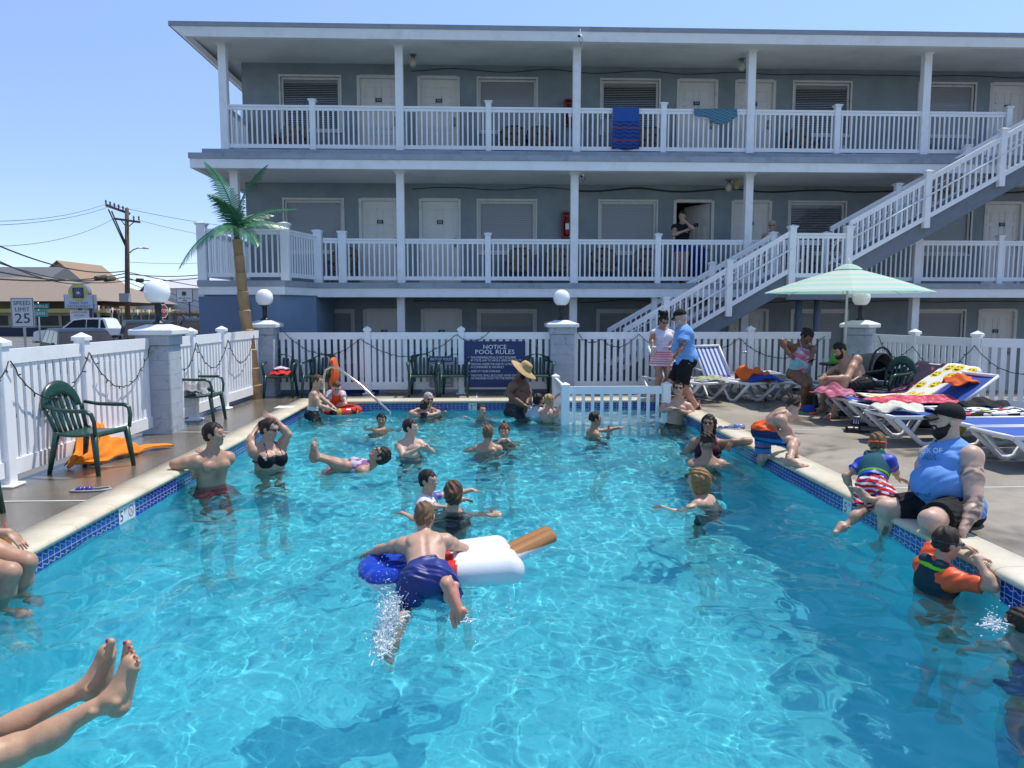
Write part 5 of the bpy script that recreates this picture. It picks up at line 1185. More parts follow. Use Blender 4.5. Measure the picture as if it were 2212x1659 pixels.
e=MB();wallstrip(L_,C_,0,.95,.55,e);wallstrip(C_,R_,0,.95,.55,e);e.build('base_wall',M_base,t)
e=MB();wallstrip(L_,C_,.95,ez-.1,1.3,e);wallstrip(C_,R_,.95,ez-.1,1.3,e);e.build('wall',mat('dim_restaurant_interior',(.06,.06,.055),.5,.3,1.5),t)
for P0,P1,n in((L_,C_,9),(C_,R_,9)):
    for k in range(n):
        f0=P0+(P1-P0)*((k+.02)/n);f1=P0+(P1-P0)*((k+.98)/n);g=MB()
        d=nrm(P1-P0);n_=np.cross(d,V(0,0,1))*-1
        for q in(f0,f1): g.bar(V(q[0],q[1],.95)+n_*.6,V(q[0],q[1],ez-.32)+n_*.6,.16,.16,up=(0,1,0))
        g.bar(V(*f0[:2],ez-.45)+n_*.6,V(*f1[:2],ez-.45)+n_*.6,.12,.2);g.bar(V(*f0[:2],1.02)+n_*.6,V(*f1[:2],1.02)+n_*.6,.14,.14);wo=g.build('window',M_rwall,t)
        g=MB();a,c=V(*f0[:2],.98)+n_*.62,V(*f1[:2],.98)+n_*.62;g.add([a,c,c+V(0,0,ez-1.4),a+V(0,0,ez-1.4)],[(0,1,2,3)]);g.build('pane',M_glass,wo)
# restaurant sign
sg0=AY(173,700,50);t=empty('restaurant_sign',(sg0[0],50,-.6),R(6),'roadside sign with a yellow disc reading FAMILY STYLE RESTAURANT over a letter board','sign')
M_signb=mat('sign_pale_blue',(.50,.54,.60),.5,.05);zc=AY(173,650,50)[2]+.6
k=50/1609.
W2=29*k;ol=[(-W2,-.50),(W2,-.50),(W2,.42),(W2*.62,.42)]+[(.62*math.cos(a),.52+.62*math.sin(a)) for a in np.linspace(0,math.pi,14)]+[(-W2*.62,.42),(-W2,.42)]
b=MB();b.prism(ol,lambda u,v,w:(u,w,zc+v),.0,.55);b.build('sign_case',mat('sign_case_grey',(.16,.16,.18),.5),t)
b=MB();b.prism([(u*.95,v*.95+.01) for u,v in ol],lambda u,v,w:(u,-w,zc+v),.0,.02);b.build('sign_face',M_signb,t)
b=MB();b.prism([(.53*math.cos(a),.52+.53*math.sin(a)) for a in np.linspace(0,6.283,25)[:-1]],lambda u,v,w:(u,-w,zc+v),.021,.035,0);b.box(-.34,.34,-.045,-.0355,zc+.18,zc+.86,1)
for q in range(12):
    a=2*math.pi*q/12+.26;b.bar((.16*math.cos(a),-.048,zc+.52+.16*math.sin(a)),(.30*math.cos(a),-.048,zc+.52+.30*math.sin(a)),.012,.05,2,up=(0,1,0))
b.prism([(.13*math.cos(a),.52+.10*math.sin(a)) for a in np.linspace(0,6.283,16)[:-1]],lambda u,v,w:(u,-w,zc+v),.046,.052,2)
b.build('emblem',[mat('emblem_yellow',(.55,.48,.06),.5),M_navy,mat('emblem_cream',(.55,.52,.42),.6)],t)
M_ink=mat('sign_blue_ink',(.02,.09,.30),.5);b=MB();b.text('Family Style',lambda u,v,w:(u,-.022-w,zc-.12+v),.27,0,sx=.9);b.build('lettering',M_ink,t);b=MB();b.text('RESTAURANT',lambda u,v,w:(u,-.022-w,zc-.36+v),.26,0,sx=.86);b.build('lettering',M_ink,t)
b=MB();z2=zc-.95;b.box(-.58,.58,-.01,.3,z2-.33,z2+.33,0);b.build('letter_board',M_signw,t)
b=MB()
for s_,dz in(('LOWEST PRICES',.2),("'IN TOWN'",0),('EVER',-.2)): b.text(s_,lambda u,v,w,dz=dz:(u,-.012-w,z2+dz+v),.17,0,sx=.8)
b.build('board_lettering',M_black,t);b=MB();b.box(-.1,.1,.05,.2,0,zc-.5);b.box(.55,.75,.1,.3,0,zc);b.build('sign_post',M_navy,t)
# pennants
pa,pb=AY(200,657,49),AY(372,664,60);m=MB();P=[pa+(pb-pa)*i/40-V(0,0,.25*4*(i/40)*(1-i/40)) for i in range(41)];m.tube(P,.012,4)
cl=[mat('pennant_blue',(.02,.08,.35),.6),M_txt,mat('pennant_red',(.5,.06,.04),.6)]
for i in range(0,40,2):
    a,c=P[i],P[i+1];d=nrm(c-a);w_=V(-d[1],d[0],0)*.006;q=a+(c-a)*1.0;tip=(a+q)/2-V(0,0,.42);vs=[a+w_,q+w_,tip,a-w_,q-w_];m.add(vs,[(0,2,1),(3,4,2),(0,1,4,3)],1+(i//2)%3)
tag(m.build('pennant_string',[M_wire]+cl),'string of blue white and red pennants by the restaurant','pennants')
# houses behind
def house(px0,px1,Y,zw,zr,label,wallm,roofm,wins,depth=12,gable='x'):
    x0,x1=AY(px0,600,Y)[0],AY(px1,600,Y)[0];t=empty('house',((x0+x1)/2,Y,-.6),0,label,'house','houses beyond the restaurant');w=(x1-x0)/2
    b=MB();b.box(-w,w,0,depth,0,zw)
    if gable=='x': b.prism([(-w,zw),(w,zw),(0,zr)],lambda u,v,s:(u,s,v),0,depth)
    b.build('wall',wallm,t)
    b=MB()
    if gable=='x':
        for sg in(-1,1): b.add([(sg*(w+.4),-.4,zw-.25),(0,-.4,zr+.1),(0,depth+.4,zr+.1),(sg*(w+.4),depth+.4,zw-.25),(sg*(w+.4),-.4,zw-.05),(0,-.4,zr+.3),(0,depth+.4,zr+.3),(sg*(w+.4),depth+.4,zw-.05)],[(0,1,2,3),(7,6,5,4),(0,4,5,1),(3,2,6,7),(0,3,7,4)])
    else:
        b.prism([(-.5,zw-.1),(depth+.5,zw-.1),(depth/2,zr)],lambda u,v,s:(s,u,v),-w-.4,w+.4)
    b.build('roof',roofm,t)
    for (wx,wz,ww,wh) in wins:
        f=MB();f.box(wx-ww/2-.1,wx+ww/2+.1,-.05,.05,wz-wh/2-.1,wz+wh/2+.1);fo=f.build('window',M_whitep,t);g=MB();g.box(wx-ww/2,wx+ww/2,-.07,-.051,wz-wh/2,wz+wh/2);g.build('pane',M_carglass,fo)
M_creamw=mat('cream_siding',(.52,.47,.34),.8,.06);M_tanroof=mat('tan_roof',(.30,.20,.13),.9,.12,8.);M_grroof=mat('grey_roof',(.13,.13,.14),.9,.12,8.);M_ws=mat('white_siding',(.58,.59,.62),.8,.05)
house(-60,82,100,5.6,8.3,'cream house with dark roof behind the restaurant',M_creamw,M_grroof,[(-1,5.2,.9,1.5),(2.3,5.2,.9,1.5)],gable='y')
house(40,215,112,4.4,9.3,'tan roofed house with white dormer frames behind the restaurant',mat('tan_siding',(.40,.27,.17),.8,.06),M_tanroof,[(-1.5,7.0,1.,1.5),(.6,7.0,1.6,1.6)],gable='x')
house(290,345,120,4.2,6.3,'small white gabled house behind the pole',M_ws,M_grroof,[(0,4.4,.5,.9)])
house(225,300,128,4.4,5.9,'low grey roofed house left of the pole',M_ws,M_grroof,[],gable='y')
house(335,520,95,5.2,6.6,'large plain white building behind the pancake sign',M_ws,mat('white_roof_edge',(.5,.5,.52),.8),[(.4,4.9,.7,1.0),(1.6,4.9,.7,1.0),(3.6,2.2,.7,1.2)],gable='y')
# pancake sign, stop sign, pergola, board
q=AY(402,700,46);t=empty('pancake_sign',(q[0],46,-.6),0,'small white hanging sign with a yellow emblem beside the motel','sign');zc=AY(402,638,46)[2]+.6
b=MB();b.tube([(.25,0,0),(.25,0,zc+.4)],.05,8);b.build('sign_post',M_black,t);b=MB();b.box(-.48,.48,-.05,.02,zc-.42,zc+.40,1);b.box(-.45,.45,-.06,-.0505,zc-.39,zc+.37,0);b.build('sign_face',[M_signw,M_black],t)
b=MB();b.prism([(.17*math.cos(a)-.02,.1+.17*math.sin(a)) for a in np.linspace(0,6.283,18)[:-1]],lambda u,v,w:(u,-w,zc+v),.061,.07,0);b.box(-.13,.09,-.08,-.0705,zc-.01,zc+.21,1);b.build('emblem',[MATS['emblem_yellow'],M_navy],t)
b=MB();b.text('PANCAKE HOUSE',lambda u,v,w:(u,-.062-w,zc-.18+v),.13,0,sx=.72);b.bar((-.12,-.065,zc-.3),(.12,-.065,zc-.3),.01,.05);b.build('lettering',M_navy,t)
q=AY(353,700,44);t=empty('octagon_road_sign',(q[0],44,-.6),R(72),'red and white octagonal road sign half hidden by the nearest globe lamp','road sign');zc=AY(353,672,44)[2]+.6
b=MB();b.tube([(0,.03,0),(0,.03,zc)],.03,8);b.build('post',M_galv,t);b=MB();b.prism([(.42*math.cos(a),.42*math.sin(a)) for a in np.linspace(.39,.39+6.283,9)[:-1]],lambda u,v,w:(u,-w,zc+v),0,.02,1);b.prism([(.38*math.cos(a),.38*math.sin(a)) for a in np.linspace(.39,.39+6.283,9)[:-1]],lambda u,v,w:(u,-w,zc+v),.021,.025,0);b.text('STOP',lambda u,v,w:(u,-.027-w,zc+v),.3,1,sx=.9);b.build('sign_board',[M_red,M_txt],t)
q=AY(405,700,55);t=empty('pergola',(q[0],55,-.6),0,'small wooden pergola beside the block wall','pergola');M_pw=mat('pergola_wood',(.16,.12,.08),.9,.2,6.)
for x in(-.8,.8): b=MB();b.box(x-.08,x+.08,-.08,.08,0,1.9);b.bar((x,0,1.3),(x*.4,0,1.85),.06,.08);b.build('post',M_pw,t)
b=MB();b.box(-1.1,1.1,-.06,.06,1.9,2.1);b.build('beam',M_pw,t)
for k in range(6): x=-.9+.36*k;b=MB();b.bar((x,-.6,2.15),(x,.6,2.3),.06,.12);b.build('rafter',M_pw,t)
q=AY(146+0,700,52)
q=AY(293,700,47);b=MB();b.prism([(-.22,0),(.22,0),(.22,1.35)]+[(.22*math.cos(a),1.35+.25*math.sin(a)) for a in np.linspace(.3,2.8,7)]+[(-.22,1.35)],lambda u,v,w:(q[0]-4.2+6+u-1.2,47+w,-.6+v),0,.06);
o=b.build('purple_board',mat('purple_board',(.13,.08,.17),.6,.15));tag(o,'small purple board standing by the restaurant windows','sign')
# trees on the horizon
def tree(px,py,Y,hh,wd,label,seed):
    p=AY(px,py,Y);r=np.random.default_rng(seed);t=empty('tree',(p[0],Y,-.6),0,label,'tree','trees behind the restaurant roof')
    H_=p[2]+.6;m=MB();m.tube([(0,0,0),(0,0,H_*.7)],[.2,.08],8)
    for k in range(5): a=r.random()*6.28;m.tube([(0,0,H_*.55),(wd*.4*math.cos(a),wd*.4*math.sin(a),H_*.85)],[.06,.02],5)
    m.build('trunk',M_wood,t);m=MB()
    for k in range(1500):
        a=r.normal(0,1,3);a=a/np.linalg.norm(a)*(r.random()**.5);c=V(a[0]*wd,a[1]*wd,H_*.82+a[2]*hh*(.8+.2*math.sin(a[0]*9)));u=nrm(r.normal(0,1,3))*.16;w_=nrm(np.cross(u,r.normal(0,1,3)))*.1;m.add([c-u,c+w_,c+u,c-w_],[(0,1,2,3)])
    m.build('crown',mat('far_foliage',(.05,.075,.035),.8,.3),t)
tree(248,628,140,1.,3.,'far tree above the left part of the restaurant roof',1);tree(275,622,150,1.3,2.6,'far tree beside the utility pole',2);tree(300,632,150,1.,2.2,'far tree right of the utility pole',3)
# ================================================================ FIGURES: smooth-blended distance fields turned into meshes
def surface_nets(Vv,org,h):
    ins=Vv<0;a=ins
    cnt=np.zeros(tuple(n-1 for n in a.shape),np.int8)
    for i in(0,1):
        for j in(0,1):
            for k in(0,1): cnt+=a[i:a.shape[0]-1+i,j:a.shape[1]-1+j,k:a.shape[2]-1+k]
    act=np.argwhere((cnt>0)&(cnt<8));n=len(act)
    if n==0: return np.zeros((0,3)),np.zeros((0,4),int)
    acc=np.zeros((n,3));num=np.zeros(n);x,y,z=act.T
    cs=[(0,0,0),(1,0,0),(0,1,0),(1,1,0),(0,0,1),(1,0,1),(0,1,1),(1,1,1)]
    vals=[Vv[x+c[0],y+c[1],z+c[2]] for c in cs]
    for e0,e1 in((0,1),(2,3),(4,5),(6,7),(0,2),(1,3),(4,6),(5,7),(0,4),(1,5),(2,6),(3,7)):
        v0,v1=vals[e0],vals[e1];m=(v0<0)!=(v1<0)
        if not m.any():continue
        t=np.where(m,v0/np.where(m,v0-v1,1),0);c0=np.array(cs[e0],float);dd=np.array(cs[e1],float)-c0
        acc[m]+=(c0+t[:,None]*dd)[m];num[m]+=1
    Pp=org+h*(act+acc/num[:,None])
    idx=-np.ones(cnt.shape,np.int64);idx[x,y,z]=np.arange(n);fs=[]
    for ax in range(3):
        o=[q for q in range(3) if q!=ax]
        sl0=[slice(1,-1)]*3;sl0[ax]=slice(0,-1);sl1=[slice(1,-1)]*3;sl1[ax]=slice(1,None)
        A=ins[tuple(sl0)];B=ins[tuple(sl1)];w=np.argwhere(A!=B)
        if not len(w):continue
        base=w.copy();base[:,o[0]]+=1;base[:,o[1]]+=1
        def ci(d0,d1):
            q=base.copy();q[:,o[0]]-=d0;q[:,o[1]]-=d1;return idx[q[:,0],q[:,1],q[:,2]]
        f=np.stack([ci(1,1),ci(0,1),ci(0,0),ci(1,0)],1)
        s=A[w[:,0],w[:,1],w[:,2]];flip=(~s) if ax!=1 else s
        f[flip]=f[flip][:,::-1];fs.append(f)
    return Pp,np.concatenate(fs)
I3=np.eye(3)
class Sdf:
    def __init__(s): s.P=[];s.noise=None
    def cone(s,a,b,ra,rb=None,k=.02,flat=None,fend=False,fstart=False,op='u'):
        a=V(a);b=V(b);rb=ra if rb is None else rb;mr=max(ra,rb);lo=np.minimum(a,b)-mr;hi=np.maximum(a,b)+mr
        ba=b-a;L2=max(ba@ba,1e-9);L=math.sqrt(L2);dn=ba/L
        def fn(x,y,z):
            px,py,pz=x-a[0],y-a[1],z-a[2]
            if flat is not None:
                n,fs=flat;q=(px*n[0]+py*n[1]+pz*n[2])*(1/fs-1);px,py,pz=px+n[0]*q,py+n[1]*q,pz+n[2]*q
            d0=px*ba[0]+py*ba[1]+pz*ba[2];h=np.clip(d0/L2,0,1)
            d=np.sqrt((px-ba[0]*h)**2+(py-ba[1]*h)**2+(pz-ba[2]*h)**2)-(ra+(rb-ra)*h)
            if fend: d=np.maximum(d,d0/L-L)
            if fstart: d=np.maximum(d,-d0/L)
            return d
        s.P.append((op,fn,lo,hi,k));return s
    def ell(s,c,r,M=None,k=.02,op='u'):
        c=V(c);r=V(r if hasattr(r,'__len__') else (r,r,r));M=I3 if M is None else M;mr=r.max();lo=c-mr;hi=c+mr
        def fn(x,y,z):
            px,py,pz=x-c[0],y-c[1],z-c[2]
            l=[px*M[i][0]+py*M[i][1]+pz*M[i][2] for i in range(3)]
            k0=np.sqrt((l[0]/r[0])**2+(l[1]/r[1])**2+(l[2]/r[2])**2)+1e-6
            k1=np.sqrt((l[0]/r[0]**2)**2+(l[1]/r[1]**2)**2+(l[2]/r[2]**2)**2)+1e-6
            return k0*(k0-1)/k1
        s.P.append((op,fn,lo,hi,k));return s
    def cut(s,p,n):
        p=V(p);n=nrm(n);s.P.append(('c',lambda x,y,z:(x-p[0])*n[0]+(y-p[1])*n[1]+(z-p[2])*n[2],None,None,0));return s
    def mesh(s,h):
        lo=np.min([p[2] for p in s.P if p[0]=='u'],axis=0)-4*h;hi=np.max([p[3] for p in s.P if p[0]=='u'],axis=0)+4*h
        n=np.ceil((hi-lo)/h).astype(int)+1
        ax=[(lo[i]+h*np.arange(n[i])).astype(np.float32) for i in range(3)]
        G=np.full(tuple(n),.3,np.float32)
        for op,fn,l,u,k in s.P:
            if op=='c': G=np.maximum(G,fn(ax[0][:,None,None],ax[1][None,:,None],ax[2][None,None,:]).astype(np.float32));continue
            m=k+3*h;i0=np.clip(((l-m-lo)/h).astype(int),0,n-1);i1=np.clip(((u+m-lo)/h).astype(int)+2,0,n)
            if (i1<=i0).any():continue
            sl=tuple(slice(i0[q],i1[q]) for q in range(3))
            d=fn(ax[0][sl[0]][:,None,None],ax[1][sl[1]][None,:,None],ax[2][sl[2]][None,None,:]);g=G[sl]
            if op=='u':
                if k>0: t=np.clip(.5+.5*(g-d)/k,0,1);G[sl]=g*(1-t)+d*t-k*t*(1-t)
                else: G[sl]=np.minimum(g,d)
            else:
                d=-d;t=np.clip(.5-.5*(g-d)/k,0,1);G[sl]=g*(1-t)+d*t+k*t*(1-t)
        if s.noise is not None:
            G+=s.noise(ax[0][:,None,None],ax[1][None,:,None],ax[2][None,None,:]).astype(np.float32)
        G[0]=G[-1]=.3;G[:,0]=G[:,-1]=.3;G[:,:,0]=G[:,:,-1]=.3
        return surface_nets(G,lo,h)
def mesh_obj(name,P,F,org,mt,parent=None,col=None,label=None):
    me=bpy.data.meshes.new(name);P=P-org
    me.vertices.add(len(P));me.vertices.foreach_set('co',P.astype(np.float32).ravel())
    n=len(F);me.loops.add(n*4);me.loops.foreach_set('vertex_index',F.astype(np.int32).ravel())
    me.polygons.add(n);me.polygons.foreach_set('loop_start',np.arange(0,n*4,4,dtype=np.int32));me.polygons.foreach_set('loop_total',np.full(n,4,np.int32))
    me.polygons.foreach_set('use_smooth',np.ones(n,bool));me.update(calc_edges=True);me.validate()
    if col is not None:
        at=me.attributes.new('Col','FLOAT_COLOR','POINT');c=np.ones((len(P),4),np.float32);c[:,:3]=col;at.data.foreach_set('color',c.ravel())
    me.materials.append(mt);return link(name,me,parent,label)
def colmat(name,rough,sss=0,bump=0,bs=80,spec=.5,var=.08,vs=14,stretch=None):
    m,nt,p=newmat(name);a=nt.new('ShaderNodeAttribute');a.attribute_name='Col';co=nt.coord(stretch)
    n=nt.ramp(nt.noise(vs,5,.65,co),.3,.7);lo=nt.mix(1.,a.outputs[0],(1-var,)*3,'MULTIPLY');hi=nt.mix(1.,a.outputs[0],(1+var,1+var*.8,1+var*.7),'MULTIPLY')
    c=nt.mix(n,lo,hi);nt.link(c,p.inputs['Base Color']);p.inputs['Roughness'].default_value=rough;p.inputs['Specular IOR Level'].default_value=spec
    if sss:
        p.inputs['Subsurface Weight'].default_value=sss;p.inputs['Subsurface Radius'].default_value=(1.,.35,.2);p.inputs['Subsurface Scale'].default_value=.012
    if bump: nt.link(nt.bump(nt.noise(bs,4,.65,co),bump,.006),p.inputs['Normal'])
    return m
M_skin=colmat('skin',.46,.10,.22,90,.45,.15,16);M_cloth=colmat('cloth',.85,0,.35,24,.3,.10,10);M_wetcloth=colmat('wet_cloth',.48,0,.4,18,.5,.14,8)
M_hair=colmat('hair',.62,0,.9,55,.35,.45,70,(1,1,.18))
SKIN=dict(pale=(.56,.375,.285),fair=(.49,.305,.215),tan=(.43,.25,.165),olive=(.37,.205,.13),brown=(.19,.092,.055),red=(.52,.27,.20))
HAIR=dict(black=(.012,.009,.008),dark=(.03,.018,.012),brown=(.085,.045,.024),light=(.17,.10,.05),blond=(.36,.24,.11),grey=(.45,.43,.40),red=(.14,.045,.022))
def ik(a,t,l1,l2,hint):
    a=V(a);t=V(t);d=t-a;L=np.linalg.norm(d);m=(l1+l2)*.998
    if L>m: t=a+d/L*m;L=m
    d=nrm(t-a);x=(l1*l1-l2*l2+L*L)/(2*L+1e-9);y=math.sqrt(max(0,l1*l1-x*x));hint=V(hint);hp=nrm(hint-d*(hint@d));return a+d*x+hp*y,t
def yawv(deg): return V(math.cos(R(deg)),math.sin(R(deg)),0)
NPERS=[0]
class Person:
    """facing angles: 0=+X(right in photo) 90=away from camera -90=toward camera 180=left"""
    def __init__(s,label,pel,nb,yaw,h=1.75,hd=None,skin='fair',g=1.,head=(0,0,0),arms=(None,None),legs='stand',vox=.008,bulge=0,bust=0,sw=1.,mid=None,group=None,fingers=True,wide=1.,legs_vis=True,torso=True,hoff=(0,0,0),fd=None,hv=None):
        s.h=h;s.wide=wide;s.vox=vox;s.label=label;s.sk=V(SKIN[skin]);s.g=g;s.paints=[];s.kids=[]
        pel=V(pel);nb=V(nb);s.pel=pel;s.nb=nb;s.org=V(pel[0],pel[1],pel[2])
        u=nrm(nb-pel);f=yawv(yaw) if fd is None else nrm(fd);F0=f;f=nrm(f-u*(f@u));r=np.cross(f,u);s.u,s.f,s.r=u,f,r
        S_=Sdf();s.S=S_;SL=np.linalg.norm(nb-pel);s.SL=SL;M=np.array([r,f,u]);s.M=M
        hd=hd or .132*h;s.hd=hd
        md=pel+u*SL*.45+(V(mid) if mid is not None else 0);s.md=md
        u2=nrm(nb-md);f2=nrm(f-u2*(f@u2));r2=np.cross(f2,u2);M2=np.array([r2,f2,u2]);s.u2,s.f2,s.r2,s.M2=u2,f2,r2,M2
        ch=md+u2*np.linalg.norm(nb-md)*.42;s.ch=ch;s.sh={}
        for sg,nm in((-1,'L'),(1,'R')): s.sh[nm]=nb-u2*.045*h+r2*sg*.098*h*sw
        s.hip={nm:pel+r*sg*.05*h*wide-u*.012*h for sg,nm in((-1,'L'),(1,'R'))}
        if torso:
            S_.ell(ch,(.092*h*sw,.066*h*g,.118*h),M2,.04);S_.cone(pel+u*.02*h,ch,.082*h*g*wide,.086*h*(.5+.5*g),.04,(f,.74))
            S_.ell(pel+u*.012*h,(.088*h*g*wide,.068*h*g,.075*h),M,.04)
            S_.cone(s.sh['L'],s.sh['R'],.034*h,None,.035)
            for nm,sg in(('L',-1),('R',1)):
                S_.ell(s.sh[nm]-u2*.006*h,.043*h*(.6+.4*g),None,.03);S_.cone(nb+u2*.018*h,s.sh[nm]+u2*.012*h-r2*sg*.03*h,.024*h,.026*h,.035)
                S_.ell(pel-f*.036*h+r*sg*.045*h-u*.03*h,(.052*h*g,.05*h*g,.055*h),M,.03)
                if bust: S_.ell(ch+f2*(.062*h*g)+r2*sg*.046*h-u2*.012*h,(.046*h*bust,.040*h*bust,.048*h*bust),M2,.035)
                else: S_.ell(ch+f2*.050*h*g+r2*sg*.044*h+u2*.015*h,(.045*h,.022*h,.034*h),M2,.02)
                S_.ell(ch-f2*.050*h*g+r2*sg*.05*h+u2*.02*h,(.036*h,.016*h,.045*h),M2,.02)
            S_.cone(ch-f2*.077*h*g+u2*.07*h,pel-f*.078*h*g+u*.07*h,.010*h,.012*h,.02,op='s')
            if bulge: S_.ell(pel+u*.10*h+f*.04*h*g,(.085*h*g,.055*h+bulge*.06*h,.085*h),M,.04)
            S_.cone(nb-u2*.02*h,nb+u2*.05*h+f2*.012*h,.034*h*(.6+.4*g),.031*h*(.6+.4*g),.025)
        # head
        hy,hp_,hr=head
        hf=yawv(yaw+hy);hf=nrm(hf*math.cos(R(hp_))+V(0,0,1)*math.sin(R(hp_)))
        hu=nrm(V(0,0,1)-hf*(hf[2])) if abs(hf[2])<.98 else nrm(-yawv(yaw+hy)*np.sign(hf[2]));hrt=np.cross(hf,hu)
        if hv is not None: hf=nrm(hv[0]);hu=nrm(V(hv[1])-hf*(V(hv[1])@hf));hrt=np.cross(hf,hu)
        if hr: hu=hu*math.cos(R(hr))+hrt*math.sin(R(hr));hrt=np.cross(hf,hu)
        nk=nrm(u2*.6+V(0,0,1)*.4) if u2[2]>-.2 else u2
        HC=nb+nk*.055*h+hu*.40*hd+hf*.10*hd+V(hoff);s.HC=HC;s.HM=np.array([hrt,hf,hu]);q=hd
        s.hpt=lambda x,y,z:HC+(hrt*x+hf*y+hu*z)*q
        P=s.hpt;HM=s.HM
        if torso: S_.cone(nb+u2*.01*h,P(0,-.10,-.25),.034*h*(.6+.4*g),.030*h*(.6+.4*g),.02)
        S_.ell(P(0,-.05,.14),(.325*q,.41*q,.36*q),HM,.02);S_.ell(P(0,.10,-.12),(.265*q,.27*q,.36*q),HM,.03)
        S_.ell(P(0,.22,-.38),(.13*q,.11*q,.11*q),HM,.03)
        for sg in(-1,1):
            S_.cone(P(sg*.20,-.02,-.22),P(sg*.06,.24,-.40),.085*q,.075*q,.03)
            S_.ell(P(sg*.17,.24,-.08),.10*q,None,.03);S_.ell(P(sg*.34,-.04,-.03),(.045*q,.10*q,.135*q),HM,.006)
            S_.ell(P(sg*.135,.405,.03),(.085*q,.06*q,.05*q),HM,.02,op='s');S_.ell(P(sg*.135,.325,.025),.062*q,None,.005)
        S_.cone(P(-.13,.345,.115),P(.13,.345,.115),.04*q,None,.03)
        S_.cone(P(0,.37,.05),P(0,.475,-.10),.028*q,.05*q,.02)
        for sg in(-1,1): S_.ell(P(sg*.05,.42,-.11),.04*q,None,.015)
        S_.ell(P(0,.365,-.235),(.095*q,.05*q,.026*q),HM,.01);S_.ell(P(0,.36,-.29),(.08*q,.05*q,.028*q),HM,.01)
        s.fsc=q
        for sg in(-1,1):
            s.paint(P(sg*.135,.39,.03),(.065*q,.06*q,.028*q),(.5,.47,.44),HM,.5);s.paint(P(sg*.135,.40,.03),(.032*q,.06*q,.032*q),(.02,.014,.01),HM,.4)
        s.paint(P(0,.40,-.26),(.11*q,.07*q,.05*q),s.sk*V(.85,.55,.55),HM,.6)
        s.browc=None
        # arms
        s.el={};s.wr={};a1,a2=.172*h,.150*h
        for nm,A,sg in(('L',arms[0],-1),('R',arms[1],1)):
            if A is None: A=('ik',s.sh[nm]-V(0,0,1)*.29*h+r*sg*.07*h+f*.05*h,-f+r*sg*.4)
            if A=='none': continue
            kind=A[0];opt=A[3] if len(A)>3 else {}
            if kind=='ik': e,w=ik(s.sh[nm],A[1],a1,a2,A[2])
            else: e,w=V(A[1]),V(A[2])
            s.el[nm],s.wr[nm]=e,w;ag=(.55+.45*g)*opt.get('fat',1)
            S_.cone(s.sh[nm],e,.034*h*ag,.026*h*ag,.025);S_.ell(s.sh[nm]*.55+e*.45,(.034*h*ag),None,.03)
            S_.cone(e,w,.026*h*ag,.0165*h*(.7+.3*ag),.015);S_.ell(e*.72+w*.28,.0275*h*ag,None,.03)
            hd_=opt.get('dir',nrm(w-e))
            if 'dir' not in opt and w[2]<WZ+.06: hd_=nrm(V(hd_[0],hd_[1],min(hd_[2],-.25)))
            s.hand(w,hd_,opt.get('pn',nrm(np.cross(nrm(w-e),r)+1e-3)),sg,opt.get('curl',25),opt.get('spread',.0),fingers)
        # legs
        s.kn={};s.an={};l1,l2=.245*h,.235*h;lg=(.5+.5*g)
        for i,(nm,sg) in enumerate((('L',-1),('R',1))):
            if legs=='none':continue
            if legs=='stand':
                L=('ik',s.hip[nm]-V(0,0,1)*.472*h+r*sg*.02*h+f*.01*h,f)
            else: L=legs[i]
            if L is None:continue
            opt=L[3] if len(L)>3 else {}
            if L[0]=='ik': k,a=ik(s.hip[nm],L[1],l1,l2,L[2])
            else: k,a=V(L[1]),V(L[2])
            s.kn[nm],s.an[nm]=k,a
            s.leg(s.hip[nm],k,a,lg,f,opt,sg)
    def leg(s,hp,k,a,lg,f,opt,sg):
        h=s.h;S_=s.S
        lg0=lg;lg=lg*opt.get('thin',1.)
        S_.cone(hp,k,.060*h*lg0,.037*h*lg,.035);S_.ell(hp*.62+k*.38,.054*h*lg,None,.04)
        d1=nrm(k-hp);d2=nrm(a-k);bk=nrm(opt.get('back',-(nrm(f-d2*(f@d2)))))
        S_.ell(k-bk*.006*h,.036*h*(.6+.4*lg),None,.02);S_.cone(k,a,.034*h*lg,.021*h,.03);S_.ell(k*.72+a*.28+bk*.012*h,(.035*h*lg),None,.04);S_.ell(k*.58+a*.42+bk*.010*h,(.031*h*lg),None,.04)
        td=nrm(opt.get('toe',f));dn=opt.get('dn',d2);dn=nrm(V(dn)-td*(V(dn)@td));lt=np.cross(td,dn)
        s.foot(a,td,dn,lt,sg,opt.get('fs',1.),opt.get('fw',1.))
    def foot(s,a,td,dn,lt,sg,fs=1.,fw=1.):
        h=s.h*fs;S_=Sdf.__new__(Sdf);S_.P=s.S.P;c0=S_.cone;e0=S_.ell
        if fw!=1:
            S_.cone=lambda a_,b_,ra,rb=None,k=.02,**kw:c0(a_,b_,ra*fw,(ra if rb is None else rb)*fw,k*fw,**kw)
            S_.ell=lambda c_,r_,M=None,k=.02,**kw:e0(c_,(np.array(r_)*fw if hasattr(r_,'__len__') else r_*fw),M,k*fw,**kw)
            lt=lt*.9
        S_.ell(a+dn*.022*h-td*.022*h,(.026*h),None,.02);S_.cone(a,a+dn*.02*h+td*.02*h,.024*h,.024*h,.02)
        S_.cone(a+dn*.012*h+td*.01*h,a+dn*.032*h+td*.085*h,.024*h,.017*h,.02)
        S_.cone(a+dn*.034*h-td*.02*h,a+dn*.036*h+td*.08*h,.019*h,.021*h,.015)
        S_.cone(a+dn*.036*h+td*.075*h-lt*.018*h,a+dn*.036*h+td*.07*h+lt*.02*h,.014*h,.013*h,.012)
        for q_ in(-1,1): S_.ell(a+lt*q_*.021*h,.0125*h,None,.012)
        S_.cone(a-td*.022*h-dn*.04*h,a-td*.026*h+dn*.01*h,.008*h,.010*h,.015)
        s.toe=[]
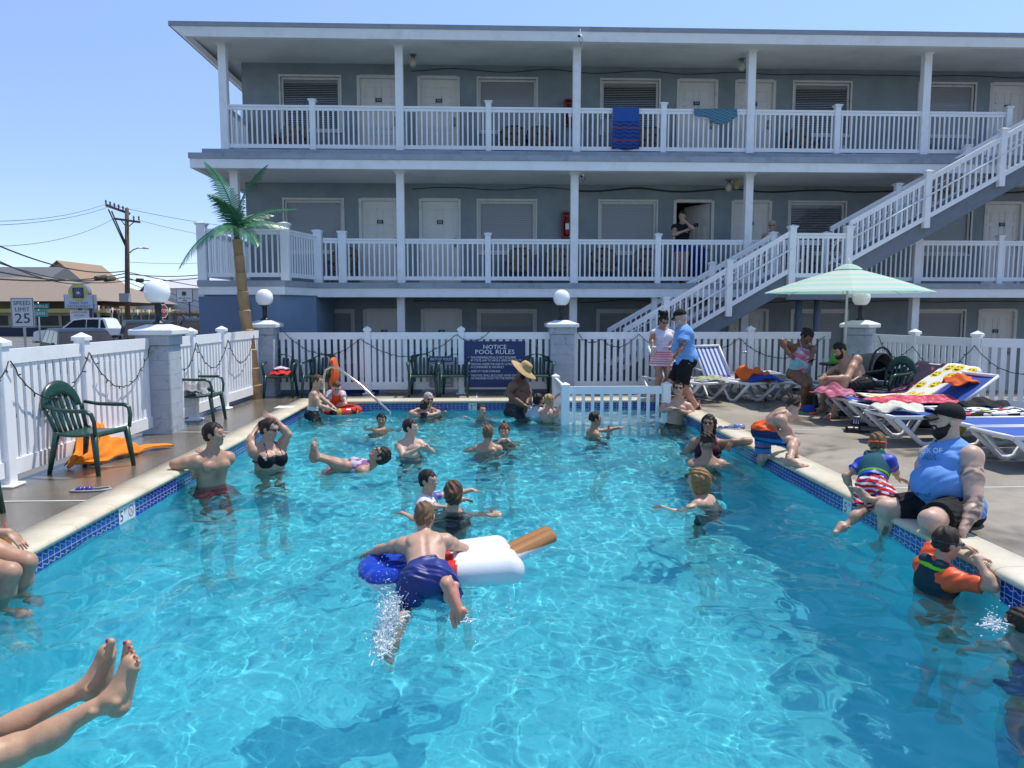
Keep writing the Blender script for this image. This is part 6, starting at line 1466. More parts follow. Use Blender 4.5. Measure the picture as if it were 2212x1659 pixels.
        for i in range(5):
            o=(i-2)*.0115*h*(1);big=(i==0 if sg*np.sign(1)>0 else i==4)
            k=(4-i if sg>0 else i);rr=(.0098 if k==0 else .0062-.0003*k)*h;ln=(.118 if k==0 else .121-.007*k)*h
            ln=ln*(.93 if fw<1 else 1);o_=((i-2)*.0138+(.004*sg if k==0 else 0))*h;p=a+dn*.038*h+td*ln+lt*o_;S_.cone(a+dn*.035*h+td*.080*h+lt*o_*.9,p,rr*.95,rr,.0025);s.toe.append((p+td*rr*.35-dn*rr*.80,rr,td,dn,lt))
    def hand(s,w,d,pn,sg,curl,spread,fingers=True):
        k=s.h/1.75;S_=s.S;d=nrm(d);pn=nrm(V(pn)-d*(V(pn)@d));lt=np.cross(pn,d)
        M=np.array([lt,pn,d]);S_.ell(w+d*.048*k,(.040*k,.0165*k,.052*k),M,.015)
        if not fingers: S_.ell(w+d*.11*k-pn*.0*k,(.036*k,.012*k,.06*k),M,.01);return
        cu_=R(curl)
        for i,(o,ln) in enumerate(((-.031,.064),(-.011,.076),(.010,.071),(.030,.055))):
            b=w+d*.088*k+lt*o*k;dd=nrm(d+lt*o*(4+spread*25)-0*pn);c1=dd*math.cos(cu_*.6)+pn*math.sin(cu_*.6);c2=dd*math.cos(cu_*1.6)+pn*math.sin(cu_*1.6)
            m=b+c1*ln*.5*k;e=m+c2*ln*.5*k;S_.cone(b-d*.02*k,m,.0095*k,.0085*k,.005);S_.cone(m,e,.0085*k,.0072*k,.004)
        o=-1*(1 if sg>0 else -1)*(-1)
        ts=s.thumb_side(sg);b=w+d*.022*k+lt*ts*.026*k;m=b+(d*.6+lt*ts*.75+pn*.25)*.042*k;S_.cone(b,m,.0125*k,.0105*k,.01);S_.cone(m,m+(d*.92+lt*ts*.25+pn*.3)*.03*k,.0105*k,.0085*k,.005)
    def thumb_side(s,sg): return -sg
    def paint(s,c,r,col,M=None,soft=.4,kind=None): s.paints.append((V(c),V(r if hasattr(r,'__len__') else (r,)*3),V(col),I3 if M is None else M,soft,kind))
    def brows(s,col):
        P,q,HM=s.hpt,s.fsc,s.HM
        for sg in(-1,1): s.paint(P(sg*.15,.36,.115),(.10*q,.08*q,.026*q),V(col)*1.3,HM,.5)
    def finish(s,name='person',group=None):
        P,F=s.S.mesh(s.vox)
        col=np.tile(s.sk,(len(P),1))
        # slight natural redness on knees, elbows, face
        for c,r,cc,M,soft,kind in s.paints:
            l=(P-c)@M.T/r;d=np.sqrt((l**2).sum(1))
            w=np.clip((1-d)/max(soft,1e-3)+.0,0,1) if soft<1 else np.exp(-d*d)
            if kind=='tattoo':
                X=P*55+c*13;n=np.sin(X[:,0]*1.1+2.1*np.sin(X[:,1]*.9+X[:,2]*.5))+np.sin(X[:,2]*1.2+1.7*np.sin(X[:,0]*.8+X[:,1]))+.6*np.sin(X[:,1]*2.3+X[:,2]*1.9)
                w=np.clip((1-d)*5,0,1)*np.clip(n*.9+.55,0,1)*.8
            col=col*(1-w[:,None])+cc*w[:,None]
        s.o=mesh_obj(name,P,F,s.org,M_skin,None,col);s.o.location=[float(c) for c in s.org]
        tag(s.o,s.label,'person',group)
        s.o['kind_']='' ;del s.o['kind_']
        return s.o
    def cloth(s,name,sd,col,wet=False,vox=None,label=None,mt=None):
        P,F=sd.mesh(vox or s.vox)
        if len(P)==0: return None
        c=col(P) if callable(col) else np.tile(V(col),(len(P),1))
        return mesh_obj(name,P,F,s.org,mt or (M_wetcloth if wet else M_cloth),s.o,c,label)
    def mb(s,name,m,mt,label=None):
        m.v=[tuple(V(p)-s.org) for p in m.v];return m.build(name,mt,s.o,label)
    # ---- garments
    def shorts(s,col,frac=.7,flare=1.12,waist=.075,wet=False,name='swim_shorts',grow=.009,low=None):
        h,S_=s.h,Sdf();u,f,r=s.u,s.f,s.r;g=s.g;lg=.5+.5*g;w=grow
        S_.ell(s.pel+u*.012*h,(.088*h*g+w,.068*h*g+w,.080*h),s.M,.03);S_.cone(s.pel-u*.01*h,s.pel+u*.13*h,(.085*h*g)*(.25+.75*s.wide)+w,None,.03,(f,.80))
        for nm,sg in(('L',-1),('R',1)):
            S_.ell(s.pel-f*.036*h+r*sg*.045*h-u*.03*h,(.052*h*g+w,.05*h*g+w,.055*h+w),s.M,.03)
            if nm in s.kn:
                a,k=s.hip[nm],s.kn[nm];S_.cone(a,a+(k-a)*frac,.060*h*lg+w,(.060*(1-frac)+.037*frac)*h*lg*flare+w+.008,.010,fend=True)
                S_.ell(a*.62+k*.38,.054*h*lg+w+.003,None,.03) if frac>.5 else None
        S_.cut(s.pel+u*waist*h,u)
        amp=.0055;S_.noise=lambda x,y,z:amp*(np.sin(38*x+9*np.sin(14*z+11*y))*np.sin(31*y+17*z)+.6*np.sin(60*x+25*y+5*np.sin(20*z))*np.sin(22*z+13*x))
        return s.cloth(name,S_,col,wet)
    def shirt(s,col,sleeve=.45,hem=-.02,wet=False,name='t_shirt',grow=.012,bulge=0,bust=0,neck=.05,slr=1.25):
        h,S_=s.h,Sdf();u,f=s.u,s.f;g=s.g;w=grow;u2,f2,r2,M2=s.u2,s.f2,s.r2,s.M2
        S_.ell(s.ch,(.094*h+w,.066*h*g+w,.118*h+w),M2,.04);S_.cone(s.pel-u*.02*h,s.ch,.086*h*g+w*1.3,.088*h*(.5+.5*g)+w,.04,(f,.82))
        S_.ell(s.pel-f*.012*h,(.092*h*g+w,.082*h*g+w,.095*h),s.M,.04)
        S_.cone(s.sh['L'],s.sh['R'],.035*h+w,None,.035)
        if bulge: S_.ell(s.pel+u*.10*h+f*.04*h*g,(.085*h*g+w,.055*h+bulge*.06*h+w,.085*h+w),s.M,.04)
        for nm,sg in(('L',-1),('R',1)):
            if bust: S_.ell(s.ch+f2*(.062*h*g)+r2*sg*.046*h-u2*.012*h,.046*h*bust+w,None,.03)
            else: S_.ell(s.ch+f2*.050*h*g+r2*sg*.044*h+u2*.015*h,(.045*h+w,.022*h+w,.034*h+w),M2,.02)
            S_.cone(s.nb+u2*.012*h,s.sh[nm]+u2*.012*h-r2*sg*.03*h,.024*h+w,.026*h+w,.035)
            S_.ell(s.ch-f2*.050*h*g+r2*sg*.05*h+u2*.02*h,(.036*h+w,.016*h+w,.045*h+w),M2,.03);(S_.ell(s.sh[nm]-u2*.006*h,.043*h*(.6+.4*g)+w,None,.03) if sleeve else None)
            if sleeve and nm in s.el:
                a,e=s.sh[nm],s.el[nm];S_.ell(a,.043*h*(.6+.4*g)+w,None,.03);S_.cone(a,a+(e-a)*sleeve,.036*h*(.55+.45*g)+w,.034*h*(.55+.45*g)*slr+w,.02,fend=True)
        S_.cut(s.pel+u*hem*h,-u);S_.ell(s.nb+u2*.035*h+f2*.02*h,neck*h,None,.01,op='s')
        S_.noise=lambda x,y,z:.0035*np.sin(26*x+7*np.sin(11*z+9*y))*np.sin(23*y+19*z)
        return s.cloth(name,S_,col,wet)
    def vest(s,col,thick=.03,hem=.06,name='life_vest',wet=False):
        h,S_=s.h,Sdf();w=thick;g=s.g;u2,f2,r2,M2=s.u2,s.f2,s.r2,s.M2
        S_.ell(s.ch-u2*.01*h,(.088*h+w,.066*h*g+w,.115*h+w*.6),M2,.03);S_.cone(s.pel+s.u*.06*h,s.ch,.080*h*g+w,.086*h+w,.03,(s.f,.8))
        for sg in(-1,1): S_.cone(s.ch+f2*.05*h+r2*sg*.05*h+u2*.05*h,s.ch-f2*.05*h+r2*sg*.05*h+u2*.10*h,.03*h,None,.03)
        for nm in('L','R'): S_.ell(s.sh[nm]-u2*.03*h,.052*h,None,.01,op='s')
        S_.cut(s.pel+s.u*hem*h,-s.u);S_.ell(s.nb+u2*.03*h+f2*.03*h,.055*h,None,.012,op='s');return s.cloth(name,S_,col,wet)
    def hair(s,col,style='short',t=.035,front=.34,nape=-.30,vox=None,seed=0,wet=False,slope=1.3,low=-.9):
        c=V(HAIR[col] if isinstance(col,str) else col);P,q,HM=s.hpt,s.fsc,s.HM;S_=Sdf()
        S_.ell(P(0,-.05,.14),((.325+t)*q,(.41+t)*q,(.36+t*1.3)*q),HM,.02);S_.ell(P(0,-.16,-.10),((.27+t)*q,(.27+t)*q,(.32)*q),HM,.03)
        HC=s.HC;yt=.13 if style!='long' else .16
        def face(x,y,z):
            ly=((x-HC[0])*HM[1][0]+(y-HC[1])*HM[1][1]+(z-HC[2])*HM[1][2])/q;lz=((x-HC[0])*HM[2][0]+(y-HC[1])*HM[2][1]+(z-HC[2])*HM[2][2])/q;lx=((x-HC[0])*HM[0][0]+(y-HC[1])*HM[0][1]+(z-HC[2])*HM[0][2])/q
            wv=.03*np.sin(13*lx+seed)+.02*np.sin(29*lx+2)
            return np.minimum(ly-yt-.25*np.maximum(lz+.05,0),(front-.02+wv)+.25*(ly-.3)-lz)*q
        S_.P.append(('c',face,None,None,0));S_.cut(P(0,0,nape),-HM[2]-HM[1]*.25)
        if style in('short','buzz','curly','topbun'):
            for sg in(-1,1): S_.ell(P(sg*.37,-.01,-.06),(.10*q,.13*q,.15*q),HM,.01,op='s')
        if style=='long':
            for sg in(-1,1): S_.cone(P(sg*.30,.0,.10),P(sg*.34,-.04,low),.11*q,.09*q,.05)
            S_.cone(P(0,-.34,.1),P(0,-.30,low),.26*q,.20*q,.06);S_.cone(P(-.2,-.3,.0),P(-.22,-.22,low),.15*q,.12*q,.05);S_.cone(P(.2,-.3,.0),P(.22,-.22,low),.15*q,.12*q,.05)
        if style=='bun': S_.ell(P(0,-.52,.10),(.17*q,.15*q,.17*q),HM,.03);S_.ell(P(0,-.32,-.15),(.24*q,.2*q,.2*q),HM,.04)
        if style=='topbun': S_.cone(P(0,-.12,.48),P(0,-.14,.66),.09*q,.11*q,.02)
        if style=='updo':
            r=np.random.default_rng(4)
            for k in range(9): S_.ell(P(r.normal(0,.15),-.1+r.normal(0,.14),.52+abs(r.normal(0,.12))),(.16*q),None,.02)
        if style=='curly':
            r=np.random.default_rng(3)
            for k in range(34):
                a=r.random()*6.28;e=r.random()*.9+.45;x,y,z=math.cos(a)*math.cos(e),math.sin(a)*math.cos(e),math.sin(e);S_.ell(P(x*.33,-.05+y*.40,.16+z*.40),.085*q,None,.01)
        ph=np.random.default_rng(seed).random(4)*6
        k=1/q;am=.02*q if style!='buzz' else .003*q
        def nz(x,y,z):
            lx=(x-s.HC[0])*HM[0][0]+(y-s.HC[1])*HM[0][1]+(z-s.HC[2])*HM[0][2];ly=(x-s.HC[0])*HM[1][0]+(y-s.HC[1])*HM[1][1]+(z-s.HC[2])*HM[1][2];lz=(x-s.HC[0])*HM[2][0]+(y-s.HC[1])*HM[2][1]+(z-s.HC[2])*HM[2][2]
            return am*(np.sin(24*k*lx+6*np.sin(5*k*lz+ph[0])+ph[1])+.7*np.sin(19*k*ly+4*np.sin(7*k*lx)+ph[2]))
        S_.noise=nz
        Pm,F=S_.mesh(vox or s.vox*.85)
        if len(Pm)==0:return
        cc=np.tile(c,(len(Pm),1));return mesh_obj('hair',Pm,F,s.org,M_hair,s.o,cc)
    def beard(s,col,l=.0):
        c=V(HAIR[col]);P,q,HM=s.hpt,s.fsc,s.HM;S_=Sdf();t=.025
        S_.ell(P(0,.20,-.40-l*.3),((.20+t)*q,(.17+t)*q,(.15+t+l)*q),HM,.03)
        for sg in(-1,1): S_.cone(P(sg*.27,.02,-.08),P(sg*.20,.17,-.36),.06*q,.12*q,.03);S_.cone(P(sg*.20,.2,-.24),P(sg*.1,.32,-.40),.07*q,.10*q,.03)
        S_.cone(P(-.1,.37,-.19),P(.1,.37,-.19),.028*q,None,.02);S_.ell(P(0,.44,-.262),(.10*q,.08*q,.035*q),HM,.01,op='s')
        return s.cloth('beard',S_,c,mt=M_hair,vox=s.vox*.8)
    def glasses(s,dark=True,name='sunglasses',col=(.01,.01,.012),big=1.):
        P,q=s.hpt,s.fsc;m=MB();mt=mat('sunglass_plastic' if dark else 'goggle_band',col,.12,.05)
        for sg in(-1,1):
            pts=[P(sg*.14+.095*big*math.cos(a),.44-.06*abs(math.cos(a))*.5,.03+.065*big*math.sin(a)) for a in np.linspace(0,6.283,12)[:-1]];c=P(sg*.14,.46,.03);b=P(sg*.14,.41,.03)
            n=len(pts);m.add(pts+[c,b],[(i,(i+1)%n,n) for i in range(n)]+[((i+1)%n,i,n+1) for i in range(n)],0,True)
            m.bar(P(sg*.22,.42,.05),P(sg*.36,-.02,.05),.02*q,.045*q)
        m.bar(P(-.06,.455,.05),P(.06,.455,.05),.02*q,.02*q);return s.mb(name,m,mt)
    def goggles(s,col=(.6,.1,.03),on=0.,name='goggles'):
        P,q=s.hpt,s.fsc;m=MB();pts=[P(.37*math.cos(a),-.03+.46*math.sin(a),.06+on+.02*math.sin(a)) for a in np.linspace(0,2*math.pi,25)]
        m.tube(pts,.042*q,6)
        for sg in(-1,1): m.sph(P(sg*.14,.44,.05+on),(.085*q,.085*q,.06*q),10,1)
        return s.mb(name,m,[mat('goggle_strap_'+str(len(MATS)),col,.5,.1),mat('goggle_lens',(.03,.05,.08),.08,.05)])
    def ballcap(s,col,back=False,name='baseball_cap',t=.05):
        P,q,HM=s.hpt,s.fsc,s.HM;S_=Sdf();S_.ell(P(0,-.05,.16),((.335+t)*q,(.42+t)*q,(.38+t)*q),HM,.02);S_.cut(P(0,.3,.20),-HM[2]-HM[1]*(-.22 if not back else .2))
        sg=-1 if back else 1
        o=s.cloth(name,S_,col,vox=s.vox*.9);m=MB();y0=.30 if not back else -.38
        m.sheet(lambda u,v:P((2*u-1)*.30*(1-.12*v*v),(y0+sg*(.06+.34*v*(1-.3*(2*u-1)**2))),.19-.10*v-.10*(2*u-1)**2),12,6,.012);s_=s.mb('cap_brim',m,mat('cap_brim_'+str(len(MATS)),tuple(col),.85,.1))
        return o
    def strap(s,pts,r,col,name='strap'):
        m=MB();m.tube(pts,r,6);return s.mb(name,m,mat('strap_'+'_'.join('%d'%(c*99) for c in col),col,.7,.1))
    def bikini(s,col,bust=1.,name='bikini_top'):
        h,S_=s.h,Sdf();u2,f2,r2=s.u2,s.f2,s.r2;g=s.g
        for sg in(-1,1): S_.ell(s.ch+f2*(.066*h*g)+r2*sg*.046*h-u2*.014*h,(.046*h*bust+.007,.040*h*bust+.007,.048*h*bust+.004),s.M2,.012)
        S_.cut(s.ch+f2*.0,-f2);S_.cut(s.ch+u2*.022*h+f2*.1*h,u2*.9+f2*.3)
        o=s.cloth(name,S_,col)
        m=MB();
        m.tube([s.ch-u2*.03*h+(r2*math.cos(a)*.095*h*(.5+.5*g)+f2*math.sin(a)*.082*h*g) for a in np.linspace(0,6.283,25)],.008,6)
        for sg in(-1,1): m.tube([s.ch+f2*.100*h*g+r2*sg*.055*h+u2*.015*h,s.ch+f2*.055*h*g+r2*sg*.05*h+u2*.085*h,s.nb+r2*sg*.03*h+u2*.02*h,s.nb-f2*.035*h+r2*sg*.02*h],.006,6)
        s.mb('bikini_strap',m,mat('black_strap',(.012,.012,.014),.6));return o
    def onepiece(s,col,bust=0,low=-.03,top=.06,name='swimsuit',bulge=0,straps=True):
        h,S_=s.h,Sdf();u,f,g=s.u,s.f,s.g;w=.010;u2,f2,r2,M2=s.u2,s.f2,s.r2,s.M2
        if bulge: S_.ell(s.pel+u*.10*h+f*.04*h*g,(.085*h*g+w,.055*h+bulge*.06*h+w,.085*h+w),s.M,.04)
        S_.ell(s.ch,(.092*h+w,.066*h*g+w,.118*h+w),M2,.04);S_.cone(s.pel+u*.0*h,s.ch,.083*h*g+w,.086*h*(.5+.5*g)+w,.04,(f,.75));S_.ell(s.pel+u*.005*h,(.088*h*g+w,.068*h*g+w,.072*h+w),s.M,.04)
        for nm,sg in(('L',-1),('R',1)):
            if bust:S_.ell(s.ch+f2*(.062*h*g)+r2*sg*.046*h-u2*.012*h,(.046*h*bust+w,.040*h*bust+w,.048*h*bust+w),M2,.04)
            S_.ell(s.pel-f*.036*h+r*0+s.r*sg*.045*h-u*.03*h,(.052*h*g+w,.05*h*g+w,.055*h+w),s.M,.03) if False else None
            S_.ell(s.hip[nm]-u*.045*h+s.r*sg*.035*h,.062*h,None,.02,op='s')
        S_.cut(s.ch+u2*top*h+f2*.05*h,u2*.9+f2*.42)
        S_.cut(s.pel-u*.075*h,-u)
        o=s.cloth(name,S_,col)
        m=MB()
        if not straps:return o
        for sg in(-1,1): m.tube([s.ch+f2*.075*h*g+r2*sg*.055*h+u2*.05*h,s.ch+f2*.03*h+r2*sg*.052*h+u2*.115*h,s.nb+r2*sg*.045*h-f2*.02*h+u2*.0*h,s.ch-f2*.075*h+r2*sg*.03*h+u2*.04*h],.007,6)
        s.mb('shoulder_strap',m,mat('pale_strap' if not callable(col) else 'pink_strap',(.3,.05,.06) if not callable(col) else (.55,.4,.45),.7));return o
r=None
_of=Person.foot
def _foot(s,*a,**k):
    _of(s,*a,**k);s.alltoes=getattr(s,'alltoes',[])+list(s.toe)
Person.foot=_foot
# ================================================================ PEOPLE
def D6(x,y): return ((1250+x/1.843)/1.736,(1700+y/1.843)/1.736)
def W(label,hc,Y,yaw,h,hd,up=(0,0,1),**k):
    """place by head centre pixel and depth"""
    HC=AY(hc[0],hc[1],Y);up=nrm(up);u2=up;hy,hp_,hr=k.get('head',(0,0,0))
    if 'hv' in k: hf,hu=nrm(k['hv'][0]),nrm(k['hv'][1])
    else:
        hf=yawv(yaw+hy)*math.cos(R(hp_))+V(0,0,1)*math.sin(R(hp_));hf=nrm(hf);hu=nrm(V(0,0,1)-hf*hf[2])
    nk=nrm(u2*.6+V(0,0,1)*.4) if u2[2]>-.2 else u2
    nb=HC-nk*.055*h-hu*.40*hd-hf*.10*hd-V(k.get('hoff',(0,0,0)))
    pel=nb-up*.285*h
    if k.pop('pool',True) and 'legs' not in k:
        f=yawv(yaw);r=V(f[1],-f[0],0);L=[]
        for sg in(-1,1):
            z=max(fz(pel[1])+.075,pel[2]-.47*h);L.append(('ik',V(pel[0],pel[1],z)+r*sg*.08*h+f*.04*h,f))
        k['legs']=L
    return Person(label,pel,nb,yaw,h,hd,**k)
def wl(px,py): return float(AZ(px,py,WZ)[1])
def const(c): return c
def blotch(c1,c2,sc,thr=.5,seed=0):
    c1,c2=V(c1),V(c2);ph=np.random.default_rng(seed).random(6)*6
    def f(P):
        X=P*sc;n=np.sin(X[:,0]+2*np.sin(X[:,1]*.7+ph[0])+ph[1])+np.sin(X[:,1]*1.1+2*np.sin(X[:,2]*.8+ph[2])+ph[3])+np.sin(X[:,2]*1.2+1.6*np.sin(X[:,0]*.9+ph[4])+ph[5])
        m=(n>thr)[:,None];return np.where(m,c2,c1)
    return f
def bands(axis,org,stops):
    axis=nrm(axis);org=V(org)
    def f(P):
        t=(P-org)@axis;c=np.tile(V(stops[0][1]),(len(P),1))
        for s0,cc in stops: c[t>=s0]=V(cc)
        return c
    return f
BLK=(.012,.012,.014)
G='people in and around the pool'
# -- boy on the popsicle float
fc=AZ(*D6(760,720),-.05);ax=nrm(V(1,.16,0));sd=V(-ax[1],ax[0],0)
fa=AZ(800,1212,-.05);fb_=AZ(1085,1190,-.05);ax=nrm(fb_-fa);sd=V(-ax[1],ax[0],0);LF=np.linalg.norm(fb_-fa)
S_=Sdf()
for i,o in enumerate((-.225,-.075,.075,.225)):
    e=.05 if i in(0,3) else 0
    S_.cone(fa+sd*o*.80+ax*(e+(.0))+V(0,0,-.075),fb_+sd*o+V(0,0,-.06),.082,.105,.022)
S_.ell(fa+ax*.02+V(0,0,-.075),(.1,.22,.07),np.array([ax,sd,(0,0,1)]),.03)
P_,F_=S_.mesh(.011)
t=(P_-fa)@ax;col=np.tile(V(.70,.71,.72),(len(P_),1));col[t<LF*.60]=V(.62,.035,.02);col[t<LF*.38]=V(.008,.045,.42);col[P_[:,2]<-.12]=V(.72,.73,.74)
M_vinyl=colmat('glossy_vinyl',.16,0,.05,8,.6,.03,5)
flt=mesh_obj('popsicle_float',P_,F_,fa,M_vinyl,None,col);flt.location=[float(c) for c in fa];tag(flt,'red white and blue popsicle shaped inflatable float under the boy','pool float')
S_=Sdf();se=AZ(1182,1152,-.02)
for o in(-.052,.052): S_.cone(fb_+ax*.06+sd*(o+.03)+V(0,0,-.04),se+sd*o+V(0,0,-.02),.062,.06,.018)
P_,F_=S_.mesh(.010);mesh_obj('stick',P_,F_,fa,M_vinyl,flt,np.where((P_[:,2]<-.06)[:,None],V(.72,.73,.74),V(.34,.155,.045)))
h=1.36
pel=AY(*D6(648,850),4.66);nb=AY(*D6(628,580),5.0)
hL=AY(*D6(300,655),5.15);hR=AY(*D6(835,625),5.2)
ftR=AY(*D6(835,965),4.12)
p=Person('boy in navy trunks lying face down across the popsicle float',pel,nb,90,h,.195,skin='fair',g=.95,sw=1.06,vox=.005,wide=1.25,fd=(0,.35,-1),hv=((0,.95,-.35),(0,.35,.95)),
  arms=(('ik',AY(*D6(215,700),5.28),(-1,0,.3)),('ik',hR+V(.12,.12,-.12),(1,0,.25))),
  legs=(('fk',AZ(880,1318,-.24),AZ(846,1412,-.26),dict(toe=(-.15,-.85,-.4),dn=(.1,-.4,.9))),('fk',AZ(972,1300,-.24),AY(*D6(812,925),4.02),dict(toe=(.40,-.10,-.90),dn=(-.15,-1,.10),fs=1.28,fw=.86,thin=.8,back=(0,0,1)))))
p.paint(AY(*D6(875,1040),3.96),.17,p.sk*V(1.15,.72,.66),None,1.)
p.finish();p.hair('light','short',.025,.30,-.42,vox=.006);p.shorts(blotch((.012,.022,.17),(.016,.03,.20),20),.86,1.38,.05,True,grow=.017)
# splash round the kicking legs
sp_=MB();r=np.random.default_rng(5);c0_=AZ(835,1345,WZ)
for k in range(420):
    a=r.random();q=AZ(838+r.normal(0,20),1350+r.normal(0,32),WZ)+V(0,0,abs(r.normal(0,.11)));sp_.sph(q,(.002+.005*r.random()**3,.002+.004*r.random()**3,.002+.007*r.random()**3),6)
for k in range(260):
    q=AZ(940+r.normal(0,90),1320+r.normal(0,45),WZ)+V(0,0,abs(r.normal(0,.035)));sp_.sph(q,.0025+.004*r.random()**2,6)
for k in range(110):
    q=AZ(1148+r.normal(0,14),886+r.normal(0,8),WZ)+V(0,0,abs(r.normal(.06,.08)));sp_.sph(q,.008+.014*r.random()**2,6)
for k in range(90):
    q=AZ(2150+r.normal(0,14),1352+r.normal(0,12),WZ)+V(0,0,abs(r.normal(0,.03)));sp_.sph(q,.003+.006*r.random()**2,6)
fo=Sdf();r=np.random.default_rng(9)
for k in range(520):
    t_=r.random();q=AZ(852-30*t_+r.normal(0,13),1318+95*t_+r.normal(0,10),WZ)+V(0,0,abs(r.normal(0,.07*(1.2-t_))));d_=nrm(r.normal(0,1,3)+V(0,0,.6))*(.006+.03*r.random()**2);fo.cone(q-d_,q+d_,.0035+.004*r.random(),.0025,.006)
fv,ff=fo.mesh(.004);sp_.add(fv,ff.tolist(),0,True)
for cx_,cy_,n_ in((1000,1345,30),(1150,893,50),(2150,1356,40)):
    fo=Sdf()
    for k in range(n_):
        q=AZ(cx_+r.normal(0,14),cy_+r.normal(0,7),WZ)+V(0,0,abs(r.normal(0,.02)));d_=nrm(r.normal(0,1,3)*V(1,1,.4))*(.008+.03*r.random());fo.cone(q-d_,q+d_,.004+.004*r.random(),.003,.008)
    fv,ff=fo.mesh(.006 if cy_>1000 else .009);sp_.add(fv,ff.tolist(),0,True)
m,nt,pb_=newmat('splash_drops');pb_.inputs['Base Color'].default_value=(.85,.92,.95,1);pb_.inputs['Roughness'].default_value=.12;pb_.inputs['Transmission Weight'].default_value=.45;pb_.inputs['IOR'].default_value=1.33
tag(sp_.build('water_splash',m),'white splash droplets thrown up by kicking legs and hands','splash',kind='stuff')
# -- boy in white shirt pointing right
Y=wl(925,1083)
p=W('boy in a wet white printed shirt pointing to the right',(925,1038),Y,-10,1.35,.20,skin='fair',g=.95,head=(-15,0,0),arms=(('ik',AY(1075,1046,Y+.35),(0,.3,-1)),('ik',AY(1000,1078,Y-.1),(0,-1,-.6))))
p.brows(HAIR['black']);p.finish();p.hair('black','short',.04,.26,-.30,slope=1.0);p.shirt(blotch((.62,.64,.68),(.05,.09,.30),17,1.7),.5,-.02,True)
# -- woman with low bun from behind
Y=wl(960,1103)
p=W('woman with a low brown bun seen from behind in a red strapped swimsuit',(979,1066),Y,92,1.66,.235,skin='fair',g=.95,arms=(('ik',AZ(868,1110,WZ-.0),(0,-1,.1)),('ik',AZ(1062,1106,WZ-.05),(0,-1,0))))
p.finish();p.hair('brown','bun',.04,.30,-.40);p.onepiece((.03,.012,.02))
# -- floating woman, feet up
Y=wl(780,1012)
hc=AY(828,989,Y+.05)
nb=hc+V(-.17,-.02,-.09);pel=nb+V(-.44,-.05,-.12)
p=Person('woman floating on her back with one bare foot raised',pel,nb,0,1.62,.225,skin='tan',fd=(.05,-.1,1),hv=((-.45,-.15,.88),(.88,.05,.45)),bust=.6,g=.92,
  arms=(('ik',pel+V(-.05,.25,.05),(0,.5,-1)),('ik',pel+V(-.10,-.22,.06),(0,-.5,-1))),
  legs=(('fk',AY(745,1003,Y+.15),AY(684,984,Y+.15),dict(toe=(.22,-.1,.97),dn=(-1,0,.1))),('fk',AY(748,1008,Y-.12),AY(686,988,Y-.12),dict(toe=(.15,-.25,.97),dn=(-1,0,.1)))))
p.brows(HAIR['dark']);p.finish();p.hair('dark','short',.06,.30,-.5);p.onepiece(blotch((.22,.10,.24),(.5,.42,.5),40),.6,top=.085,straps=False);p.glasses()
# -- boy with pink chest
Y=wl(890,979)
p=W('shirtless boy with clasped hands looking to the right',(887,923),Y,-62,1.42,.21,skin='pale',g=1.12,head=(48,0,0),bulge=.3,arms=(('ik',AY(922,966,Y-.25),(1,0,-.8)),('ik',AY(902,971,Y-.32),(-1,0,-.8))))
p.brows(HAIR['black']);p.finish();p.hair('black','short',.04,.26,-.30,slope=1.05);p.shorts((.02,.03,.10))
# -- woman in black bikini
Y=wl(582,1009)
p=W('woman in a black bikini with both hands on her head',(583,926),Y,-48,1.66,.235,skin='fair',g=1.2,bust=1.3,bulge=.25,head=(30,-12,0),arms=(('fk',AY(622,938,Y+.10),AY(592,904,Y+.05),dict(dir=nrm(V(-.8,0,.35)))),('fk',AY(540,954,Y-.05),AY(554,926,Y+.08),dict(dir=nrm(V(.7,.2,.6))))))
p.brows(HAIR['dark']);p.finish();p.hair('dark','bun',.035,.33,-.35);p.bikini(blotch(BLK,(.35,.38,.38),60,1.95),1.3);p.shorts(BLK,.05,1,-.01,name='bikini_bottom');p.glasses(col=(.02,.02,.025),name='glasses')
# -- man in red shorts leaning on the left edge
Y=wl(468,1044)
p=W('man in red trunks leaning his arm on the left pool edge',(462,938),Y,-40,1.78,.24,skin='tan',g=1.05,sw=1.05,up=(.08,0,1),head=(35,4,0),arms=(('ik',V(-3.22,Y+.55,.04),(.4,.4,-1)),('fk',AZ(377,1003,.06),AY(414,1006,Y-.15),dict(dir=nrm(V(.35,-.1,-1)),fat=1.05,curl=35))))
p.brows(HAIR['black']);p.paint(p.ch+p.f2*.11+p.r2*.06,(.05,.04,.02),(.12,.09,.08),p.M2,.7)
p.paint(p.ch+p.f2*.11-p.u2*.05,(.05,.05,.09),p.sk*.55,p.M2,1.)
p.finish();p.hair('black','short',.04,.30,-.30,slope=1.1);p.shorts((.42,.012,.022),.75,1.2,.07,True)
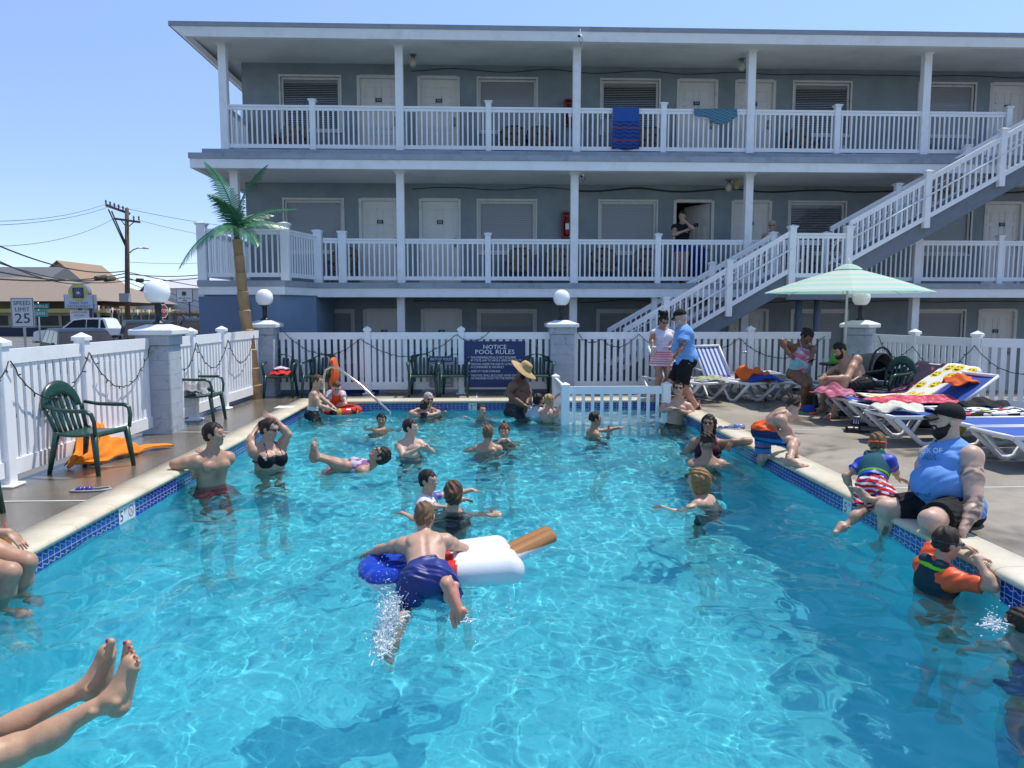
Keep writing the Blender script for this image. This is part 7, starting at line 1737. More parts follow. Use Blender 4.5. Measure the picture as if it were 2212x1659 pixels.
# -- two boys at the far left corner, red float
Y=13.0;rf=AZ(738,893,WZ)
S_=Sdf()
for k in range(28):
    a0,a1=2*math.pi*k/28,2*math.pi*(k+1)/28;S_.cone(rf+V(.28*math.cos(a0),.30*math.sin(a0),.045),rf+V(.28*math.cos(a1),.30*math.sin(a1),.045),.088,None,.01)
S_.ell(rf+V(0,0,.03),(.28,.3,.05),None,.02);P_,F_=S_.mesh(.012)
l=P_-rf;ang=np.arctan2(l[:,1],l[:,0]);col=np.tile(V(.60,.03,.015),(len(P_),1));w_=np.sin(7*ang)+.5*np.sin(13*ang+1)+6*(np.hypot(l[:,0],l[:,1])-.28);col[w_>1.22]=V(.70,.36,.03);col[(w_>1.05)&(w_<=1.22)]=V(.01,.01,.01);col[(np.sin(3*ang+.6)>.86)]=V(.012,.012,.012);col[l[:,2]<.02]=V(.70,.68,.70);col[np.hypot(l[:,0],l[:,1])<.17]=V(.65,.45,.45)
o=mesh_obj('ring_float',P_,F_,rf,M_vinyl,None,col);o.location=[float(c) for c in rf];tag(o,'red inflatable ring float with yellow and black markings','pool float')
p=W('boy in black and white trunks leaning over the red ring float',(686,823),13.0,5,1.42,.21,up=(.16,0,1),skin='fair',g=.95,head=(-12,-10,0),arms=(('ik',AY(722,880,12.9),(0,0,-1)),('ik',AY(716,884,12.72),(0,-.3,-1))))
p.brows(HAIR['brown']);p.finish();p.hair('brown','short',.03,.30,-.20);p.shorts(bands(p.u,p.pel,((-9,BLK),(.055,(.6,.6,.62)))),.8,1.25,.085,True)
hc=AY(727,835,13.55)
p=W('small child in an orange life vest and goggles bending over the red ring float',(727,835),13.55,-75,1.15,.20,up=(.22,-.62,.75),skin='pale',head=(0,-38,0),arms=(('ik',AY(750,877,13.2),(.6,0,-.5)),('ik',AY(706,881,13.25),(-.6,0,-.5))),legs=(('ik',AY(716,884,13.7),(.2,-1,0)),('ik',AY(700,884,13.75),(.2,-1,0))))
p.finish();p.hair('red','short',.04,.26,-.25);p.shirt((.48,.42,.52),.85,.0,True,'rash_guard');p.vest((.75,.10,.015),.035,.05);p.shorts(blotch((.012,.02,.08),(.05,.12,.4),30,1.2),.6);p.goggles((.3,.4,.6))
# -- swimmer facing the camera
Y=wl(824,924)
p=W('dark haired boy swimming toward the camera near the handrail',(824,907),Y,-85,1.35,.205,up=(0,.75,.65),skin='olive',head=(0,0,0),pool=False,arms=(('ik',AZ(868,929,WZ-.06),(.3,0,-1)),('ik',AZ(786,929,WZ-.06),(-.3,0,-1))),legs=(('ik',AZ(800,940,-.75)+V(0,1.0,0),(0,-.3,-1)),('ik',AZ(830,940,-.8)+V(0,.9,0),(0,-.3,-1))))
p.brows(HAIR['black']);p.finish();p.hair('black','short',.045,.24,-.25,slope=1.05);p.shorts(BLK)
# -- pair at the far wall
p=W('adult in sunglasses holding a girl against the far pool wall',(926,862),13.6,-75,1.68,.235,skin='fair',head=(8,0,0),up=(0,.1,1),arms=(('ik',AZ(962,890,WZ),(1,0,-.6)),('ik',AZ(894,889,WZ),(-1,0,-.6))))
p.brows(HAIR['grey']);p.finish();p.hair('grey','short',.03,.3,-.25);p.glasses();p.shorts(BLK)
p=W('girl seen from behind hugging the adult at the far wall',(919,875),13.25,80,1.15,.195,skin='fair',head=(-30,0,0),arms=(('ik',AY(900,884,13.5),(-1,0,0)),('ik',AY(938,884,13.5),(1,0,0))))
p.finish();p.hair('dark','bun',.05,.30,-.42);p.onepiece((.02,.02,.03))
# -- boy by the 3 FT tile
Y=wl(1041,899)
p=W('smiling boy neck deep in front of the 3 FT tile',(1041,886),Y,-70,1.35,.20,skin='fair',head=(5,3,0),arms=(('ik',AZ(1005,901,WZ-.02),(-1,0,-.5)),('ik',AZ(1070,901,WZ-.03),(1,0,-.5))))
p.brows(HAIR['dark']);p.finish();p.hair('dark','short',.03,.32,-.2);p.shorts((.03,.05,.2))
# -- man in the straw hat
Y=13.15
p=W('bare chested man in a wide straw hat looking down',(1131,801),Y,-28,1.86,.245,skin='brown',g=1.32,sw=1.08,bulge=.55,up=(.08,-.02,1),head=(10,-38,0),arms=(('fk',AY(1143,846,Y+.1),AY(1138,872,Y-.3),dict(dir=nrm(V(-.1,-.2,-.7)))),('fk',AY(1096,850,Y-.15),AY(1128,872,Y-.42),dict(dir=nrm(V(.9,-.1,-.4)))),))
p.finish();p.beard('black');p.shorts((.010,.010,.018),.85,1.2,.06,True)
q=p.fsc;HMt=p.HM;m=MB();prof=[(1.05,.13),(.98,.17),(.70,.20),(.46,.25),(.43,.40),(.40,.60),(.30,.70),(.05,.73)]
nn=32
for rI,(rr,zz) in enumerate(prof):
    for k in range(nn):
        a=2*math.pi*k/nn;dz=(-.16*(rr-.45)*(1+.5*math.cos(2*a)+.25*math.sin(3*a)) if rr>.45 else 0);m.v.append(tuple(p.hpt(rr*math.cos(a),-.04+rr*1.05*math.sin(a),zz+dz)))
for i in range(len(prof)-1):
    for k in range(nn): m.f.append((i*nn+k,i*nn+(k+1)%nn,(i+1)*nn+(k+1)%nn,(i+1)*nn+k));m.m.append(0);m.sm.append(True)
m.f.append(tuple(range(len(prof)*nn-nn,len(prof)*nn)));m.m.append(0);m.sm.append(True)
M_straw=mat('woven_straw',(.46,.31,.13),.8,.3,60.,bump=.8,bscale=90)
p.mb('straw_hat',m,M_straw)
# -- dark haired kid and blond boy by the low fence
p=W('child with wet black hair in a pale blue shirt beside the low fence',(1163,864),12.95,60,1.3,.21,skin='tan',head=(-20,0,0),arms=(('ik',AY(1150,893,13.1),(-1,0,-1)),('ik',AY(1200,880,13.2),(1,0,-.6))))
p.finish();p.hair('black','short',.055,.28,-.42);p.shirt((.52,.56,.66),.9,-.02,True,'rash_guard')
p=W('blond shirtless boy reaching for the low white fence',(1186,865),12.55,32,1.38,.21,skin='fair',up=(.05,0,1),head=(5,0,0),arms=(('fk',AY(1187,866,12.85),AY(1206,853,12.85)),('fk',AY(1201,899,12.3),AY(1209,884,12.35),dict(dir=nrm(V(.3,0,.8))))))
p.brows(HAIR['blond']);p.finish();p.hair('blond','short',.04,.28,-.3);p.shorts((.02,.02,.03))
# -- boy from behind and girl with top bun
Y=wl(1054,973)
p=W('tanned boy seen from behind facing the girl with the top bun',(1054,934),Y,85,1.4,.205,skin='tan',g=1.,arms=(('ik',AZ(1020,976,WZ-.08),(-1,0,-.5)),('ik',AZ(1080,976,WZ-.1),(1,0,-.5))))
p.finish();p.hair('light','short',.02,.30,-.36);p.shorts((.4,.1,.14))
Y=wl(1089,950)
p=W('girl with a red brown top bun covering her face with her hands',(1089,932),Y,-95,1.4,.215,skin='fair',arms=(('ik',AY(1096,950,Y-.16),(1,0,-1)),('ik',AY(1084,950,Y-.16),(-1,0,-1))))
p.finish();p.hair('red','topbun',.05,.22,-.4);p.onepiece((.02,.02,.03))
# -- boy with outstretched arms
Y=wl(1285,938)
p=W('boy with both arms stretched out to the right above the water',(1286,905),Y,12,1.38,.21,skin='olive',up=(.05,0,1),head=(-6,0,0),arms=(('ik',AY(1352,921,Y+.2),(0,0,-1)),('ik',AY(1314,934,Y-.25),(0,0,-1))))
p.brows(HAIR['black']);p.finish();p.hair('black','short',.03,.32,-.2,slope=1.1);p.shorts((.1,.03,.08))
# -- man in sunglasses at right far edge
Y=12.15
p=W('man in sunglasses resting his elbows on the right pool edge',(1466,839),Y,-112,1.78,.24,skin='fair',up=(.14,.03,1),head=(6,6,0),pool=True,arms=(('fk',AY(1498,896,Y-.1),AY(1464,886,Y-.32),dict(dir=nrm(V(-.8,-.1,.45)))),('fk',AY(1428,886,Y-.1),AY(1450,884,Y-.36),dict(dir=nrm(V(.8,-.1,.1))))))
p.brows(HAIR['dark']);p.finish();p.hair('dark','short',.04,.30,-.2,slope=1.1);p.glasses();p.shorts((.015,.015,.018),.8,1.2,.06)
# -- woman at right edge and man in front
Y=wl(1528,977)
p=W('dark haired woman in a maroon swimsuit with her arm along the right coping',(1531,915),Y,-102,1.68,.23,skin='olive',bust=1.05,g=1.02,up=(.05,.05,1),head=(-12,8,0),arms=(('fk',AZ(1618,953,.05),AZ(1583,953,.05),dict(dir=nrm(V(-.6,-.1,-.7)),curl=35)),('ik',AZ(1497,975,WZ-.05),(-1,0,-1))))
p.brows(HAIR['black']);p.finish();p.hair('black','long',.045,.30,-.75,low=-.75);p.onepiece((.045,.008,.02),1.05);p.glasses(col=(.06,.05,.04))
Y=wl(1540,1000)
p=W('man with faded dark hair seen from behind facing the woman at the edge',(1527,957),Y,98,1.78,.235,skin='tan',g=1.05,sw=1.02,arms=(('ik',AZ(1492,990,WZ-.1),(-1,0,-.5)),('ik',AZ(1585,1005,WZ-.1),(1,0,-.5))))
p.paint(p.hpt(0,-.1,-.18),(.5*p.fsc,.6*p.fsc,.2*p.fsc),(.14,.09,.07),p.HM,.8);p.finish();p.hair('dark','curly',.04,.30,-.02);p.shorts((.02,.03,.04))
# -- long haired blond kid
Y=wl(1515,1078)
p=W('child with wet shoulder length blond hair swimming to the left',(1507,1036),Y,140,1.4,.215,up=(-.25,.25,.75),skin='fair',head=(5,0,0),arms=(('ik',AZ(1430,1096,WZ+.0),(-.3,-.5,-.6)),('ik',AZ(1480,1060,WZ-.1),(0,1,-.5))),pool=True)
p.finish();p.hair((.26,.155,.06),'long',.06,.27,-.70,low=-.50);p.shorts((.03,.05,.08))
# -- boy in orange and blue trunks climbing out
kL=AY(1716,956,8.05);aL=AZ(1706,992,.075)
pel=AY(1652,930,8.35);nb=AY(1700,897,8.25)
p=Person('boy in orange and blue striped trunks climbing out over the right edge',pel,nb,22,1.48,.205,skin='fair',g=.95,mid=(0,0,.05),head=(28,-28,0),fd=(.25,.0,-1),vox=.007,
  arms=(('ik',AZ(1725,974,.03)+V(0,.25,0),(.2,.7,.3)),('ik',AZ(1720,984,.03),(.4,-.3,.5),dict(dir=nrm(V(.4,-.3,-.5))))),
  legs=(('fk',AY(1648,985,8.35),AZ(1643,1015,WZ-.12),dict(toe=(.5,.3,-.6))),('fk',kL,aL,dict(toe=(.80,-.62,-.02),dn=(0,0,-1)))))
p.finish();p.hair('dark','short',.025,.30,-.25)
ax_=nrm(p.pel-p.nb);p.shorts(bands(V(0,0,-1),p.pel+V(0,0,.0),((-9,(.78,.10,.02)),(-.02,(.015,.03,.09)),(.06,(.02,.16,.40)),(.10,(.012,.02,.07)),(.125,(.02,.18,.42)),(.17,(.5,.05,.08)),(.19,(.03,.03,.10)),(.205,(.02,.20,.45)))),.92,1.25,.08)
# -- kid in teal vest climbing out
pel=AY(1884,1046,6.25);nb=AY(1893,991,6.45)
p=Person('small boy in a teal life vest and red white striped trunks climbing out',pel,nb,55,1.14,.20,skin='fair',vox=.0065,head=(10,-15,0),fd=(.6,.5,-.35),
  arms=(('ik',AZ(1843,1066,.03),(-.6,0,.2)),('ik',AZ(1948,1051,.03),(.5,-.5,.5),dict(dir=nrm(V(.7,-.2,-.2))))),
  legs=(('fk',AY(1862,1105,6.12),AZ(1823,1140,WZ+.02),dict(toe=(-.5,-.4,-.5))),('fk',AZ(1930,1090,.06),AZ(1866,1076,.10),dict(toe=(-.75,-.2,.45),dn=(-.4,.1,.8)))))
p.finish();p.hair('light','short',.03,.30,-.32,vox=.006)
sf=bands(V(0,0,1),p.pel,[(-9,(.5,.02,.03))]);
def redwhite(P):
    t=(P-p.pel)@nrm(V(.15,0,1));c=np.tile(V(.52,.015,.03),(len(P),1));s=np.sin(t*150+2.5*np.sin(P[:,0]*22));c[s>.45]=V(.68,.66,.68);c[(np.sin(P[:,0]*60)*np.sin(P[:,2]*55+P[:,1]*40))>.72]=V(.04,.05,.25);return c
p.shirt((.015,.05,.42),.55,.03,True,'rash_guard');p.vest(bands(p.u2,p.ch,((-9,(.18,.5,.03)),(-.105,(.018,.09,.12)),(.13,(.2,.55,.05)))),.034,.07);p.shorts(redwhite,.85,1.3,.09);p.goggles((.75,.10,.02))
# -- big man sitting on the edge
pel=V(3.70,5.66,.115);nb=AY(2052,962,5.75)
hk=dict(toe=(-.9,-.2,-.3))
p=Person('heavy bearded man in a sleeveless blue shirt and black cap sitting on the edge',pel,nb,194,1.84,.25,skin='pale',g=1.32,sw=1.08,bulge=.9,vox=.0068,head=(-26,0,0),
  arms=(('fk',AY(2104,1092,5.35),AY(2080,1146,5.22),dict(dir=nrm(V(-.35,-.1,-.9)),fat=1.15)),('fk',AY(1988,1034,6.1),AZ(1963,1082,.06),dict(dir=nrm(V(-.2,-.1,-.9)),fat=1.12))),
  legs=(('fk',AY(2010,1124,5.25),AZ(2005,1210,-.42),dict(toe=(-.8,-.4,-.4))),('fk',AY(1915,1098,5.85),AZ(1912,1195,-.38),dict(toe=(-.8,-.4,-.4)))))
for c,r_ in((p.sh['L']*.6+p.el['L']*.4,.085),(p.el['L']*.5+p.wr['L']*.5,.10),(p.el['L'],.08),(p.el['R']*.6+p.wr['R']*.4,.09),(p.sh['R']*.5+p.el['R']*.5,.07),(p.kn['R']*.55+p.an['R']*.45,.10)): p.paint(c,r_*1.25,(.05,.055,.06),None,.3,'tattoo')
p.finish();p.beard('black',.06);p.ballcap(BLK,back=False)
p.shorts(BLK,.80,1.2,.10)
shirt=p.shirt((.135,.30,.66),.0,-.045,False,'sleeveless_shirt',.018,bulge=.9,neck=.046)
# print on the chest
m=MB();cc=p.ch+p.u2*.02
def prj(u,v,t):
    d=p.f2;return cc+p.u2*v-p.r2*u*.95+p.f2*(.066*1.84*1.32+.045+(.02 if v<-.05 else 0)+ .06*min(1,max(0,-v/.25)) -1.6*u*u+t)
for txt,v,sz in(('FLICK OF',.085,.058),('SALUS',.03,.055),('ABREAST',-.26,.045)): m.text(txt,lambda u,w,t,v=v:prj(u-.01,v+w,t),sz,0 if v>.05 else 1,.004,sx=1.05)
for k in range(3): m.add([prj(-.05+.035*k,-.02,.004),prj(-.03+.035*k,-.03,.004),prj(-.01+.02*k,-.20,.004),prj(-.035+.02*k,-.19,.004)],[(0,1,2,3)],(0,1,0)[k])
p.mb('shirt_print',m,[M_txt,mat('ink_navy',(.02,.03,.10),.7)])
m=MB()
for k in range(3):
    a=p.hip['L']+V(.02,-.10,-.03)+V(.0,0,.022*k)
# -- boy in orange life vest hanging on the edge
Y=wl(2040,1257)
p=W('boy in a dark green and orange life vest holding on to the right edge',(2046,1172),Y,8,1.35,.205,skin='fair',vox=.0065,head=(-6,-10,0),up=(.12,.0,1),arms=(('ik',AZ(2100,1190,.05)+V(0,.10,0),(.1,.7,.3),dict(dir=V(.95,.1,-.2),pn=(0,0,-1))),('ik',AZ(2108,1204,.045),(.2,-.6,-.8),dict(dir=V(.95,.15,-.15),pn=(0,0,-1)))))
p.finish();p.hair('dark','short',.04,.28,-.32,vox=.006);p.shirt((.72,.085,.015),.72,.0,True,'rash_guard',slr=1.08);p.vest(bands(p.u2,p.ch,((-9,(.012,.035,.05)),(.10,(.25,.6,.03)),(.125,(.015,.05,.07)))),.036,.06);p.goggles((.02,.03,.05))
# -- swimmer at the right bottom corner
p=W('swimmer with short wet hair half cut off at the right photo edge',(2204,1352),4.15,100,1.42,.215,skin='tan',vox=.0065,up=(0,.12,1),pool=False,arms=(('ik',AZ(2150,1470,-.55),(-1,-.3,0)),('ik',AZ(2260,1470,-.5),(1,0,0))),legs=(('ik',V(2.9,3.6,-1.35),(0,1,-.2)),('ik',V(3.05,3.7,-1.3),(0,1,-.2))))
p.finish();p.hair('dark','short',.03,.30,-.4,vox=.006);p.shorts(blotch((.02,.06,.3),(.3,.45,.05),18),.8)
# -- standing woman in white dress
Y=13.95;fz0=.0
def stand(label,hc,Y,yaw,h,hd,foot,sep=.09,**k):
    g0=V(*foot,0);f=yawv(yaw);r=V(f[1],-f[0],0);z=k.pop('floor',0.)
    L=[];
    for sg,df in((-1,k.pop('dl',0)),(1,k.pop('dr',0))): L.append(('ik',V(foot[0],foot[1],z+.075*h/1.75)+r*sg*sep+f*df,f,dict(dn=(0,0,-1),toe=f+r*sg*.25)))
    HC=AY(hc[0],hc[1],Y);nb_z=HC[2]-.055*h-.4*hd
    return W(label,hc,Y,yaw,h,hd,legs=L,pool=False,**k)
ft=AZ(1427,862,0)
p=stand('woman in sunglasses and a white and pink striped cover up holding a cup',(1434,693),Y,-82,1.66,.23,(ft[0]+.02,14.0),skin='olive',g=1.02,bust=.9,up=(.01,.05,1),head=(4,-28,0),arms=(('fk',AY(1457,738,Y-.05),AY(1448,754,Y-.28),dict(dir=nrm(V(.2,-1,.1)))),('fk',AY(1407,735,Y-.1),AY(1411,752,Y-.25))))
p.finish();p.hair('black','updo',.045,.28,-.3);p.glasses()
S_=Sdf();hh=p.h;S_.ell(p.ch,(.112*hh,.092*hh,.13*hh),p.M2,.03);S_.cone(p.pel-V(0,0,.23),p.ch,.145*hh,.108*hh,.03,(p.f,.88));S_.cone(p.sh['L'],p.sh['R'],.045*hh,None,.03)
for sg in(-1,1): S_.ell(p.ch+p.f2*.062*hh+p.r2*sg*.046*hh,.058*hh,None,.03)
S_.cut(p.pel-V(0,0,.21),(0,0,-1));S_.ell(p.nb+p.f2*.03*hh+V(0,0,.05),.06*hh,None,.01,op='s')
def dressc(P):
    z=P[:,2];c=np.tile(V(.62,.58,.70),(len(P),1));s=np.sin(z*150);c[s>.3]=V(.70,.68,.76);m_=(z>.66)&(z<.92);c[m_&(s>-.1)]=V(.66,.20,.26);c[m_&(s<=-.1)]=V(.72,.60,.68);return c
p.cloth('cover_up',S_,dressc)
m=MB();w_=p.wr['R']+nrm(V(0,-.6,-.4))*.09;m.lathe([(.028,-.1),(.038,.06),(.04,.065)],tuple(w_+V(-.01,-.02,0)),14);q=empty('paper_cup',w_+V(-.01,-.02,0),0,'white and red paper cup held by the woman in the cover up','cup');m.v=[tuple(V(a)-V(q.location)) for a in m.v];m.build('cup_body',mat('paper_cup',(.62,.50,.45),.5,.25,30.),q);m=MB();m.lathe([(.042,.065),(.04,.085),(.015,.09)],n=14);m.build('lid',M_txt,q)
w_=p.wr['L']+V(.02,-.12,.03);m=MB();m.lathe([(.05,0),(.115,.018),(.12,.022)],tuple(w_),18);m.sph(w_+V(0,0,.025),(.07,.07,.018),10);tag(m.build('paper_plate',M_txt),'white paper plate of food held by the woman in the cover up','plate')
# -- man in blue t shirt
ft=AZ(1494,884,0);Y=ft[1]
p=stand('man in light blue t shirt and black cap standing at the pool corner',(1469,685),Y-.02,172,1.80,.24,(ft[0]-.03,ft[1]),skin='red',g=1.18,bulge=.3,up=(-.09,.02,1),head=(-2,-22,0),dl=-.10,dr=.10,arms=(('fk',AY(1471,752,Y-.33),AY(1449,780,Y-.38),dict(dir=nrm(V(-.4,0,-.9)))),('ik',AY(1452,750,Y+.3),(.2,.4,-1))))
for c in(p.el['L'],p.el['L']*.5+p.wr['L']*.5,p.sh['L']*.35+p.el['L']*.65): p.paint(c,.11,(.06,.06,.05),None,.3,'tattoo')
p.finish();p.beard('grey',-.02);p.hair('grey','buzz',.012,.30,-.3);p.ballcap(BLK);p.shirt((.165,.36,.72),.58,-.05,False,'t_shirt',.016,bulge=.3,slr=1.35);p.shorts((.010,.010,.012),.92,1.3,.03)
m=MB()
for nm in('L','R'):
    a=p.an[nm];f_=p.f;m.sheet(lambda u,v,a=a,f_=f_:a+f_*(-.05+.27*v)*1.0+np.cross(f_,V(0,0,1))*.048*math.cos(math.pi*2*u)*(1-.35*v**3)+V(0,0,-.03+.05*math.sin(2*math.pi*u)*(1-.55*v)),16,10,.01)
p.mb('shoes',m,M_black)
# -- child in blue vest behind him
p=stand('small child in a blue and orange life vest half hidden behind the man',(1466,771),13.35,-15,1.02,.19,(AZ(1462,866,0)[0]+.02,13.35),.06,skin='tan',arms=(('ik',AY(1447,800,13.1),(-.5,-.5,-1)),None))
p.finish();p.hair('brown');p.vest(bands(V(0,0,1),V(0,0,.52),((-9,(.7,.14,.02)),(.03,(.02,.08,.42)))),.034,-.02);p.shorts((.02,.05,.2),.6)
# -- woman in tie dye swimsuit
ft=AZ(1728,884,0);Y=ft[1]
def tie(P):
    q=P-p.ch;a=np.sin(q[:,0]*26+5*np.sin(q[:,2]*9))+np.sin(q[:,2]*19+2);c=np.tile(V(.55,.55,.60),(len(P),1));c[a>.55]=V(.62,.20,.30);c[a<-.7]=V(.20,.48,.56);c[(a<=.55)&(a>.2)]=V(.6,.38,.46);c[(a>=-.7)&(a<-.35)]=V(.38,.52,.58);return c
p=stand('woman in a pastel tie dye swimsuit with a hand on her hip looking down',(1744,726),Y,-82,1.70,.235,(ft[0],ft[1]),.04,skin='brown',g=1.12,bust=1.0,bulge=.2,up=(.10,-.08,1),head=(10,-48,0),dl=-.12,dr=.12,arms=(('fk',AY(1758,752,Y-.12),AY(1752,775,Y-.3),dict(dir=nrm(V(-.3,-.6,-.4)))),('fk',AY(1689,737,Y-.05),AY(1702,764,Y-.12),dict(dir=nrm(V(.7,-.2,-.5))))))
p.finish();p.hair('black','bun',.04,.30,-.3);p.onepiece(tie,1.0,bulge=.2)
m=MB();w_=p.wr['L']+V(-.04,-.1,-.03);m.box(-.035,.035,-.005,.005,-.07,.07,bev=.004);o=m.build('mobile_phone',M_black);o.location=[float(c) for c in w_];o.rotation_euler=(R(60),0,R(15));tag(o,'dark mobile phone in the hand of the woman in the tie dye swimsuit','phone')
# -- seated man
pel=V(6.05,11.75,.48);nb=AY(1826,778,11.85)
p=Person('bare backed bearded man sitting bent forward on a lounger with his phone',pel,nb,200,1.80,.24,skin='tan',g=1.22,bulge=.5,mid=(.05,0,.02),head=(-8,-30,0),
  arms=(('fk',AY(1830,817,11.45),AY(1790,816,11.35)),('fk',AY(1800,800,12.0),AY(1778,813,11.6))),
  legs=(('fk',AY(1822,829,11.45),AZ(1800,893,.08),dict(toe=(-.9,-.4,0),dn=(0,0,-1))),('fk',AY(1780,826,11.75),AZ(1778,880,.08),dict(toe=(-.9,-.3,0),dn=(0,0,-1)))))
p.brows(HAIR['black']);p.finish();p.hair('black','short',.04,.30,-.2);p.beard('black');p.shorts(bands(V(0,0,1),V(0,0,.42),((-9,(.012,.012,.014)),(-.02,(.16,.30,.26)),(-.005,(.016,.016,.02)))),.95,1.3,.07)
m=MB();w_=p.wr['L']*.5+p.wr['R']*.5+V(-.1,-.02,.02);m.box(-.035,.035,-.005,.005,-.07,.07,bev=.004);o=m.build('mobile_phone',M_black);o.location=[float(c) for c in w_];o.rotation_euler=(R(70),0,R(60));tag(o,'dark mobile phone in the hands of the seated man','phone')
# -- balcony women
def balc(label,hc,Y,yaw,h,hd,floor,**k):
    HC=AY(hc[0],hc[1],Y);return stand(label,hc,Y,yaw,h,hd,(HC[0],Y),floor=floor,vox=.010,**k)
Y=17.45
p=balc('woman in a black top and blue shorts on the middle balcony, hand at chin',(1474,467),Y,-95,1.68,.235,2.27,skin='fair',bust=.8,head=(-14,-14,0),arms=(('ik',AY(1480,478,Y-.17),(1,-.2,-1)),('ik',AY(1478,499,Y-.22),(-1,-.3,-.8))))
p.brows(HAIR['dark']);p.finish();p.hair('dark','bun',.03,.30,-.2);p.shirt((.012,.013,.02),.12,-.02,False,'black_top',bust=.8);p.shorts((.03,.08,.30),.35,1.2,.06)
p=balc('grey haired woman in glasses and a white dress behind the stair railing',(1668,487),17.1,-110,1.52,.225,2.27,skin='red',bust=.8,g=1.1,head=(-5,-8,0))
p.finish();p.hair('grey','short',.05,.27,-.1);p.glasses(col=(.03,.03,.03),name='glasses')
S_=Sdf();hh=p.h;S_.ell(p.ch,(.108*hh,.085*hh,.12*hh),p.M2,.03);S_.cone(p.pel-V(0,0,.3),p.ch,.13*hh,.10*hh,.03,(p.f,.8));S_.cut(p.pel-V(0,0,.3),(0,0,-1));S_.cut(p.ch+V(0,0,.09),(0,0,1));p.cloth('white_dress',S_,(.66,.67,.72))
# -- sunbather legs at the bottom left
nb=V(-2.85,2.62,.16);pel=V(-2.33,2.75,-.06)
kR=AY(34,1622,2.98);kL=AY(-40,1600,3.08)
p=Person('person lying back with long bare legs and red toenails',pel,nb,0,1.70,.23,skin='tan',g=.92,bust=.9,vox=.0048,fd=(.25,0,1),hv=((.3,.1,.95),(-.95,0,.3)),
  arms=(('ik',V(-2.3,3.1,-.05),(0,1,-.5)),('ik',V(-2.3,2.4,-.05),(0,-1,-.5))),
  legs=(('fk',kL,AY(190,1483,3.22),dict(toe=(.10,.10,.99),dn=(.85,.50,-.05),fs=1.05)),('fk',kR,AY(238,1511,3.12),dict(toe=(.16,.14,.97),dn=(.60,.78,-.12),fs=1.05))))
p.legdata=None
# nails
h_=p.h
for nm,sg in(('L',-1),('R',1)):
    pass
p.sk=V(.46,.27,.165)
p.finish()
m=MB()
p.onepiece((.02,.02,.05),.9);p.hair('dark')
for (c,rr,td,dn,lt) in p.alltoes: m=MB();m.sph(c,(rr*.62,rr*.5,rr*.62),8);p.mb('toenail',m,mat('red_nail_polish',(.55,.01,.06),.15))
rfm=MB();rfm.tube([(-3.1,2.72,-.2),(-2.6,2.74,-.2),(-2.05,2.78,-.2)],.14,16);rfm.tube([(-3.1,2.45,-.2),(-2.05,2.50,-.2)],.12,16);tag(rfm.build('pool_raft',mat('grey_white_vinyl',(.6,.61,.62),.25,.05)),'pale inflatable raft under the person at the lower left','pool float')
# -- person sitting on the left edge
p=Person('person sitting on the left pool edge with both legs hanging in the water',V(-3.52,4.98,.10),V(-3.66,4.98,.58),-6,1.68,.23,skin='tan',g=1.02,vox=.007,bust=.8,
  arms=(None,('fk',V(-3.55,4.72,.26),AY(18,1150,4.90),dict(dir=nrm(V(.75,-.1,-.62)),curl=10,pn=(-.3,0,-.9)))),
  legs=(('fk',AY(56,1214,5.05),AZ(48,1330,-.42),dict(toe=(.8,0,-.5))),('fk',AY(20,1236,4.82),AZ(6,1360,-.42),dict(toe=(.8,0,-.5)))))
p.finish();p.hair('brown','bun');p.onepiece((.02,.03,.05),.8)
t=empty('drink_cup',AZ(14,1190,.01),0,'plastic cup of orange drink with a red straw on the left coping','cup');b=MB();b.lathe([(.03,0),(.042,.12),(.043,.125)],n=14);b.build('cup_body',mat('orange_drink',(.6,.35,.12),.2,.3,25.),t);b=MB();b.tube([(0,0,.05),(.005,.0,.2)],.005,6);b.build('straw',mat('red_straw',(.6,.08,.02),.4),t)
# ================================================================ CAMERA, SKY, SUN
cam=bpy.data.cameras.new('camera');co_=bpy.data.objects.new('camera',cam);COL.objects.link(co_)
cam.sensor_width=36.;cam.sensor_fit='HORIZONTAL';cam.lens=36*CF/2212.;cam.clip_end=3000;cam.clip_start=.05
Mx=Matrix(((cr[0],cu[0],-cf[0],0),(cr[1],cu[1],-cf[1],0),(cr[2],cu[2],-cf[2],CH),(0,0,0,1)));co_.matrix_world=Mx
S.camera=co_
wd=bpy.data.worlds.new('World');S.world=wd;wd.use_nodes=True;nt=wd.node_tree
bg=nt.nodes['Background'];sk=nt.nodes.new('ShaderNodeTexSky');sk.sky_type='NISHITA';sk.sun_disc=False
SUN_D=nrm(V(.80,.48,2.25))
el=math.asin(SUN_D[2]);az=math.atan2(SUN_D[0],SUN_D[1])
sk.sun_elevation=el;sk.sun_rotation=az;sk.air_density=SKY[1];sk.dust_density=SKY[2];sk.ozone_density=SKY[3]
tc=nt.nodes.new('ShaderNodeTexCoord');sxz=nt.nodes.new('ShaderNodeSeparateXYZ');nt.links.new(tc.outputs['Generated'],sxz.inputs[0])
rp=nt.nodes.new('ShaderNodeValToRGB');nt.links.new(sxz.outputs[2],rp.inputs[0]);rp.color_ramp.elements[0].position=.0;rp.color_ramp.elements[0].color=(.40,.365,.36,1);rp.color_ramp.elements[1].position=.40;rp.color_ramp.elements[1].color=(.89,.82,.775,1)
mxs=nt.nodes.new('ShaderNodeMix');mxs.data_type='RGBA';mxs.blend_type='MULTIPLY';mxs.inputs[0].default_value=1.;nt.links.new(sk.outputs[0],mxs.inputs[6]);nt.links.new(rp.outputs[0],mxs.inputs[7]);nt.links.new(mxs.outputs[2],bg.inputs[0]);bg.inputs[1].default_value=SKY[0]
sl=bpy.data.lights.new('sun','SUN');so=bpy.data.objects.new('sun',sl);COL.objects.link(so)
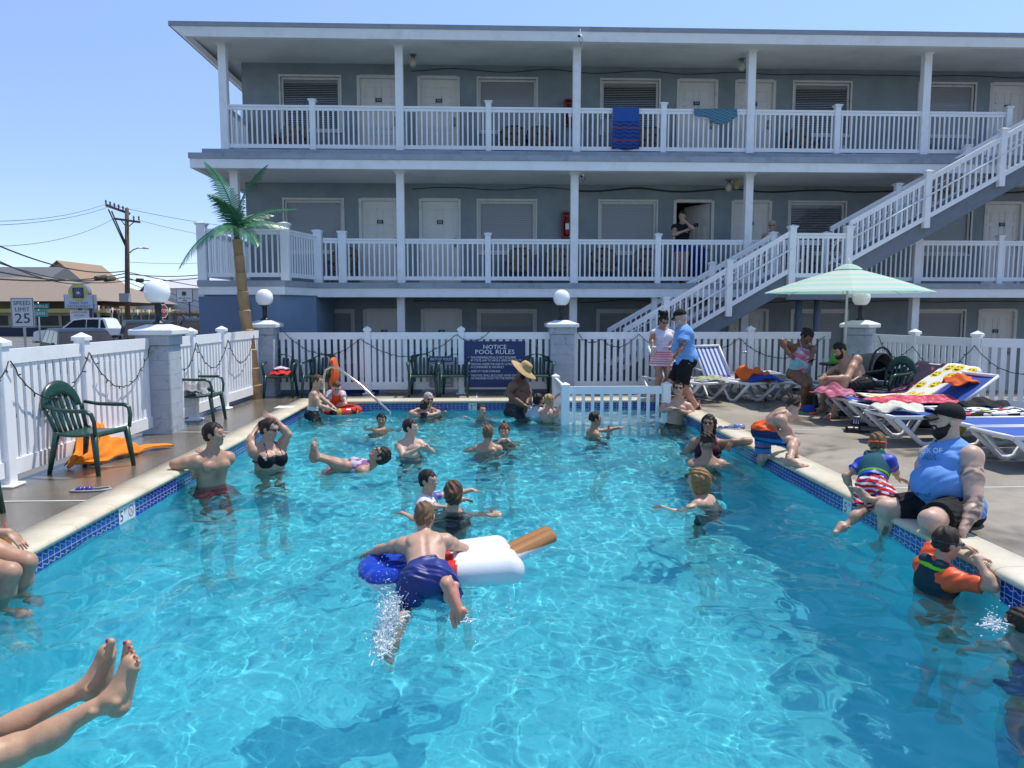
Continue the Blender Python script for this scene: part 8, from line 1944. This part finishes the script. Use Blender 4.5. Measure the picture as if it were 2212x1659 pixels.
sl.energy=SUNE;sl.angle=R(.5);sl.color=(1,.955,.88)
so.rotation_euler=Vector(SUN_D).to_track_quat('Z','Y').to_euler();so.location=(4,6,14)
S.view_settings.view_transform='Standard';S.view_settings.look='None';S.view_settings.exposure=EXPO;S.view_settings.gamma=1
try: S.view_settings.use_curve_mapping=False
except Exception: pass
S.cycles.max_bounces=10;S.cycles.transparent_max_bounces=12;S.cycles.diffuse_bounces=6;S.cycles.glossy_bounces=4;S.cycles.transmission_bounces=6
S.cycles.use_denoising=True
S.cycles.sample_clamp_indirect=6
# ripples round everyone and everything standing in the water
wm=water.data;n=len(wm.vertices);cc=np.empty(n*3,np.float32);wm.vertices.foreach_get('co',cc);cc=cc.reshape(-1,3);body=cc[:,1]>1.3
rr_=np.random.default_rng(12)
for o in list(bpy.data.objects):
    if o.name.split('.')[0] in('person','popsicle_float','ring_float') and o.parent is None:
        me=o.data;nv=len(me.vertices);q=np.empty(nv*3,np.float32);me.vertices.foreach_get('co',q);q=q.reshape(-1,3)+np.array(o.location)
        m=np.abs(q[:,2]-WZ)<.03
        if m.sum()<8: continue
        c=q[m].mean(0);rad=min(.6,float(np.linalg.norm(q[m][:,:2]-c[:2],axis=1).mean()))
        if not(PX0<c[0]<PX1 and c[1]<PY1): continue
        r=np.maximum(0,np.hypot(cc[:,0]-c[0],(cc[:,1]-c[1]))-rad*.6);ph=rr_.random()*6
        cc[:,2]+=body*(.0065*np.exp(-r/.38)*np.sin(2*math.pi*r/.19+ph+.8*np.sin(3*np.arctan2(cc[:,1]-c[1],cc[:,0]-c[0])+ph)))
wm.vertices.foreach_set('co',cc.ravel());wm.update()
if MNEE:
    sl.cycles.is_caustics_light=True
    for o in bpy.data.objects:
        if o.type=='MESH':
            if o.name=='water': o.cycles.is_caustics_caster=True
            elif o.name in('pool_basin','shallow_step','waterline_tile') or o.name.startswith('person') or (o.parent and o.parent.name.startswith('person')): o.cycles.is_caustics_receiver=True
    S.cycles.caustics_refractive=True;S.cycles.caustics_reflective=False
